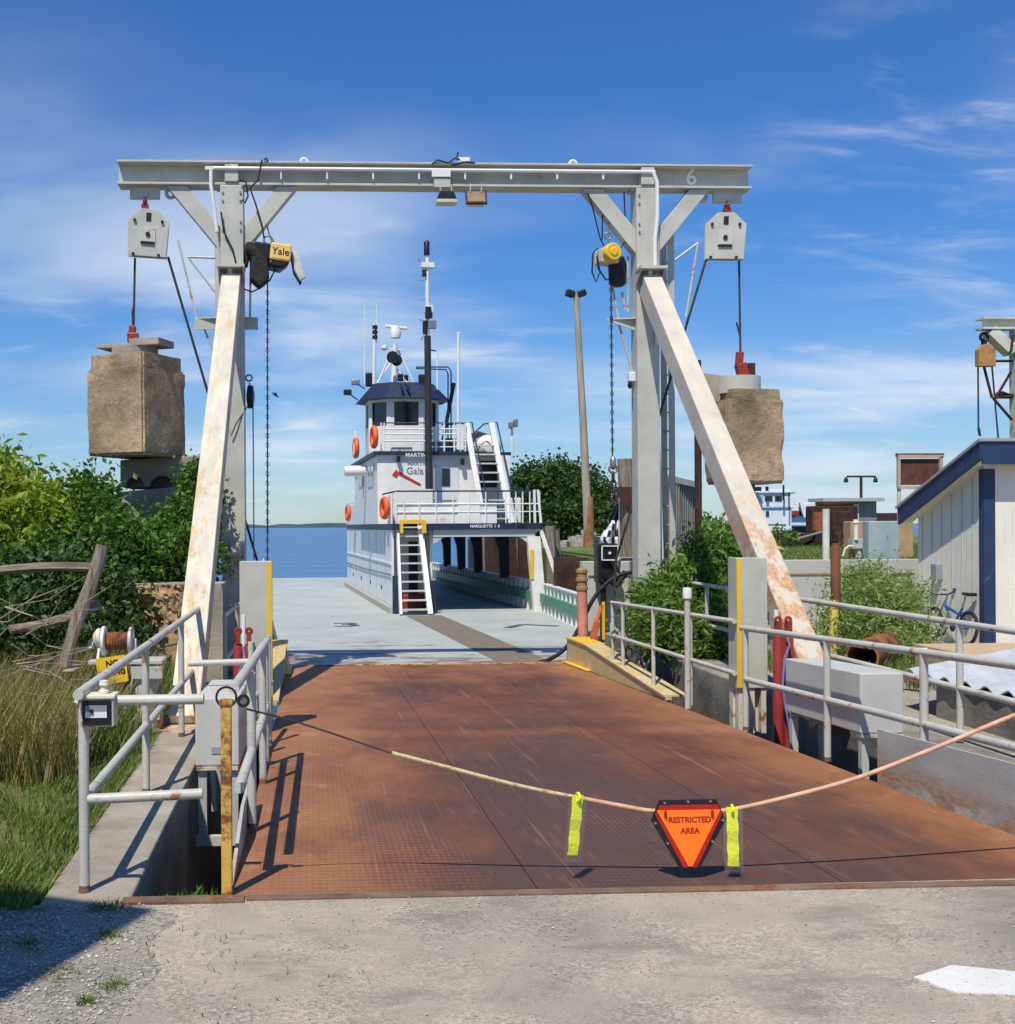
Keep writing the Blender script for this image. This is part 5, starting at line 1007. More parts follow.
mb = MB(); p_ = fp(512, 432, 2); mb.tube([(p_.x, 2, zr), (p_.x, 2, p_.z+.1)], .035, 8); fb(mb, 'light_pole', whiterail)
fb(MB().box((p_.x-.1, 1.85, p_.z+.1), (p_.x+.02, 2.05, p_.z+.28)).box((p_.x+.04, 1.85, p_.z+.14), (p_.x+.15, 2.05, p_.z+.36)), 'pole_lamp', steel, bevel=.02)
# house roof rail
mb = MB(); za_, zb_ = fz(423, HY), fz(447, HY)
for px in (382, 385, 421, 430, 437, 445, 455, 461, 466): mb.tube([(fx(px, HY), HY, zr), (fx(px, HY), HY, za_)], .025, 6)
for py in (429, 434, 441, 447): mb.tube([(fx(384 if py < 445 else 430, HY), HY, fz(py, HY)), (fx(467, HY), HY, fz(py, HY))], .022 if py != 447 else .02, 6)
mb.bar((fx(459, HY), HY-.02, zr+.05), (fx(459, HY), HY-.02, za_-.05), .10, .03, (0, 1, 0)); mb.bar((fx(463, HY), HY-.02, zr+.05), (fx(463, HY), HY-.02, za_-.05), .07, .03, (0, 1, 0))
fb(mb, 'roof_rail', whiterail)
fb(MB().tube([(fx(382, HY), HY, za_), (fx(467, HY), HY, za_)], .02, 6), 'roof_top_rail', navy)
fb(MB().box((fx(392, HY+.3), HY+.1, zr), (fx(412, HY+.3), HY+.5, fz(447, HY))), 'vent_box', grey2, bevel=.01)
fb(MB().box((fx(433, 2), 2.0, zr), (fx(442, 2), 2.3, fz(440, 2))), 'roof_gear', navy, bevel=.04)
# ---- wheelhouse (octagonal)
WY = 3.7; wc = fx(402.5, WY); hw = (fx(437, WY)-fx(368, WY))/2
zw0, zw1 = zr, fz(402, WY-hw); ch = hw*.52
octo = [(wc-hw+ch, WY-hw), (wc+hw-ch, WY-hw), (wc+hw, WY-hw+ch), (wc+hw, WY+hw-ch), (wc+hw-ch, WY+hw), (wc-hw+ch, WY+hw), (wc-hw, WY+hw-ch), (wc-hw, WY-hw+ch)]
# walls below and above the window band
zs, zt3 = fz(425.5, WY-hw), fz(399.5, WY-hw)
fb(MB().prism(octo, 'z', zw0, zs), 'wheelhouse_wall', white); 
in8 = [(wc+(x-wc)*.93, WY+(y-WY)*.93) for x, y in octo]
fb(MB().prism(in8, 'z', zs+.001, zt3), 'wheelhouse_glass', glass)
fb(MB().prism([(wc+(x-wc)*1.005, WY+(y-WY)*1.005) for x, y in octo], 'z', zt3-.06, zt3+.10), 'wheelhouse_header', white)
mb = MB()
for i in range(8):
    (xa, ya), (xb, yb) = octo[i], octo[(i+1) % 8]; a = Vector((xa, ya, 0)); b_ = Vector((xb, yb, 0)); d = (b_-a); n_ = 1 if i % 2 else 2
    if i == 0: cuts = [0, .16, .46, .54, .84, 1] if 0 else None
    L_ = d.length
    def pan(u0, u1):
        p0, p1 = a+d*u0, a+d*u1; nrm = Vector((d.y, -d.x, 0)).normalized(); inn_ = -nrm*.05
        mb.add([(p0.x, p0.y, zs), (p1.x, p1.y, zs), (p1.x+inn_.x, p1.y+inn_.y, zs), (p0.x+inn_.x, p0.y+inn_.y, zs), (p0.x, p0.y, zt3), (p1.x, p1.y, zt3), (p1.x+inn_.x, p1.y+inn_.y, zt3), (p0.x+inn_.x, p0.y+inn_.y, zt3)], [(0, 3, 2, 1), (4, 5, 6, 7), (0, 1, 5, 4), (1, 2, 6, 5), (2, 3, 7, 6), (3, 0, 4, 7)])
    for pr in ((0, .14), (.86, 1)): mb = MB(); pan(*pr); fb(mb, 'window_pillar', white)
ze = fz(404, WY-hw); zt4 = fz(383, WY-hw+.3)
mb = MB(); o1 = [(wc+(x-wc)*1.28, WY+(y-WY)*1.28, zt3+.02) for x, y in octo]; o2 = [(wc+(x-wc)*.86, WY+(y-WY)*.86, zt4) for x, y in octo]
mb.add(o1+o2, [(i, (i+1) % 8, 8+(i+1) % 8, 8+i) for i in range(8)]+[tuple(range(8))[::-1], tuple(range(8, 16))]); fb(mb, 'wheelhouse_roof', mat('blue_roof_paint', (.018, .027, .062), .4, var=.1))
# lamps on arms left of the roof
for k, (p0, p1) in enumerate((((365, 389), (356, 383)), ((358, 400), (348, 393)))):
    a = fp(*p0, WY-.6); b_ = fp(*p1, WY-.6); fb(MB().tube([a, b_], .02, 6), 'lamp_arm', navy); fb(MB(Matrix.Translation(b_)).box((-.13, -.1, -.06), (.10, .1, .10)), 'arm_lamp', steel if k == 0 else black, bevel=.03)
# radar mast and gear on the roof
g = lambda px, py, y_=WY: fp(px, py, y_)
mast = fb(MB().tube([g(394, 384), g(395, 344)], .11, 12, .06), 'radar_mast', whiterail, smooth=True)
mb = MB(); 
for p0, p1 in (((378, 383), (393, 348)), ((377, 383), (391, 363)), ((414, 384), (397, 348)), ((408, 384), (396, 368))): mb.tube([g(*p0), g(*p1, WY+.1)], .03, 6)
mb.bar(g(384, 348), g(403, 350), .05, .04); fb(mb, 'mast_legs', whiterail)
fb(MB().lathe([(.15, 0), (.17, .15), (.16, .2), (.13, .34), (.02, .36)], tuple(g(395.5, 338)), 18), 'radar_pedestal', whiterail, smooth=True)
fb(MB().bar(g(385, 326), g(407.5, 328.5), .10, .09), 'radar_scanner', whiterail, bevel=.03)
fb(MB().lathe([(.06, 0), (.10, .04), (.1, .12), (.03, .15)], tuple(g(384.5, 350)), 14), 'antenna_dome', whiterail, smooth=True)
fb(MB().lathe([(.18, -.18), (.16, -.02), (.08, .12)], tuple(g(392, 358, WY-.5)), 20, axis='y').lathe([(.17, -.17), (.17, -.14)], tuple(g(396, 361, WY-.3)), 16, axis='y'), 'searchlight', black, smooth=True)
fb(MB().box(tuple(g(398, 381)), tuple(g(403, 374, WY+.1))).box(tuple(g(404, 381)), tuple(g(408, 375, WY+.1))).box(tuple(g(419, 384)), tuple(g(424, 375, WY+.2))).box(tuple(g(366, 386)), tuple(g(374, 373.5, WY+.2))), 'roof_lamp', black, bevel=.03)
fb(MB().bar(g(401, 384, WY-1.2), g(402, 388, WY-1.4), .05, .06).bar(g(406, 384, WY-1.2), g(409, 389, WY-1.4), .05, .06), 'roof_fitting', navy)
fb(MB().tube([g(364.5, 384), g(364.5, 305)], .022, 6, .010).tube([g(376.5, 345), g(376.5, 304)], .014, 6, .008), 'whip_antenna', whiterail)
fb(MB().tube([g(374, 384), g(374.5, 324)], .055, 8), 'aft_mast', whiterail)
fb(MB().lathe([(.08, 0), (.08, .10), (.05, .11), (.05, .14), (.08, .15), (.08, .25), (.05, .26), (.05, .29), (.08, .3), (.08, .4)], tuple(g(375, 339)), 12), 'navigation_light', black)
# main mast: black lower part standing on the upper deck, white top
MY = .7
mm = fb(MB().tube([fp(429, 489, MY), fp(427.5, 336, MY)], .10, 14, .09), 'main_mast', mat('mast_black', (.03, .03, .03), .5, var=.2), smooth=True)
fb(MB().tube([fp(427.5, 336, MY), fp(427.2, 255, MY)], .06, 12, .05), 'upper_mast', whiterail, smooth=True)
fb(MB().lathe([(.075, 0), (.08, .02), (.08, .36), (.05, .40)], tuple(fp(426.8, 255.5, MY)), 14), 'mast_top_light', black, smooth=True)
def mf(pts, w_=.018): return MB().tube([fp(x, y, MY-.1) for x, y in pts], w_, 6)
mb = MB(); mb.box(tuple(fp(421.5, 267, MY-.1)), tuple(fp(433, 264, MY+.1))); mb.box(tuple(fp(425, 312, MY-.12)), tuple(fp(432, 306.5, MY+.1)))
fb(mb, 'mast_bracket', whiterail)
fb(MB().box(tuple(fp(422.5, 276, MY-.1)), tuple(fp(425.5, 270, MY))).box(tuple(fp(425.5, 318, MY-.2)), tuple(fp(432, 313, MY-.1))).box(tuple(fp(425.5, 312.5, MY-.2)), tuple(fp(431, 307, MY-.13))).box(tuple(fp(423, 334, MY-.1)), tuple(fp(427, 321, MY))), 'navigation_light', black, bevel=.01)
fb(MB().box(tuple(fp(428.5, 328, MY-.25)), tuple(fp(435.5, 321.5, MY-.1))).tube([fp(421, 262, MY-.1), fp(418, 260, MY-.1), fp(419, 258, MY-.1)], .012, 6).tube([fp(424, 281, MY-.1), fp(419, 280, MY-.1)], .012, 6).tube([fp(434, 268, MY-.1), fp(436, 265, MY-.1)], .02, 6).tube([fp(420, 299, MY-.1), fp(426, 299, MY-.1)], .012, 6).tube([fp(419, 319, MY-.1), fp(424, 322, MY-.1)], .012, 6).tube([fp(421, 340, MY-.1), fp(424, 334, MY-.1)], .02, 6), 'mast_fitting', steel)
y_ = 3.2
mb = MB(); mb.tube([fp(437, 449, y_), fp(437.5, 352, y_)], .04, 8, .03); fb(mb, 'white_pole', whiterail); mb = MB(); mb.tube([fp(458, 449, 1.6), fp(458.3, 332, 1.6)], .05, 10, .035); mb.bar(fp(456.5, 332.5, 1.6), fp(460.5, 332.5, 1.6), .04, .03); fb(mb, 'white_pole', whiterail)
mb = MB(); 
for pts in ([(416, 367), (448, 367), (451, 371), (451, 450)], [(416, 368.5), (446, 369.5), (448, 374), (448, 450)], [(437, 402), (447, 402)], [(431, 350), (436, 351)]): mb.tube([fp(x, y, 2.6) for x, y in pts], .022, 6)
fb(mb, 'pipe_frame', navy); fb(MB().tube([fp(454, 383, 2.5), fp(443, 440, 2.5)], .06, 8, .05), 'davit_boom', black)
# lifebuoys hang from the ferry's rails: things of their own
def buoy(px, py, yf, h, ang, lab, xf=None):
    p = fp(px, py, yf); wp = FM @ p; R_ = h/2-.04*1.2
    t = thing('lifebuoy', lab, 'lifebuoy', tuple(wp), FROT, group='orange lifebuoys on the ferry')
    M = FM @ Matrix.Translation(p) @ Matrix.Rotation(ang, 4, 'Z')
    MB(M).torus((0, 0, 0), R_, .075, 26, 10, axis='y').build('ring', oring, t, smooth=True)
    mb = MB(M)
    for k in range(4):
        a = k*math.pi/2+math.pi/4; mb.torus((R_*math.cos(a), 0, R_*math.sin(a)), .078, .010, 10, 6, M=None, axis='y')
    mb.build('strap', mat('pale_strap', (.8, .35, .25), .5), t)
buoy(374, 437, 1.35, .60, R(-85), 'orange lifebuoy on the white rail below the wheelhouse windows')
buoy(355.8, 448, 4.6, .60, R(-87), 'orange lifebuoy seen edge on at the far left of the wheelhouse deck')
buoy(384.5, 508, .55, .58, R(-80), 'orange lifebuoy on the upper deck corner above the casing stair')
buoy(348, 513, 10.5, .55, R(-85), 'orange lifebuoy at the far left end of the upper deck')
mb = MB(); p = fp(356, 471, 4.2); fb(MB().lathe([(.14, -.35), (.16, -.25), (.16, .25), (.14, .35)], tuple(p), 16, axis='x'), 'float_light_canister', whiterail, smooth=True)
fb(MB().box((CL-.02, 9.5, ZD), (CL+.02, 13.5, fz(505, 11))).tube([(CL, YB, ZD), (CL, YB, ZD+.8)], .02, 6).tube([(CL, 4.5, ZD+.75), (CL, YB, ZD+.8)], .018, 6).box((fx(353, 5), 4.6, ZH+.1), (fx(356, 5), 4.7, fz(432, 5))), 'side_bulwark', white)
# ================================================================== RIGHT SIDE BACKGROUND
SY0 = 16.85; SX = at(985, 600, SY0).x
sh = thing('white_shed', 'white board shed with navy roof edge and navy corner board at the right', 'shed', (SX+2, SY0+2, 0))
shw = mat('white_shed_boards', (.83, .79, .68), .7, var=.06, vs=1.2, streak=.3, stretch=(1, 1, 1), bump=.3, bs=30, fine=.05)
SYB = 21.6; a = at(978, 443, SY0-.25); zn = a.z; slope = (zn-2.08)/(18.95-SY0+.25)
def zr2(y): return zn-slope*(y-SY0+.25)
MB().prism([(SY0, -.02), (18.75, -.02), (18.75, zr2(18.75)-.01), (SY0, zr2(SY0)-.01)], 'x', SX, SX+6).build('wall', shw, sh)
mb = MB()
for k in range(6): mb.box((SX-.008, SY0+.3+k*.29, 0), (SX-.0005, SY0+.315+k*.29, zr2(SY0+.3+k*.29)-.28))
for k in range(9): mb.box((SX+.55+k*.6, SY0-.008, 0), (SX+.57+k*.6, SY0-.0005, zr2(SY0)-.28))
mb.build('board_joint', mat('board_joint_grey', (.52, .50, .45), .8), sh)  # joints drawn as thin strips in a darker tone than the boards
MB().box((SX-.012, SY0-.022, -.02), (SX+.15, SY0-.0085, zr2(SY0)-.27)).box((SX-.026, SY0-.022, -.02), (SX-.0125, SY0+.10, zr2(SY0)-.27)).build('corner_board', mat('blue_trim', (.022, .042, .11), .5, var=.1, rust=.04, rcol=(.4, .4, .45)), sh)
y0, y1 = SY0-.30, 18.95
MB().prism([(y0, zr2(y0)-.26), (y1, zr2(y1)-.26), (y1, zr2(y1)), (y0, zr2(y0))], 'x', SX-.24, SX-.20).box((SX-.199, y0, zr2(y0)-.33), (SX+6.3, y0+.03, zr2(y0)-.0)).build('fascia', mat('blue_trim', ()), sh)
MB().prism([(y0-.03, zr2(y0)+.005), (y1+.02, zr2(y1)+.005), (y1+.02, zr2(y1)+.045), (y0-.03, zr2(y0)+.045)], 'x', SX-.27, SX+6.4).build('roof', mat('grey_roofing', (.35, .36, .37), .7), sh)
MB().prism([(y0+.04, zr2(y0)-.22), (y1-.02, zr2(y1)-.22), (y1-.02, zr2(y1)-.2), (y0+.04, zr2(y0)-.2)], 'x', SX-.199, SX-.001).build('soffit', shw, sh)
MB().box((SX-.11, 18.0, .95), (SX-.002, 18.17, 1.2)).build('meter_box', mat('dull_plate2', (.28, .3, .3), .5), sh, bevel=.01)
# bicycle leaning on the shed wall
def bicycle():
    A = at(949, 648, 17.45); ax = SX-.22; t = thing('bicycle', 'small blue bicycle with a black saddle leaning on the side wall of the white shed', 'bicycle', (ax, 17.3, 0))
    r_ = .27; yf_, yr_ = 17.95, 16.98; lean = lambda y, z: (ax+.16*z, y, z)
    tyre = mat('tyre', (.02, .02, .02), .8)
    for y in (yf_, yr_):
        wh = MB(Matrix.Translation((ax+.03, y, r_)) @ Matrix.Rotation(R(8), 4, 'Y')).torus((0, 0, 0), r_-.025, .024, 28, 8, axis='x').build('wheel', tyre, t, smooth=True)
        mb = MB(Matrix.Translation((ax+.03, y, r_)) @ Matrix.Rotation(R(8), 4, 'Y')); mb.torus((0, 0, 0), r_-.055, .01, 24, 6, axis='x')
        for k in range(14): a = k*math.pi/7; mb.tube([(.0, .02*math.cos(a), .02*math.sin(a)), (0, (r_-.055)*math.cos(a+.2), (r_-.055)*math.sin(a+.2))], .002, 4)
        mb.build('rim', steel, wh)
    B = [lean(17.42, .26), lean(17.72, .60), lean(17.22, .56)]
    MB().tube([B[0], B[1]], .024, 8).tube([B[0], B[2]], .018, 8).tube([lean(17.70, .56), lean(17.25, .45)], .022, 8).tube([lean(yr_, r_), B[0]], .012, 6).tube([lean(yr_, r_), lean(17.24, .50)], .012, 6).build('frame', mat('bicycle_blue', (.015, .085, .34), .35, bump=0), t, smooth=True)
    MB().tube([lean(17.73, .64), lean(17.80, .5), lean(yf_, r_)], .014, 8).tube([lean(17.72, .56), lean(17.69, .74)], .014, 8).build('fork', steel, t)
    MB().tube([(ax-.22, 17.62, .80), (ax-.08, 17.70, .74), (ax+.16, 17.72, .74), (ax+.26, 17.66, .82)], .012, 8).tube([(ax-.26, 17.56, .80), (ax-.16, 17.66, .79)], .018, 8).tube([(ax+.18, 17.66, .82), (ax+.28, 17.6, .82)], .018, 8).tube([(ax-.1, 17.74, .72), (ax-.05, 17.82, .6), (ax, 17.8, .45)], .006, 5).build('handlebar', black, t, smooth=True)
    MB().tube([lean(17.24, .50), lean(17.19, .74)], .013, 8).build('seat_post', steel, t)
    MB(Matrix.Translation(lean(17.14, .77))).prism([(-.07, -.14), (.07, -.14), (.075, -.09), (.03, .02), (.018, .14), (-.018, .14), (-.03, .02), (-.075, -.09)], 'z', -.02, .03).build('saddle', black, t, bevel=.014, smooth=True)
    MB().lathe([(.07, -.006), (.07, .006)], lean(17.42, .26), 18, axis='x').tube([(ax-.03, 17.42, .26), (ax-.05, 17.52, .13)], .009, 6).tube([(ax-.10, 17.53, .12), (ax-.02, 17.53, .12)], .014, 6).build('crank', black, t)
bicycle()
# corrugated sheets on a concrete pit
z0 = .36
tag(MB().prism([(5.98, 8.2), (9.3, 8.2), (9.3, 12.3), (7.05, 12.4), (5.98, 11.0)], 'z', -.1, z0-.05).build('concrete_pit', concd, bevel=.02), 'stained concrete pit box covered with corrugated sheets at the right', 'pit')
mb = MB(); vs, fs = [], []; n = 260
for i in range(n+1):
    s_ = -.25+4.6*i/n; z = z0+.03*math.sin(s_*2*math.pi/.26)+.01*(int(s_/1.1) % 2); cx, cy = 5.92+.6*s_, 11.15-.8*s_; t0 = -.75*s_+.03*(int((s_+5)/1.1) % 2)
    vs += [(cx+.8*t0, cy+.6*t0, z), (cx+.8*(t0+3.6), cy+.6*(t0+3.6), z+.03), (cx+.8*(t0+3.6), cy+.6*(t0+3.6), z+.045), (cx+.8*t0, cy+.6*t0, z+.012)]
    if i: b0 = 4*i; fs += [(b0-4+j, b0-4+(j+1) % 4, b0+(j+1) % 4, b0+j) for j in range(4)]
mb.add(vs, fs+[(3, 2, 1, 0), (4*n, 4*n+1, 4*n+2, 4*n+3)])
tag(mb.build('corrugated_sheet', mat('white_sheet_metal', (.55, .57, .58), .35, var=.12, bump=.05, rust=.12, rs=3), smooth=True), 'white corrugated metal sheets laid over the concrete pit', 'metal sheet')
a = at(948, 652, 13.4)
tag(MB().box((at(945, 655, 13.6).x, 12.9, .0), (12, 14.3, .34)).build('plywood_stack', mat('tan_plywood', (.55, .40, .24), .7, var=.15, stretch=(1, 5, 1)), bevel=.01), 'tan plywood stack lying in front of the shed', 'plywood')
tag(MB().bar(at(904, 676, 12.8), at(924, 680, 12.6), .10, .07).build('red_board', mat('faded_red_wood', (.42, .09, .06), .7, var=.2)), 'short faded red board lying behind the grey service box', 'board')
tag(MB().tube([at(889, 650, 14.2), at(931, 651.5, 14.0)], .04, 12).build('white_pipe', whiterail), 'white plastic pipe lying level below the bicycle', 'pipe')
p = at(862, 657, 14.2); t = thing('rusty_culvert', 'wide rusty steel pipe lying open ended under the willow shrub', 'pipe', tuple(p))
M = Matrix.Translation(p) @ Matrix.Rotation(R(-38), 4, 'Z'); n = 24; vs = []
for yy in (-.0, 1.6):
    for rr in (.20, .172): vs += [(rr*math.cos(2*math.pi*j/n), yy, rr*math.sin(2*math.pi*j/n)) for j in range(n)]
fs = [];
for j in range(n):
    k = (j+1) % n; fs += [(j, k, 2*n+k, 2*n+j), (n+j, 3*n+j, 3*n+k, n+k), (j, n+j, n+k, k), (2*n+j, 2*n+k, 3*n+k, 3*n+j)]
MB(M).add(vs, fs).build('pipe_wall', rustm, t, smooth=True)
Y = 15.6; a = at(836, 655, Y)
t = thing('bollard_pipe', 'tall thin post, rusty at its top and yellow below, right of the gantry brace', 'post', (a.x, Y, 0))
zc_ = at(836, 600, Y).z; MB().tube([(a.x-.04, Y, -.05), (a.x-.02, Y, zc_)], .058, 14).build('yellow_lower', mat('faded_yellow_post', (.72, .55, .12), .6, rust=.1, rs=5), t, smooth=True)
MB().lathe([(.062, zc_-.08), (.064, zc_+.1), (.064, at(836, 547, Y).z), (.05, at(836, 545, Y).z), (.055, at(836, 543, Y).z)], (a.x, Y, 0), 16).build('rusty_top', mat('brown_rusty_top', (.20, .07, .03), .85, var=.3), t, smooth=True)
Y = 20.2; xa = at(752, 600, Y).x
t = thing('panel_wall', 'low pale concrete panel wall across the yard behind the gantry brace', 'wall', (xa, Y, 0))
mb = MB(); MB().box((xa-3.0, Y, -.1), (at(925, 600, Y).x, Y+.2, at(800, 560, Y).z)).build('panel', mat('pale_wall_panel', (.48, .49, .45), .8, var=.08, vs=1, streak=.3), t, bevel=.01)
zz = at(800, 574, Y).z; MB().box((xa-2.9, Y-.02, zz-.012), (at(915, 600, Y).x, Y-.0005, zz+.012)).box((at(788, 600, Y).x, Y-.012, 0), (at(789, 600, Y).x, Y-.0005, zz-.013)).build('joint_strip', mat('rusty_joint', (.35, .22, .12), .8), t)
MB().tube([(at(875, 600, Y-.1).x*0+at(818, 600, Y-.1).x, Y-.1, 0), (at(818, 600, Y-.1).x, Y-.1, at(818, 585, Y).z)], .03, 8).build('stand_pipe', mat('pale_wall_panel', ()), t)
tag(MB().tube([at(826, 570, 22.5), at(826, 509, 22.5)], .068, 14).build('white_post', mat('white_post_paint', (.70, .70, .66), .6)), 'plain white round post standing behind the panel wall', 'post')
# gas / utility cluster
Y = 27
t = thing('utility_cabinet', 'tan cabinet with a white capped pipe and a small grey box behind the panel wall', 'cabinet', tuple(at(870, 545, Y)))
MB().box(tuple(at(851, 562, Y)), tuple(at(905, 521, Y+.4))).build('cabinet', mat('tan_cabinet', (.46, .30, .17), .7, var=.15), t, bevel=.02)
MB().tube([at(856, 540, Y-.3), at(856, 522, Y-.3)], .05, 10).lathe([(.07, 0), (.06, .08)], tuple(at(856, 523, Y-.3)), 10).build('capped_pipe', whiterail, t)
MB().box(tuple(at(853, 548.5, Y-.3)), tuple(at(864, 538, Y-.05))).tube([at(860, 580, Y-.2), at(858, 549, Y-.2)], .07, 8).build('meter_box', grey2, t)
MB().tube([at(843, 556, Y-.4), at(845, 549, Y-.4), at(849, 546, Y-.4), at(853, 546, Y-.4)], .022, 8).build('bent_conduit', whiterail, t)
tag(MB().box(tuple(at(869, 585, 24.5)), tuple(at(893, 521, 24.8))).build('metal_panel', mat('blue_grey_panel2', (.34, .42, .45), .6, var=.12, streak=.3), bevel=.02), 'upright blue grey metal panel beside the shed', 'panel')
# dark rusty plant with pale roof behind
Y = 44
t = thing('rusty_hopper', 'dark rusty steel hopper building standing on the far grass', 'hopper', tuple(at(840, 550, Y)))
MB().box(tuple(at(812, 556, Y)), tuple(at(851, 506, Y+.6))).build('body', darkrust, t, bevel=.05)
MB().box(tuple(at(822, 506, Y+.5)), tuple(at(850, 502, Y+.9))).box(tuple(at(833, 545, Y-.4)), tuple(at(846, 511, Y-.01))).build('upper_body', darkrust, t, bevel=.05)
for i, (x0, x1) in enumerate(((813.5, 819), (820.5, 824))): MB().box(tuple(at(x0, 548, Y-.15)), tuple(at(x1, 512, Y-.01))).build('rib', rustm, t)
MB().bar(at(800, 540, Y-2), at(760, 541, Y-1), .05, .05).build('boom', steel, t) if 0 else None
t = thing('silo_building', 'grey flat roofed steel building behind the rusty hopper', 'building', tuple(at(845, 520, 52)))
MB().box(tuple(at(825, 556, 52)), tuple(at(866, 501.5, 53))).build('wall', mat('dark_grey_cladding', (.20, .22, .23), .6, var=.15), t); MB().box(tuple(at(823, 501.4, 51.6)), tuple(at(868, 498.5, 53.2))).build('roof', mat('light_grey_cladding', (.42, .46, .48), .5), t)
MB().box(tuple(at(853, 540, 51.9)), tuple(at(858, 504, 51.99))).build('pale_panel', grey2, t)
tag(MB().box(tuple(at(858, 548, 60)), tuple(at(899, 513, 60.8))).build('far_rusty_barge', darkrust, bevel=.05), 'low dark rusty deckhouse beyond the blue grey panel', 'barge')
t = MB(); rs = random.Random(5)
for i in range(40):
    x = rs.uniform(760, 850); p0 = at(x, rs.uniform(535, 556), 42+rs.uniform(-1, 1)); p1 = at(x+rs.uniform(-26, 26), rs.uniform(533, 556), 42+rs.uniform(-1, 1)); t.bar(p0, p1, rs.uniform(.08, .3), rs.uniform(.08, .3))
tag(t.build('scrap_heap', darkrust), 'heap of dark rusty scrap beams on the far grass', 'scrap heap', kind='stuff')
tag(MB().tube([at(772, 560, 36), at(763, 553, 36), at(760, 548, 36), at(766, 546, 36), at(778, 548, 36), at(790, 553, 36), at(800, 558, 36)], .06, 8).build('pale_hose', cream), 'pale bent pipe lying on the far grass', 'pipe')
tag(MB().tube([at(738, 552, 41), at(775, 545, 41), at(826, 531, 41)], .05, 8).build('steel_boom', steel), 'thin steel boom sloping in front of the rusty hopper', 'boom')
Y = 70; t = thing('twin_lamp_post', 'tall thin lamp post with two lamps on a cross arm behind the hopper', 'lamp post', tuple(at(861, 540, Y)))
MB().tube([at(861.5, 545, Y), at(861, 477, Y)], .09, 8).tube([at(847, 476.5, Y), at(875.5, 476.5, Y)], .06, 8).build('pole', darkrust, t)
for px in (846, 875.5): MB().lathe([(.05, 0), (.12, -.12), (.14, -.3), (.02, -.35)], tuple(at(px, 477, Y)), 10).build('lamp_head', black, t, smooth=True)
tag(MB().tube([at(873.5, 546, 72), at(873.5, 501, 72)], .06, 6).bar(at(872, 503, 72), at(875, 503, 72), .08, .5).build('thin_pole', steel), 'short thin pole far behind the blue grey panel', 'pole')
Y = 36; t = thing('billboard', 'blank brown board in a pale frame on thin legs behind the shed roof', 'billboard', tuple(at(918, 520, Y)))
MB().box(tuple(at(899.5, 485, Y)), tuple(at(937, 459, Y+.1))).build('board', mat('brown_board', (.12, .045, .03), .7, var=.3), t)
mb = MB()
for a, b_ in (((897.5, 456.5), (943, 456.5)), ((898, 487.5), (925, 487.5)), ((898.5, 488), (898.5, 456.5)), ((941, 488), (941, 456.5))): mb.bar(at(*a, Y-.05), at(*b_, Y-.05), .09, .09, (0, 1, 0))
mb.build('frame', mat('pinkish_frame', (.48, .36, .32), .7), t); MB().bar(at(896, 455.2, Y-.05), at(943.5, 455.2, Y-.05), .12, .08, (0, 1, 0)).build('top_trim', rustm, t); MB().tube([at(899, 560, Y), at(899, 488, Y)], .06, 8).tube([at(939, 560, Y), at(939, 488, Y)], .06, 8).build('leg', grey2, t)
# second gantry at the far right
Y = 30; t = thing('second_gantry', 'end of a second gantry with a rusty pulley block above the shed roof', 'gantry', tuple(at(1025, 520, Y)))
za, zb_ = at(990, 318.5, Y).z, at(990, 330, Y).z; xa, xb = at(979, 320, Y).x, at(1400, 320, Y).x
MB().box((xa, Y-.2, za-.04), (xb, Y+.2, za)).box((xa, Y-.2, zb_), (xb, Y+.2, zb_+.05)).box((xa+.1, Y-.02, zb_+.05), (xb, Y+.02, za-.04)).build('beam', mat('cream_beam', (.62, .62, .54), .6, rust=.15, rs=2), t)
for px in (1025, 1380): x_ = at(px, 400, Y).x; MB().box((x_-.3, Y-.2, -1), (x_+.3, Y+.2, zb_-.002)).build('column', creamrust, t)
x_ = at(1016, 400, Y).x
mb = MB(); 
mb.bar(at(989, 331, Y), at(1011, 352, Y), .28, .35, (0, 1, 0)); mb.build('knee_brace', mat('cream_beam', ()), t)
mb = MB(); 
for a, b_ in (((1011, 372), (995, 399)), ((993, 398), (1012, 420)), ((994, 398), (1012, 396)), ((993, 361), (1012, 361)), ((992, 398), (984, 367))): mb.tube([at(*a, Y), at(*b_, Y)], .035, 6)
mb.box(tuple(at(1002, 397.5, Y)), tuple(at(1014, 395, Y+.3))); mb.prism([(at(1000, 396, Y).x, at(1000, 395, Y).z), (at(1013, 396, Y).x, at(1000, 395, Y).z), (at(1003, 396, Y).x, at(1003, 391, Y).z)], 'y', Y, Y+.3)
mb.tube([at(1013, 335, Y-.3), at(1011, 350, Y-.3), at(1009, 354, Y-.3)], .03, 6); mb.build('bracket', darkrust, t)
t2 = thing('rusty_pulley_block', 'small rusty pulley block with three cables above the shed roof', 'pulley', tuple(at(985, 355, Y)))
c = at(985, 356, Y-.05); MB(Matrix.Translation(c)).prism([(-.22, -.28), (.24, -.28), (.24, .16), (.06, .30), (-.06, .30), (-.22, .16)], 'y', -.1, .1).build('block', mat('rusty_yellow_block', (.45, .24, .08), .7, rust=.35, rs=5), t2, bevel=.01)
MB().torus(at(984, 337, Y-.05), .10, .04, 16, 8).torus(at(984, 342, Y-.05), .08, .035, 16, 8, axis='x').build('shackle', black, t2)
MB().tube([at(992, 367, Y), at(998, 436, Y), at(999, 446, Y)], .022, 6).build('cable', wire, t2); MB().tube([at(978, 367, Y), at(978.5, 430, Y)], .022, 6).tube([at(978.5, 428, Y), at(980, 436, Y)], .035, 6).build('cable', wire, t2)
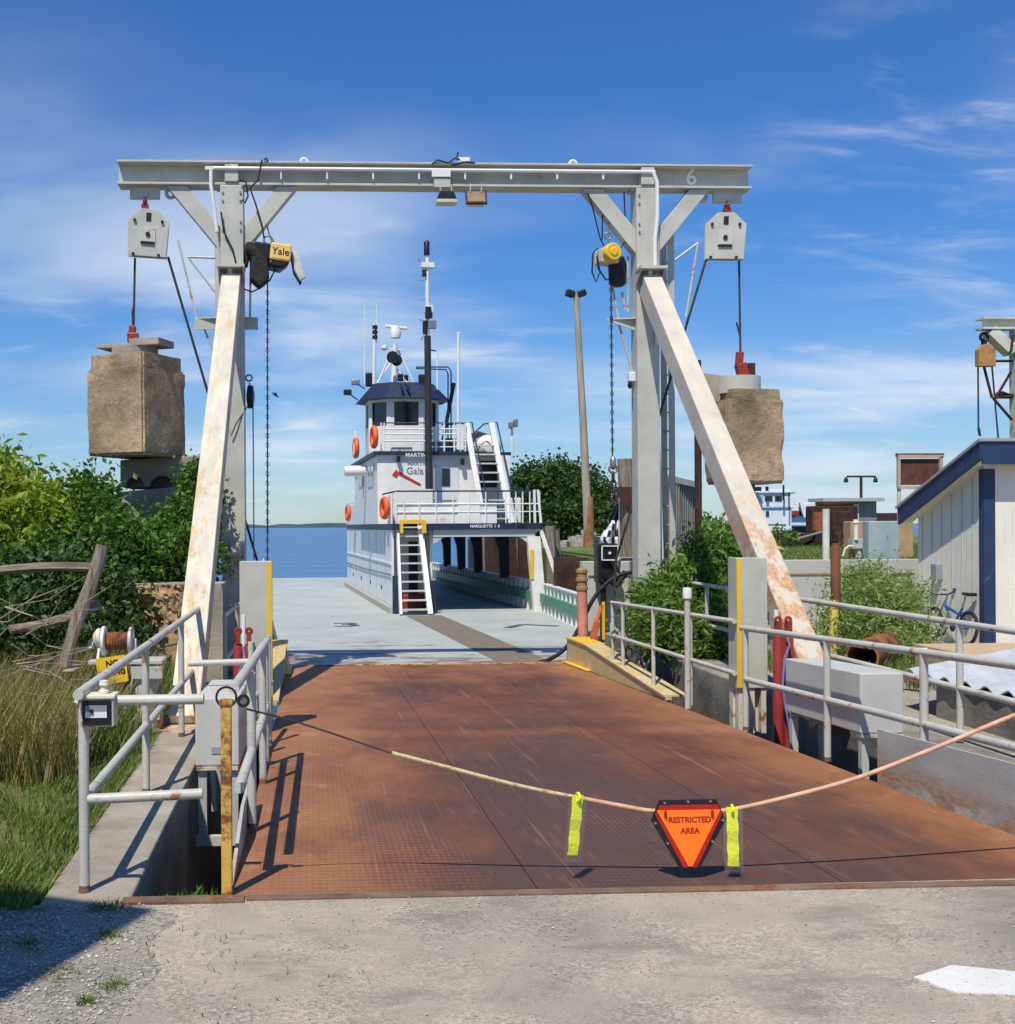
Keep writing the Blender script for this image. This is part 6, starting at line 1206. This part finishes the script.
# far boats
def far_boat(lab, Y, parts, cat='boat', name='moored_boat'):
    p = at(parts[0][1][0], 540, Y); t = thing(name, lab, cat, tuple(p), group='boats moored beyond the far grass')
    for nm, (x0, y0, x1, y1), m_, d in parts: MB().box(tuple(at(x0, y1, Y-d)), tuple(at(x1, y0, Y-d+.05 if nm in ('window', 'pillar') else Y+1.0))).build(nm, m_, t, bevel=.04)
    a_, b_ = at(parts[0][1][0], 545, Y), at(parts[0][1][2], 545, Y+3); MB().box((a_.x, Y+.05, -2), (b_.x, Y+2.9, a_.z-.002)).build('lower_hull', navy, t)
    return t
bw = mat('boat_white', (.78, .80, .80), .5, var=.04, bump=0); bblue = mat('boat_pale_blue', (.45, .55, .62), .5, bump=0)
t = far_boat('white tug with a tall wheelhouse moored behind the right counterweight', 85, [
    ('hull', (748, 530, 790, 545), navy, 0), ('lower_cabin', (753, 507, 784, 531), bw, .40), ('upper_cabin', (755, 490, 783, 506.8), bw, .42), ('roof', (753, 492, 787, 493.6), bblue, .55), ('mid_roof', (754, 507, 786, 508.2), bblue, .52),
    ('window', (765, 496, 772.5, 501), glass, .48), ('window', (775, 496, 782, 501), glass, .48), ('window', (757, 495, 763, 502), bblue, .48), ('window', (759, 512, 762, 517), glass, .48), ('window', (766, 511, 769, 516), glass, .48)])
MB().tube([at(783.5, 500, 84), at(783.5, 485, 84)], .07, 6).tube([at(789, 510, 84), at(789, 492, 84)], .05, 6).tube([at(767, 491, 84), at(767, 486.5, 84)], .12, 8).lathe([(.25, 0), (.25, .3)], tuple(at(758, 491, 84)), 10).tube([at(753, 525, 83.5), at(786, 525, 83.5)], .06, 6).build('mast', black, t)
t = far_boat('low white cabin boat moored right of the white tug', 90, [
    ('hull', (782, 526, 820, 545), navy, 0), ('deck', (791, 517, 814, 525.5), bw, .4), ('cabin', (796, 503, 803, 517), bw, .6), ('pillar', (799, 506, 804, 516), glass, .7), ('flybridge', (786, 507, 796, 511), bw, .5), ('red_gear', (790, 511, 798, 516), redpaint, .7)])
MB().bar(at(800.5, 502, 88), at(805, 517, 88), .25, .25, (0, 1, 0)).bar(at(786, 502, 88), at(796, 501.5, 88), .2, .2).tube([at(787, 517, 88), at(787, 502, 88)], .07, 6).build('canopy_frame', bw, t)
# poles and piles
Y = 24; t = thing('rusty_pile', 'tall brown steel pile rising behind the right slanting brace', 'pile', tuple(at(699, 560, Y))); MB().box((at(696.5, 500, Y).x, Y, -.2), (at(702, 500, Y).x, Y+.12, at(699, 360, Y).z)).build('pile', darkrust, t)
Y = 26; t = thing('rusty_pile', 'thick black steel pile standing under the right counterweight', 'pile', tuple(at(750, 560, Y))); MB().tube([at(750.5, 580, Y), at(750.5, 468, Y)], .10, 12).build('pile', black, t)
Y = 22.5; t = thing('timber_pile', 'broken topped grey timber pile left of the right gantry column', 'pile', tuple(at(627, 580, Y)))
plank([(at(628, 590, Y).x, Y, -2), at(626.5, 459, Y)], .16, .16, wood, 3).build('pile', wood, t); plank([(at(633.5, 590, Y+.2).x, Y+.2, -2), at(634, 462, Y+.2)], .10, .12, wood, 8).build('pile_behind', darkrust, t)
MB().box(tuple(at(617.5, 508, Y-.22)), tuple(at(633, 487, Y-.14))).build('rust_band', darkrust, t)
Y = 26; t = thing('corrugated_building', 'grey corrugated metal building standing behind the ladder', 'building', tuple(at(688, 560, Y)))
a, b_ = at(671, 560, Y), at(697, 560, Y+1.2); mb = MB(); za_, zb2_ = at(671, 481, Y).z, at(697, 489, Y+1.2).z
mb.add([(a.x, Y, -1), (b_.x, Y+1.2, -1), (b_.x, Y+1.2, zb2_), (a.x, Y, za_), (a.x+.4, Y+2, -1), (b_.x+.4, Y+3.2, -1), (b_.x+.4, Y+3.2, zb2_), (a.x+.4, Y+2, za_)], [(0, 1, 2, 3), (4, 7, 6, 5), (0, 4, 5, 1), (1, 5, 6, 2), (2, 6, 7, 3), (3, 7, 4, 0)])
mb.build('wall', mat('grey_corrugated', (.26, .25, .24), .7, var=.35, vs=1.2, stretch=(5, 5, .4), streak=.5), t); MB().add([(a.x-.1, Y-.1, za_), (b_.x+.1, Y+1.1, zb2_), (b_.x+.1, Y+1.1, zb2_+.14), (a.x-.1, Y-.1, za_+.14), (a.x+.4, Y+2, za_), (b_.x+.4, Y+3.3, zb2_), (b_.x+.4, Y+3.3, zb2_+.14), (a.x+.4, Y+2, za_+.14)], [(0, 1, 2, 3), (4, 7, 6, 5), (0, 4, 5, 1), (1, 5, 6, 2), (2, 6, 7, 3), (3, 7, 4, 0)]).build('roof', grey2, t)
mb = MB(); d = b_-a
for i in range(12): u = (i+.5)/12; p = a+d*u; mb.tube([(p.x, p.y-.01, -1), (p.x, p.y-.01, za_+(zb2_-za_)*u)], .025, 6)
mb.build('corrugation', mat('grey_corrugated', ()), t)
Y = 43; t = thing('floodlight_pole', 'tall weathered wooden pole with two floodlights at its top behind the ferry', 'pole', tuple(at(589, 545, Y)))
MB().tube([at(589, 548, Y), at(583, 420, Y), at(576, 292, Y)], .17, 14, .10).build('pole', mat('bleached_pole_wood', (.42, .35, .27), .85, var=.2, vs=2, stretch=(4, 4, .5), bump=.4), t, smooth=True)
MB().lathe([(.20, 0), (.175, 1.9)], tuple(at(589, 548, Y)), 14).build('rusty_sleeve', mat('orange_brown_sleeve', (.32, .16, .07), .8, var=.3), t)
for px in (570, 581.5): MB(Matrix.Translation(at(px, 293.5, Y)) @ Matrix.Rotation(R(20 if px < 575 else -20), 4, 'Y')).box((-.16, -.15, -.12), (.16, .15, .12)).build('floodlight', black, t, bevel=.04)
MB().bar(at(567, 292, Y), at(586, 292, Y), .06, .06).build('cross_arm', steel, t)
# timber and sheet piles along the berth right of the ferry
for i, (px, top, Y, w_) in enumerate(((549.5, 526, 34, .17), (556, 530, 34.6, .13), (521, 532, 40, .13), (509, 534, 43, .13), (486, 530, 50, .16))):
    t = thing('berth_pile', ['thick grey timber pile just right of the ferry portal', 'thinner brown timber pile behind the thick grey one', 'timber pile seen inside the ferry portal nearest its yellow panel', 'timber pile seen through the middle of the ferry portal', 'farthest timber pile seen through the ferry portal'][i], 'pile', tuple(at(px, 600, Y)), group='timber piles along the berth')
    b0 = at(px, top, Y); plank([(b0.x+.1, Y, -2), (b0.x, Y, b0.z)], w_, w_, wood, i+2).build('pile', wood, t)
tag(MB().prism([(7.35, 30), (9.3, 70), (9.5, 70), (7.55, 30)], 'z', -2, 1.03).box((6.2, 29.8, -2), (12, 30, 1.01)).build('sheet_pile_wall', darkrust, bevel=.01), 'dark rusty sheet pile wall edging the bank behind the ferry', 'wall')
for i in range(5):
    px_, Y_ = ((516, 40.5), (502, 44), (496, 47), (491, 49), (526, 38.5))[i]; t = thing('berth_pile', ['dark square timber behind the pile nearest the yellow panel', 'dark square timber in the middle of the ferry opening', 'dark square timber left of the middle of the ferry opening', 'dark square timber near the far end of the ferry opening', 'dark square timber next to the yellow panel of the portal'][i], 'pile', tuple(at(px_, 600, Y_)), group='timber piles along the berth')
    b0 = at(px_, 531, Y_); MB().box((b0.x-.22, Y_, -2), (b0.x+.22, Y_+.4, b0.z)).build('pile', darkrust, t, bevel=.03)
t = MB(); rs = random.Random(8)
for i in range(70):
    px = rs.uniform(560, 604); p = at(px, 541+rs.uniform(-3, 5), 46+rs.uniform(-1.5, 2)); r_ = rs.uniform(.10, .22); hh_ = max(0, 1-abs(px-585)/22)*.5*rs.random(); rough_box(t, p.x, p.y, r_*2, r_*1.6, .9+hh_, 1.0+hh_+r_*rs.uniform(.6, 1.1), rs.random()*3, .04, i, 2)
tag(t.build('rock_pile', mat('pale_rocks', (.40, .37, .32), .9, var=.25, vs=1.5)), 'heap of pale rocks at the foot of the floodlight pole', 'rocks', kind='stuff')
# ================================================================== VEGETATION
def leaf(mb_v, mb_f, p, s, rnd_, asp=1.6, droop=0):
    n = Vector((rnd_.gauss(0, 1), rnd_.gauss(0, 1), rnd_.gauss(0, .8)+.6)).normalized(); u = n.orthogonal().normalized(); u = Matrix.Rotation(rnd_.uniform(0, 6.28), 3, n) @ u
    if droop: u = (u+Vector((0, 0, -droop))).normalized(); n = (n-u*n.dot(u)).normalized()
    v = n.cross(u); b = len(mb_v); L_ = s*asp/2; W_ = s/2
    mb_v += [tuple(p-u*L_), tuple(p+v*W_+n*s*.12), tuple(p+u*L_), tuple(p-v*W_+n*s*.12)]; mb_f += [(b, b+1, b+2), (b, b+2, b+3)]
def crown(blobs, n, s, seed, asp=1.6, clump=18, droop=0, csz=.22, shell=.55):
    r_ = random.Random(seed); vs, fs = [], []; tot = sum(b[1][0]*b[1][1]*b[1][2] for b in blobs)
    for c, e in blobs:
        k = int(n/clump*e[0]*e[1]*e[2]/tot)+1
        for _ in range(k):
            d = Vector((r_.gauss(0, 1), r_.gauss(0, 1), r_.gauss(0, 1))).normalized(); rr = (shell+(1-shell)*r_.random()**.6)*(1+.38*noise.noise(d*2.6+Vector((seed, 0, c[0]))))
            q_ = Vector((c[0]+d.x*e[0]*rr, c[1]+d.y*e[1]*rr, c[2]+d.z*e[2]*rr)); cs = csz*r_.uniform(.5, 1.5)
            for _ in range(r_.randint(clump//2, clump*3//2)):
                leaf(vs, fs, q_+Vector((r_.gauss(0, cs), r_.gauss(0, cs), r_.gauss(0, cs*.8))), s*r_.uniform(.4, 1.5), r_, asp, droop)
    return vs, fs
def limbs(base, blobs, r0, seed):
    r_ = random.Random(seed); mb = MB(); b = Vector(base)
    for c, e in blobs:
        t_ = Vector(c); m1 = b.lerp(t_, .5)+Vector((r_.uniform(-.1, .1), r_.uniform(-.1, .1), .1)); mb.tube([b, m1, t_], r0, 8, r0*.3)
        for k in range(4):
            q_ = t_+Vector((r_.uniform(-.8, .8)*e[0], r_.uniform(-.8, .8)*e[1], r_.uniform(-.3, .8)*e[2])); mb.tube([m1.lerp(t_, .5), q_], r0*.35, 6, r0*.1)
    return mb
bark = mat('bark', (.16, .12, .085), .9, var=.3, bump=.8, bs=14)
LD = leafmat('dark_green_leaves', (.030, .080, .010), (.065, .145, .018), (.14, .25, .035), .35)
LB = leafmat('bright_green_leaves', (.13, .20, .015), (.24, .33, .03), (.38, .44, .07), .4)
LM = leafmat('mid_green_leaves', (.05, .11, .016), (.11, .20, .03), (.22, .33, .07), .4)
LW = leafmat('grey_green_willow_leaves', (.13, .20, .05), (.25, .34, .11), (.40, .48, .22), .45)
LT = leafmat('olive_green_leaves', (.022, .055, .010), (.045, .09, .018), (.085, .14, .03), .25)
def plant(name, lab, cat, blobs, n, s, m, seed, r0=.06, base=None, group=None, **k):
    base = base or (blobs[0][0][0], blobs[0][0][1], 0); t = thing(name, lab, cat, base, group=group)
    vs, fs = crown(blobs, n, s, seed, **k); MB().add(vs, fs).build('crown' if cat == 'tree' else 'foliage', m, t)
    limbs(base, blobs, r0, seed).build('trunk' if cat == 'tree' else 'stems', bark, t, smooth=True); return t
def B(px, py, Y, ex, ey, ez): p = at(px, py, Y); return ((p.x, p.y, p.z), (ex, ey, ez))
G1 = 'bushes crowding the left bank'
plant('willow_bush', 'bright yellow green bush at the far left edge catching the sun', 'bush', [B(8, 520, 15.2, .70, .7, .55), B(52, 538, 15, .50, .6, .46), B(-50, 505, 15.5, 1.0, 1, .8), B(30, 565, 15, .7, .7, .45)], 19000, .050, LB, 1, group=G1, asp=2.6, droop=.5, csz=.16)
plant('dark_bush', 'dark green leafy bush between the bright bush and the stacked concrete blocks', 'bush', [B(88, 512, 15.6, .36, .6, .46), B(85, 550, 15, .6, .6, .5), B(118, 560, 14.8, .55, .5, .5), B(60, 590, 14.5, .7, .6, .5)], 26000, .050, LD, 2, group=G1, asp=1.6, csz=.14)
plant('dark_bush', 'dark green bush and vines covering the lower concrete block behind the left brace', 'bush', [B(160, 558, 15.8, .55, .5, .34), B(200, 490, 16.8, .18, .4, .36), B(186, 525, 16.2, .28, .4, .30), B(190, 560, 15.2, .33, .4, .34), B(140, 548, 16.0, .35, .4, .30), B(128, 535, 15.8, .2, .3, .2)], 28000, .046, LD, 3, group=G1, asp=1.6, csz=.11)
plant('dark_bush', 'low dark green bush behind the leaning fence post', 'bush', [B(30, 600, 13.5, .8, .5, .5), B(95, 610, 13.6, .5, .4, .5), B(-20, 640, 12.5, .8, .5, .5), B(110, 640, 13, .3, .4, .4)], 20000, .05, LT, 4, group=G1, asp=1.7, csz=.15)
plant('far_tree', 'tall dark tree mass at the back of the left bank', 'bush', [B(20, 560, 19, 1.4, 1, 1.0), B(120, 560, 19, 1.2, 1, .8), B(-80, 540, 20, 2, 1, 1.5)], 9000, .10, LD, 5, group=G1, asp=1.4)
plant('round_tree', 'round dark green tree behind the ferry and the floodlight pole', 'tree', [B(545, 495, 62, 2.0, 2, 1.7), B(580, 498, 62, 1.6, 1.8, 1.5), B(560, 520, 61, 3.1, 2, 1.6), B(600, 520, 61, 1.6, 1.6, 1.2), B(520, 520, 62, 1.4, 1.6, 1.6), B(562, 478, 62, 1.1, 1.2, .9)], 42000, .15, LT, 6, r0=.18, base=(at(560, 540, 62).x, 62, .9), asp=1.3, csz=.30)
plant('shrub', 'mid green shrub growing over the right handrail between column and guard post', 'bush', [B(690, 600, 17.0, .60, .6, .55), B(715, 560, 17.5, .45, .5, .45), B(668, 625, 16.3, .45, .5, .40), B(705, 640, 16.2, .55, .4, .40), B(735, 600, 18, .4, .5, .5), B(655, 600, 17.0, .35, .3, .2)], 34000, .036, LM, 7, group='shrubs on the right bank', asp=2.8, csz=.14, shell=.25, r0=.03)
plant('shrub', 'feathery grey green willow shrub in front of the shed wall', 'bush', [B(872, 612, 16.0, .48, .5, .46), B(852, 630, 15.8, .38, .5, .40), B(900, 628, 16.4, .32, .4, .40), B(880, 648, 15.5, .55, .4, .26), B(866, 588, 16.3, .28, .3, .36), B(905, 600, 16.6, .2, .3, .3)], 34000, .024, LW, 8, group='shrubs on the right bank', asp=3.4, csz=.13, droop=.2, shell=.2, r0=.02)
plant('shrub', 'small shrub on the far grass below the moored tug', 'bush', [B(772, 543, 40, .4, .4, .30), B(782, 538, 40, .35, .4, .28), B(715, 540, 38, 1.0, .8, .5), B(700, 535, 38, .8, .8, .6)], 6000, .09, LM, 9, csz=.12, group='shrubs on the right bank', base=(at(775, 550, 40).x, 40, 1), r0=.04)
def blades(name, lab, region, n, h, w_, m, seed, lean=.35, z=0, dens=None, cat='grass'):
    r_ = random.Random(seed); vs, fs = [], []; k = 0
    while k < n:
        p = region(r_); 
        if dens and r_.random() > dens(p): k += .2; continue
        k += 1; hh = h*r_.uniform(.45, 1.25); a = r_.uniform(0, 6.28); l_ = Vector((math.cos(a), math.sin(a), 0))*hh*lean*r_.uniform(.2, 1.4); t_ = Vector((math.sin(a+.7), -math.cos(a+.7), 0))*w_*r_.uniform(.6, 1.3)
        b = len(vs); p = Vector((p[0], p[1], z))
        vs += [tuple(p-t_), tuple(p+t_), tuple(p+l_*.35+t_*.8+Vector((0, 0, hh*.6))), tuple(p+l_*.35-t_*.8+Vector((0, 0, hh*.6))), tuple(p+l_+Vector((0, 0, hh)))]; fs += [(b, b+1, b+2, b+3), (b+3, b+2, b+4)]
    return tag(MB().add(vs, fs).build(name, m), lab, cat, kind='stuff')
GG = leafmat('short_grass_blades', (.07, .13, .02), (.12, .19, .035), (.26, .27, .08), .3)
GD = leafmat('dry_grass_blades', (.40, .31, .15), (.28, .245, .09), (.13, .17, .04), .3)
dn = lambda p: max(.10, min(1, .65+1.6*noise.noise(Vector((p[0]*1.3, p[1]*1.1, 2)))))
blades('short_grass', 'short green grass on the left bank beside the retaining wall', lambda r_: (lambda x: (x, r_.uniform(5.72, 11.5)))(-1.38-abs(r_.random()**1.3)*3.2), 70000, .085, .004, GG, 1, .6, -.03, dn)
blades('grass_tufts', 'scattered grass tufts in the gravel at lower left', lambda r_: (lambda c: (c[0]+r_.gauss(0, c[2]), c[1]+r_.gauss(0, c[2])))(r_.choice([(-1.35, 5.70, .1), (-1.55, 5.6, .12), (-1.02, 5.75, .05), (-1.45, 5.3, .12), (-1.28, 5.25, .05), (-.93, 5.35, .035), (-1.0, 5.72, .05), (-1.9, 5.5, .3), (-1.42, 4.8, .06), (-1.06, 4.9, .05), (-.82, 4.75, .03), (-.90, 4.6, .02), (-.5, 4.9, .3)])), 1200, .028, .0028, GG, 5, 1.4, .0)
blades('tall_dry_grass', 'tall dry straw coloured grass and reeds around the ruined fence', lambda r_: (-1.75-r_.random()**1.1*3.2, r_.uniform(8.6, 12.6)), 24000, .58, .005, GD, 2, .42, -.03)
blades('tall_green_weeds', 'green weeds standing among the dry grass and beside the rubble wall', lambda r_: (-1.5-r_.random()*3.4, r_.uniform(9.2, 13.6)), 14000, .42, .006, GG, 3, .45, -.03)
blades('far_grass', 'mown grass on the raised bank behind the panel wall', lambda r_: (lambda Y_: (r_.uniform(.28, .62)*Y_, Y_))(r_.uniform(23, 44)), 16000, .10, .012, GG, 4, .5, 1.0)
blades('yard_weeds', 'green weeds in the yard in front of the shed', lambda r_: (r_.uniform(5.7, 9.3), r_.uniform(12.6, 16.8)), 9000, .16, .005, GG, 6, .6, -.02, dn)
blades('pit_weeds', 'green weeds growing in the gap beside the ramp', lambda r_: (r_.uniform(-.90, -.50), 5.92+r_.random()**2*.6), 1500, .14, .010, leafmat('pit_leaves', (.03, .10, .015), (.06, .17, .02), (.10, .25, .04), .3), 7, .9, -.30)
# soil ledge under the weeds
MB().box((-.92, 5.88, -1.9), (-.44, 6.5, -.28)).build('ditch_soil', soil_m, kind='structure'); MB().box((-.919, 5.96, -1.9), (4.97, 19, -1.5)).build('ditch_floor', soil_m, kind='structure')
# dead branches
r_ = random.Random(21); mb = MB()
for i in range(26):
    Y = r_.uniform(8.2, 10.4); x0 = r_.uniform(-45, 50); y0 = r_.uniform(600, 745); a = r_.uniform(-.5, .6); L_ = r_.uniform(30, 90)
    P0 = at(x0, y0, Y); P1 = at(x0+L_*.5, y0-L_*.5*a+r_.uniform(-8, 8), Y+r_.uniform(-.2, .2)); P2 = at(x0+L_, y0-L_*a+r_.uniform(-10, 10), Y+r_.uniform(-.3, .3)); mb.tube([P0, P1, P2], r_.uniform(.004, .011), 5, .002)
    if r_.random() < .6: mb.tube([P1, P1+Vector((r_.uniform(0, .25), 0, r_.uniform(-.05, .25)))], .004, 5, .001)
tag(mb.build('dead_branches', mat('bleached_twigs', (.34, .28, .21), .9, var=.3), smooth=True), 'tangle of bleached dead branches by the ruined fence', 'branches', kind='stuff')
# loose stones on the road
r_ = random.Random(31); mb = MB()
for i in range(6500):
    Y = 3.2+r_.random()*2.6; x = r_.uniform(-1.6, 4.4)
    if i > 3200: x = r_.uniform(-1.75, -.70)
    elif noise.noise(Vector((x*1.2, Y*1.2, 3)))+r_.uniform(-.3, .3) < .05: continue
    s_ = r_.uniform(.002, .0075)*(1.5 if x < -.8 else 1); M = Matrix.Translation((x, Y, s_*.3+.003)) @ Matrix.Rotation(r_.uniform(0, 3), 4, 'Z')
    mb.add([(-s_, 0, 0), (0, -s_*.7, 0), (s_, 0, 0), (0, s_*.8, 0), (0, 0, s_*.8), (0, 0, -s_*.5)], [(0, 1, 4), (1, 2, 4), (2, 3, 4), (3, 0, 4), (1, 0, 5), (2, 1, 5), (3, 2, 5), (0, 3, 5)], M)
tag(mb.build('loose_stones', mat('pale_stones', (.46, .43, .38), .9, var=.45, vs=9)), 'small loose stones scattered on the road before the ramp', 'stones', kind='stuff')
# a gull in the sky
p = at(275.5, 395, 60); t = thing('gull', 'small dark bird flying over the lake right of the left column', 'bird', tuple(p))
M = Matrix.Translation(p) @ Matrix.Rotation(R(35), 4, 'Y')
MB(M).lathe([(.01, -.22), (.05, -.12), (.06, 0), (.04, .12), (.008, .22)], (0, 0, 0), 10, axis='x').build('body', black, t, smooth=True)
MB(M).add([(-.04, 0, .02), (.06, 0, .02), (.02, -.28, .10), (-.10, -.42, .04), (-.02, 0, .035)], [(0, 1, 2, 3), (1, 4, 3, 2), (0, 3, 4)]).build('wing', black, t); MB(M).add([(-.04, 0, .02), (.06, 0, .02), (.02, .28, .10), (-.10, .42, .04), (-.02, 0, .035)], [(0, 1, 2, 3), (1, 4, 3, 2), (0, 3, 4)]).build('wing', black, t)
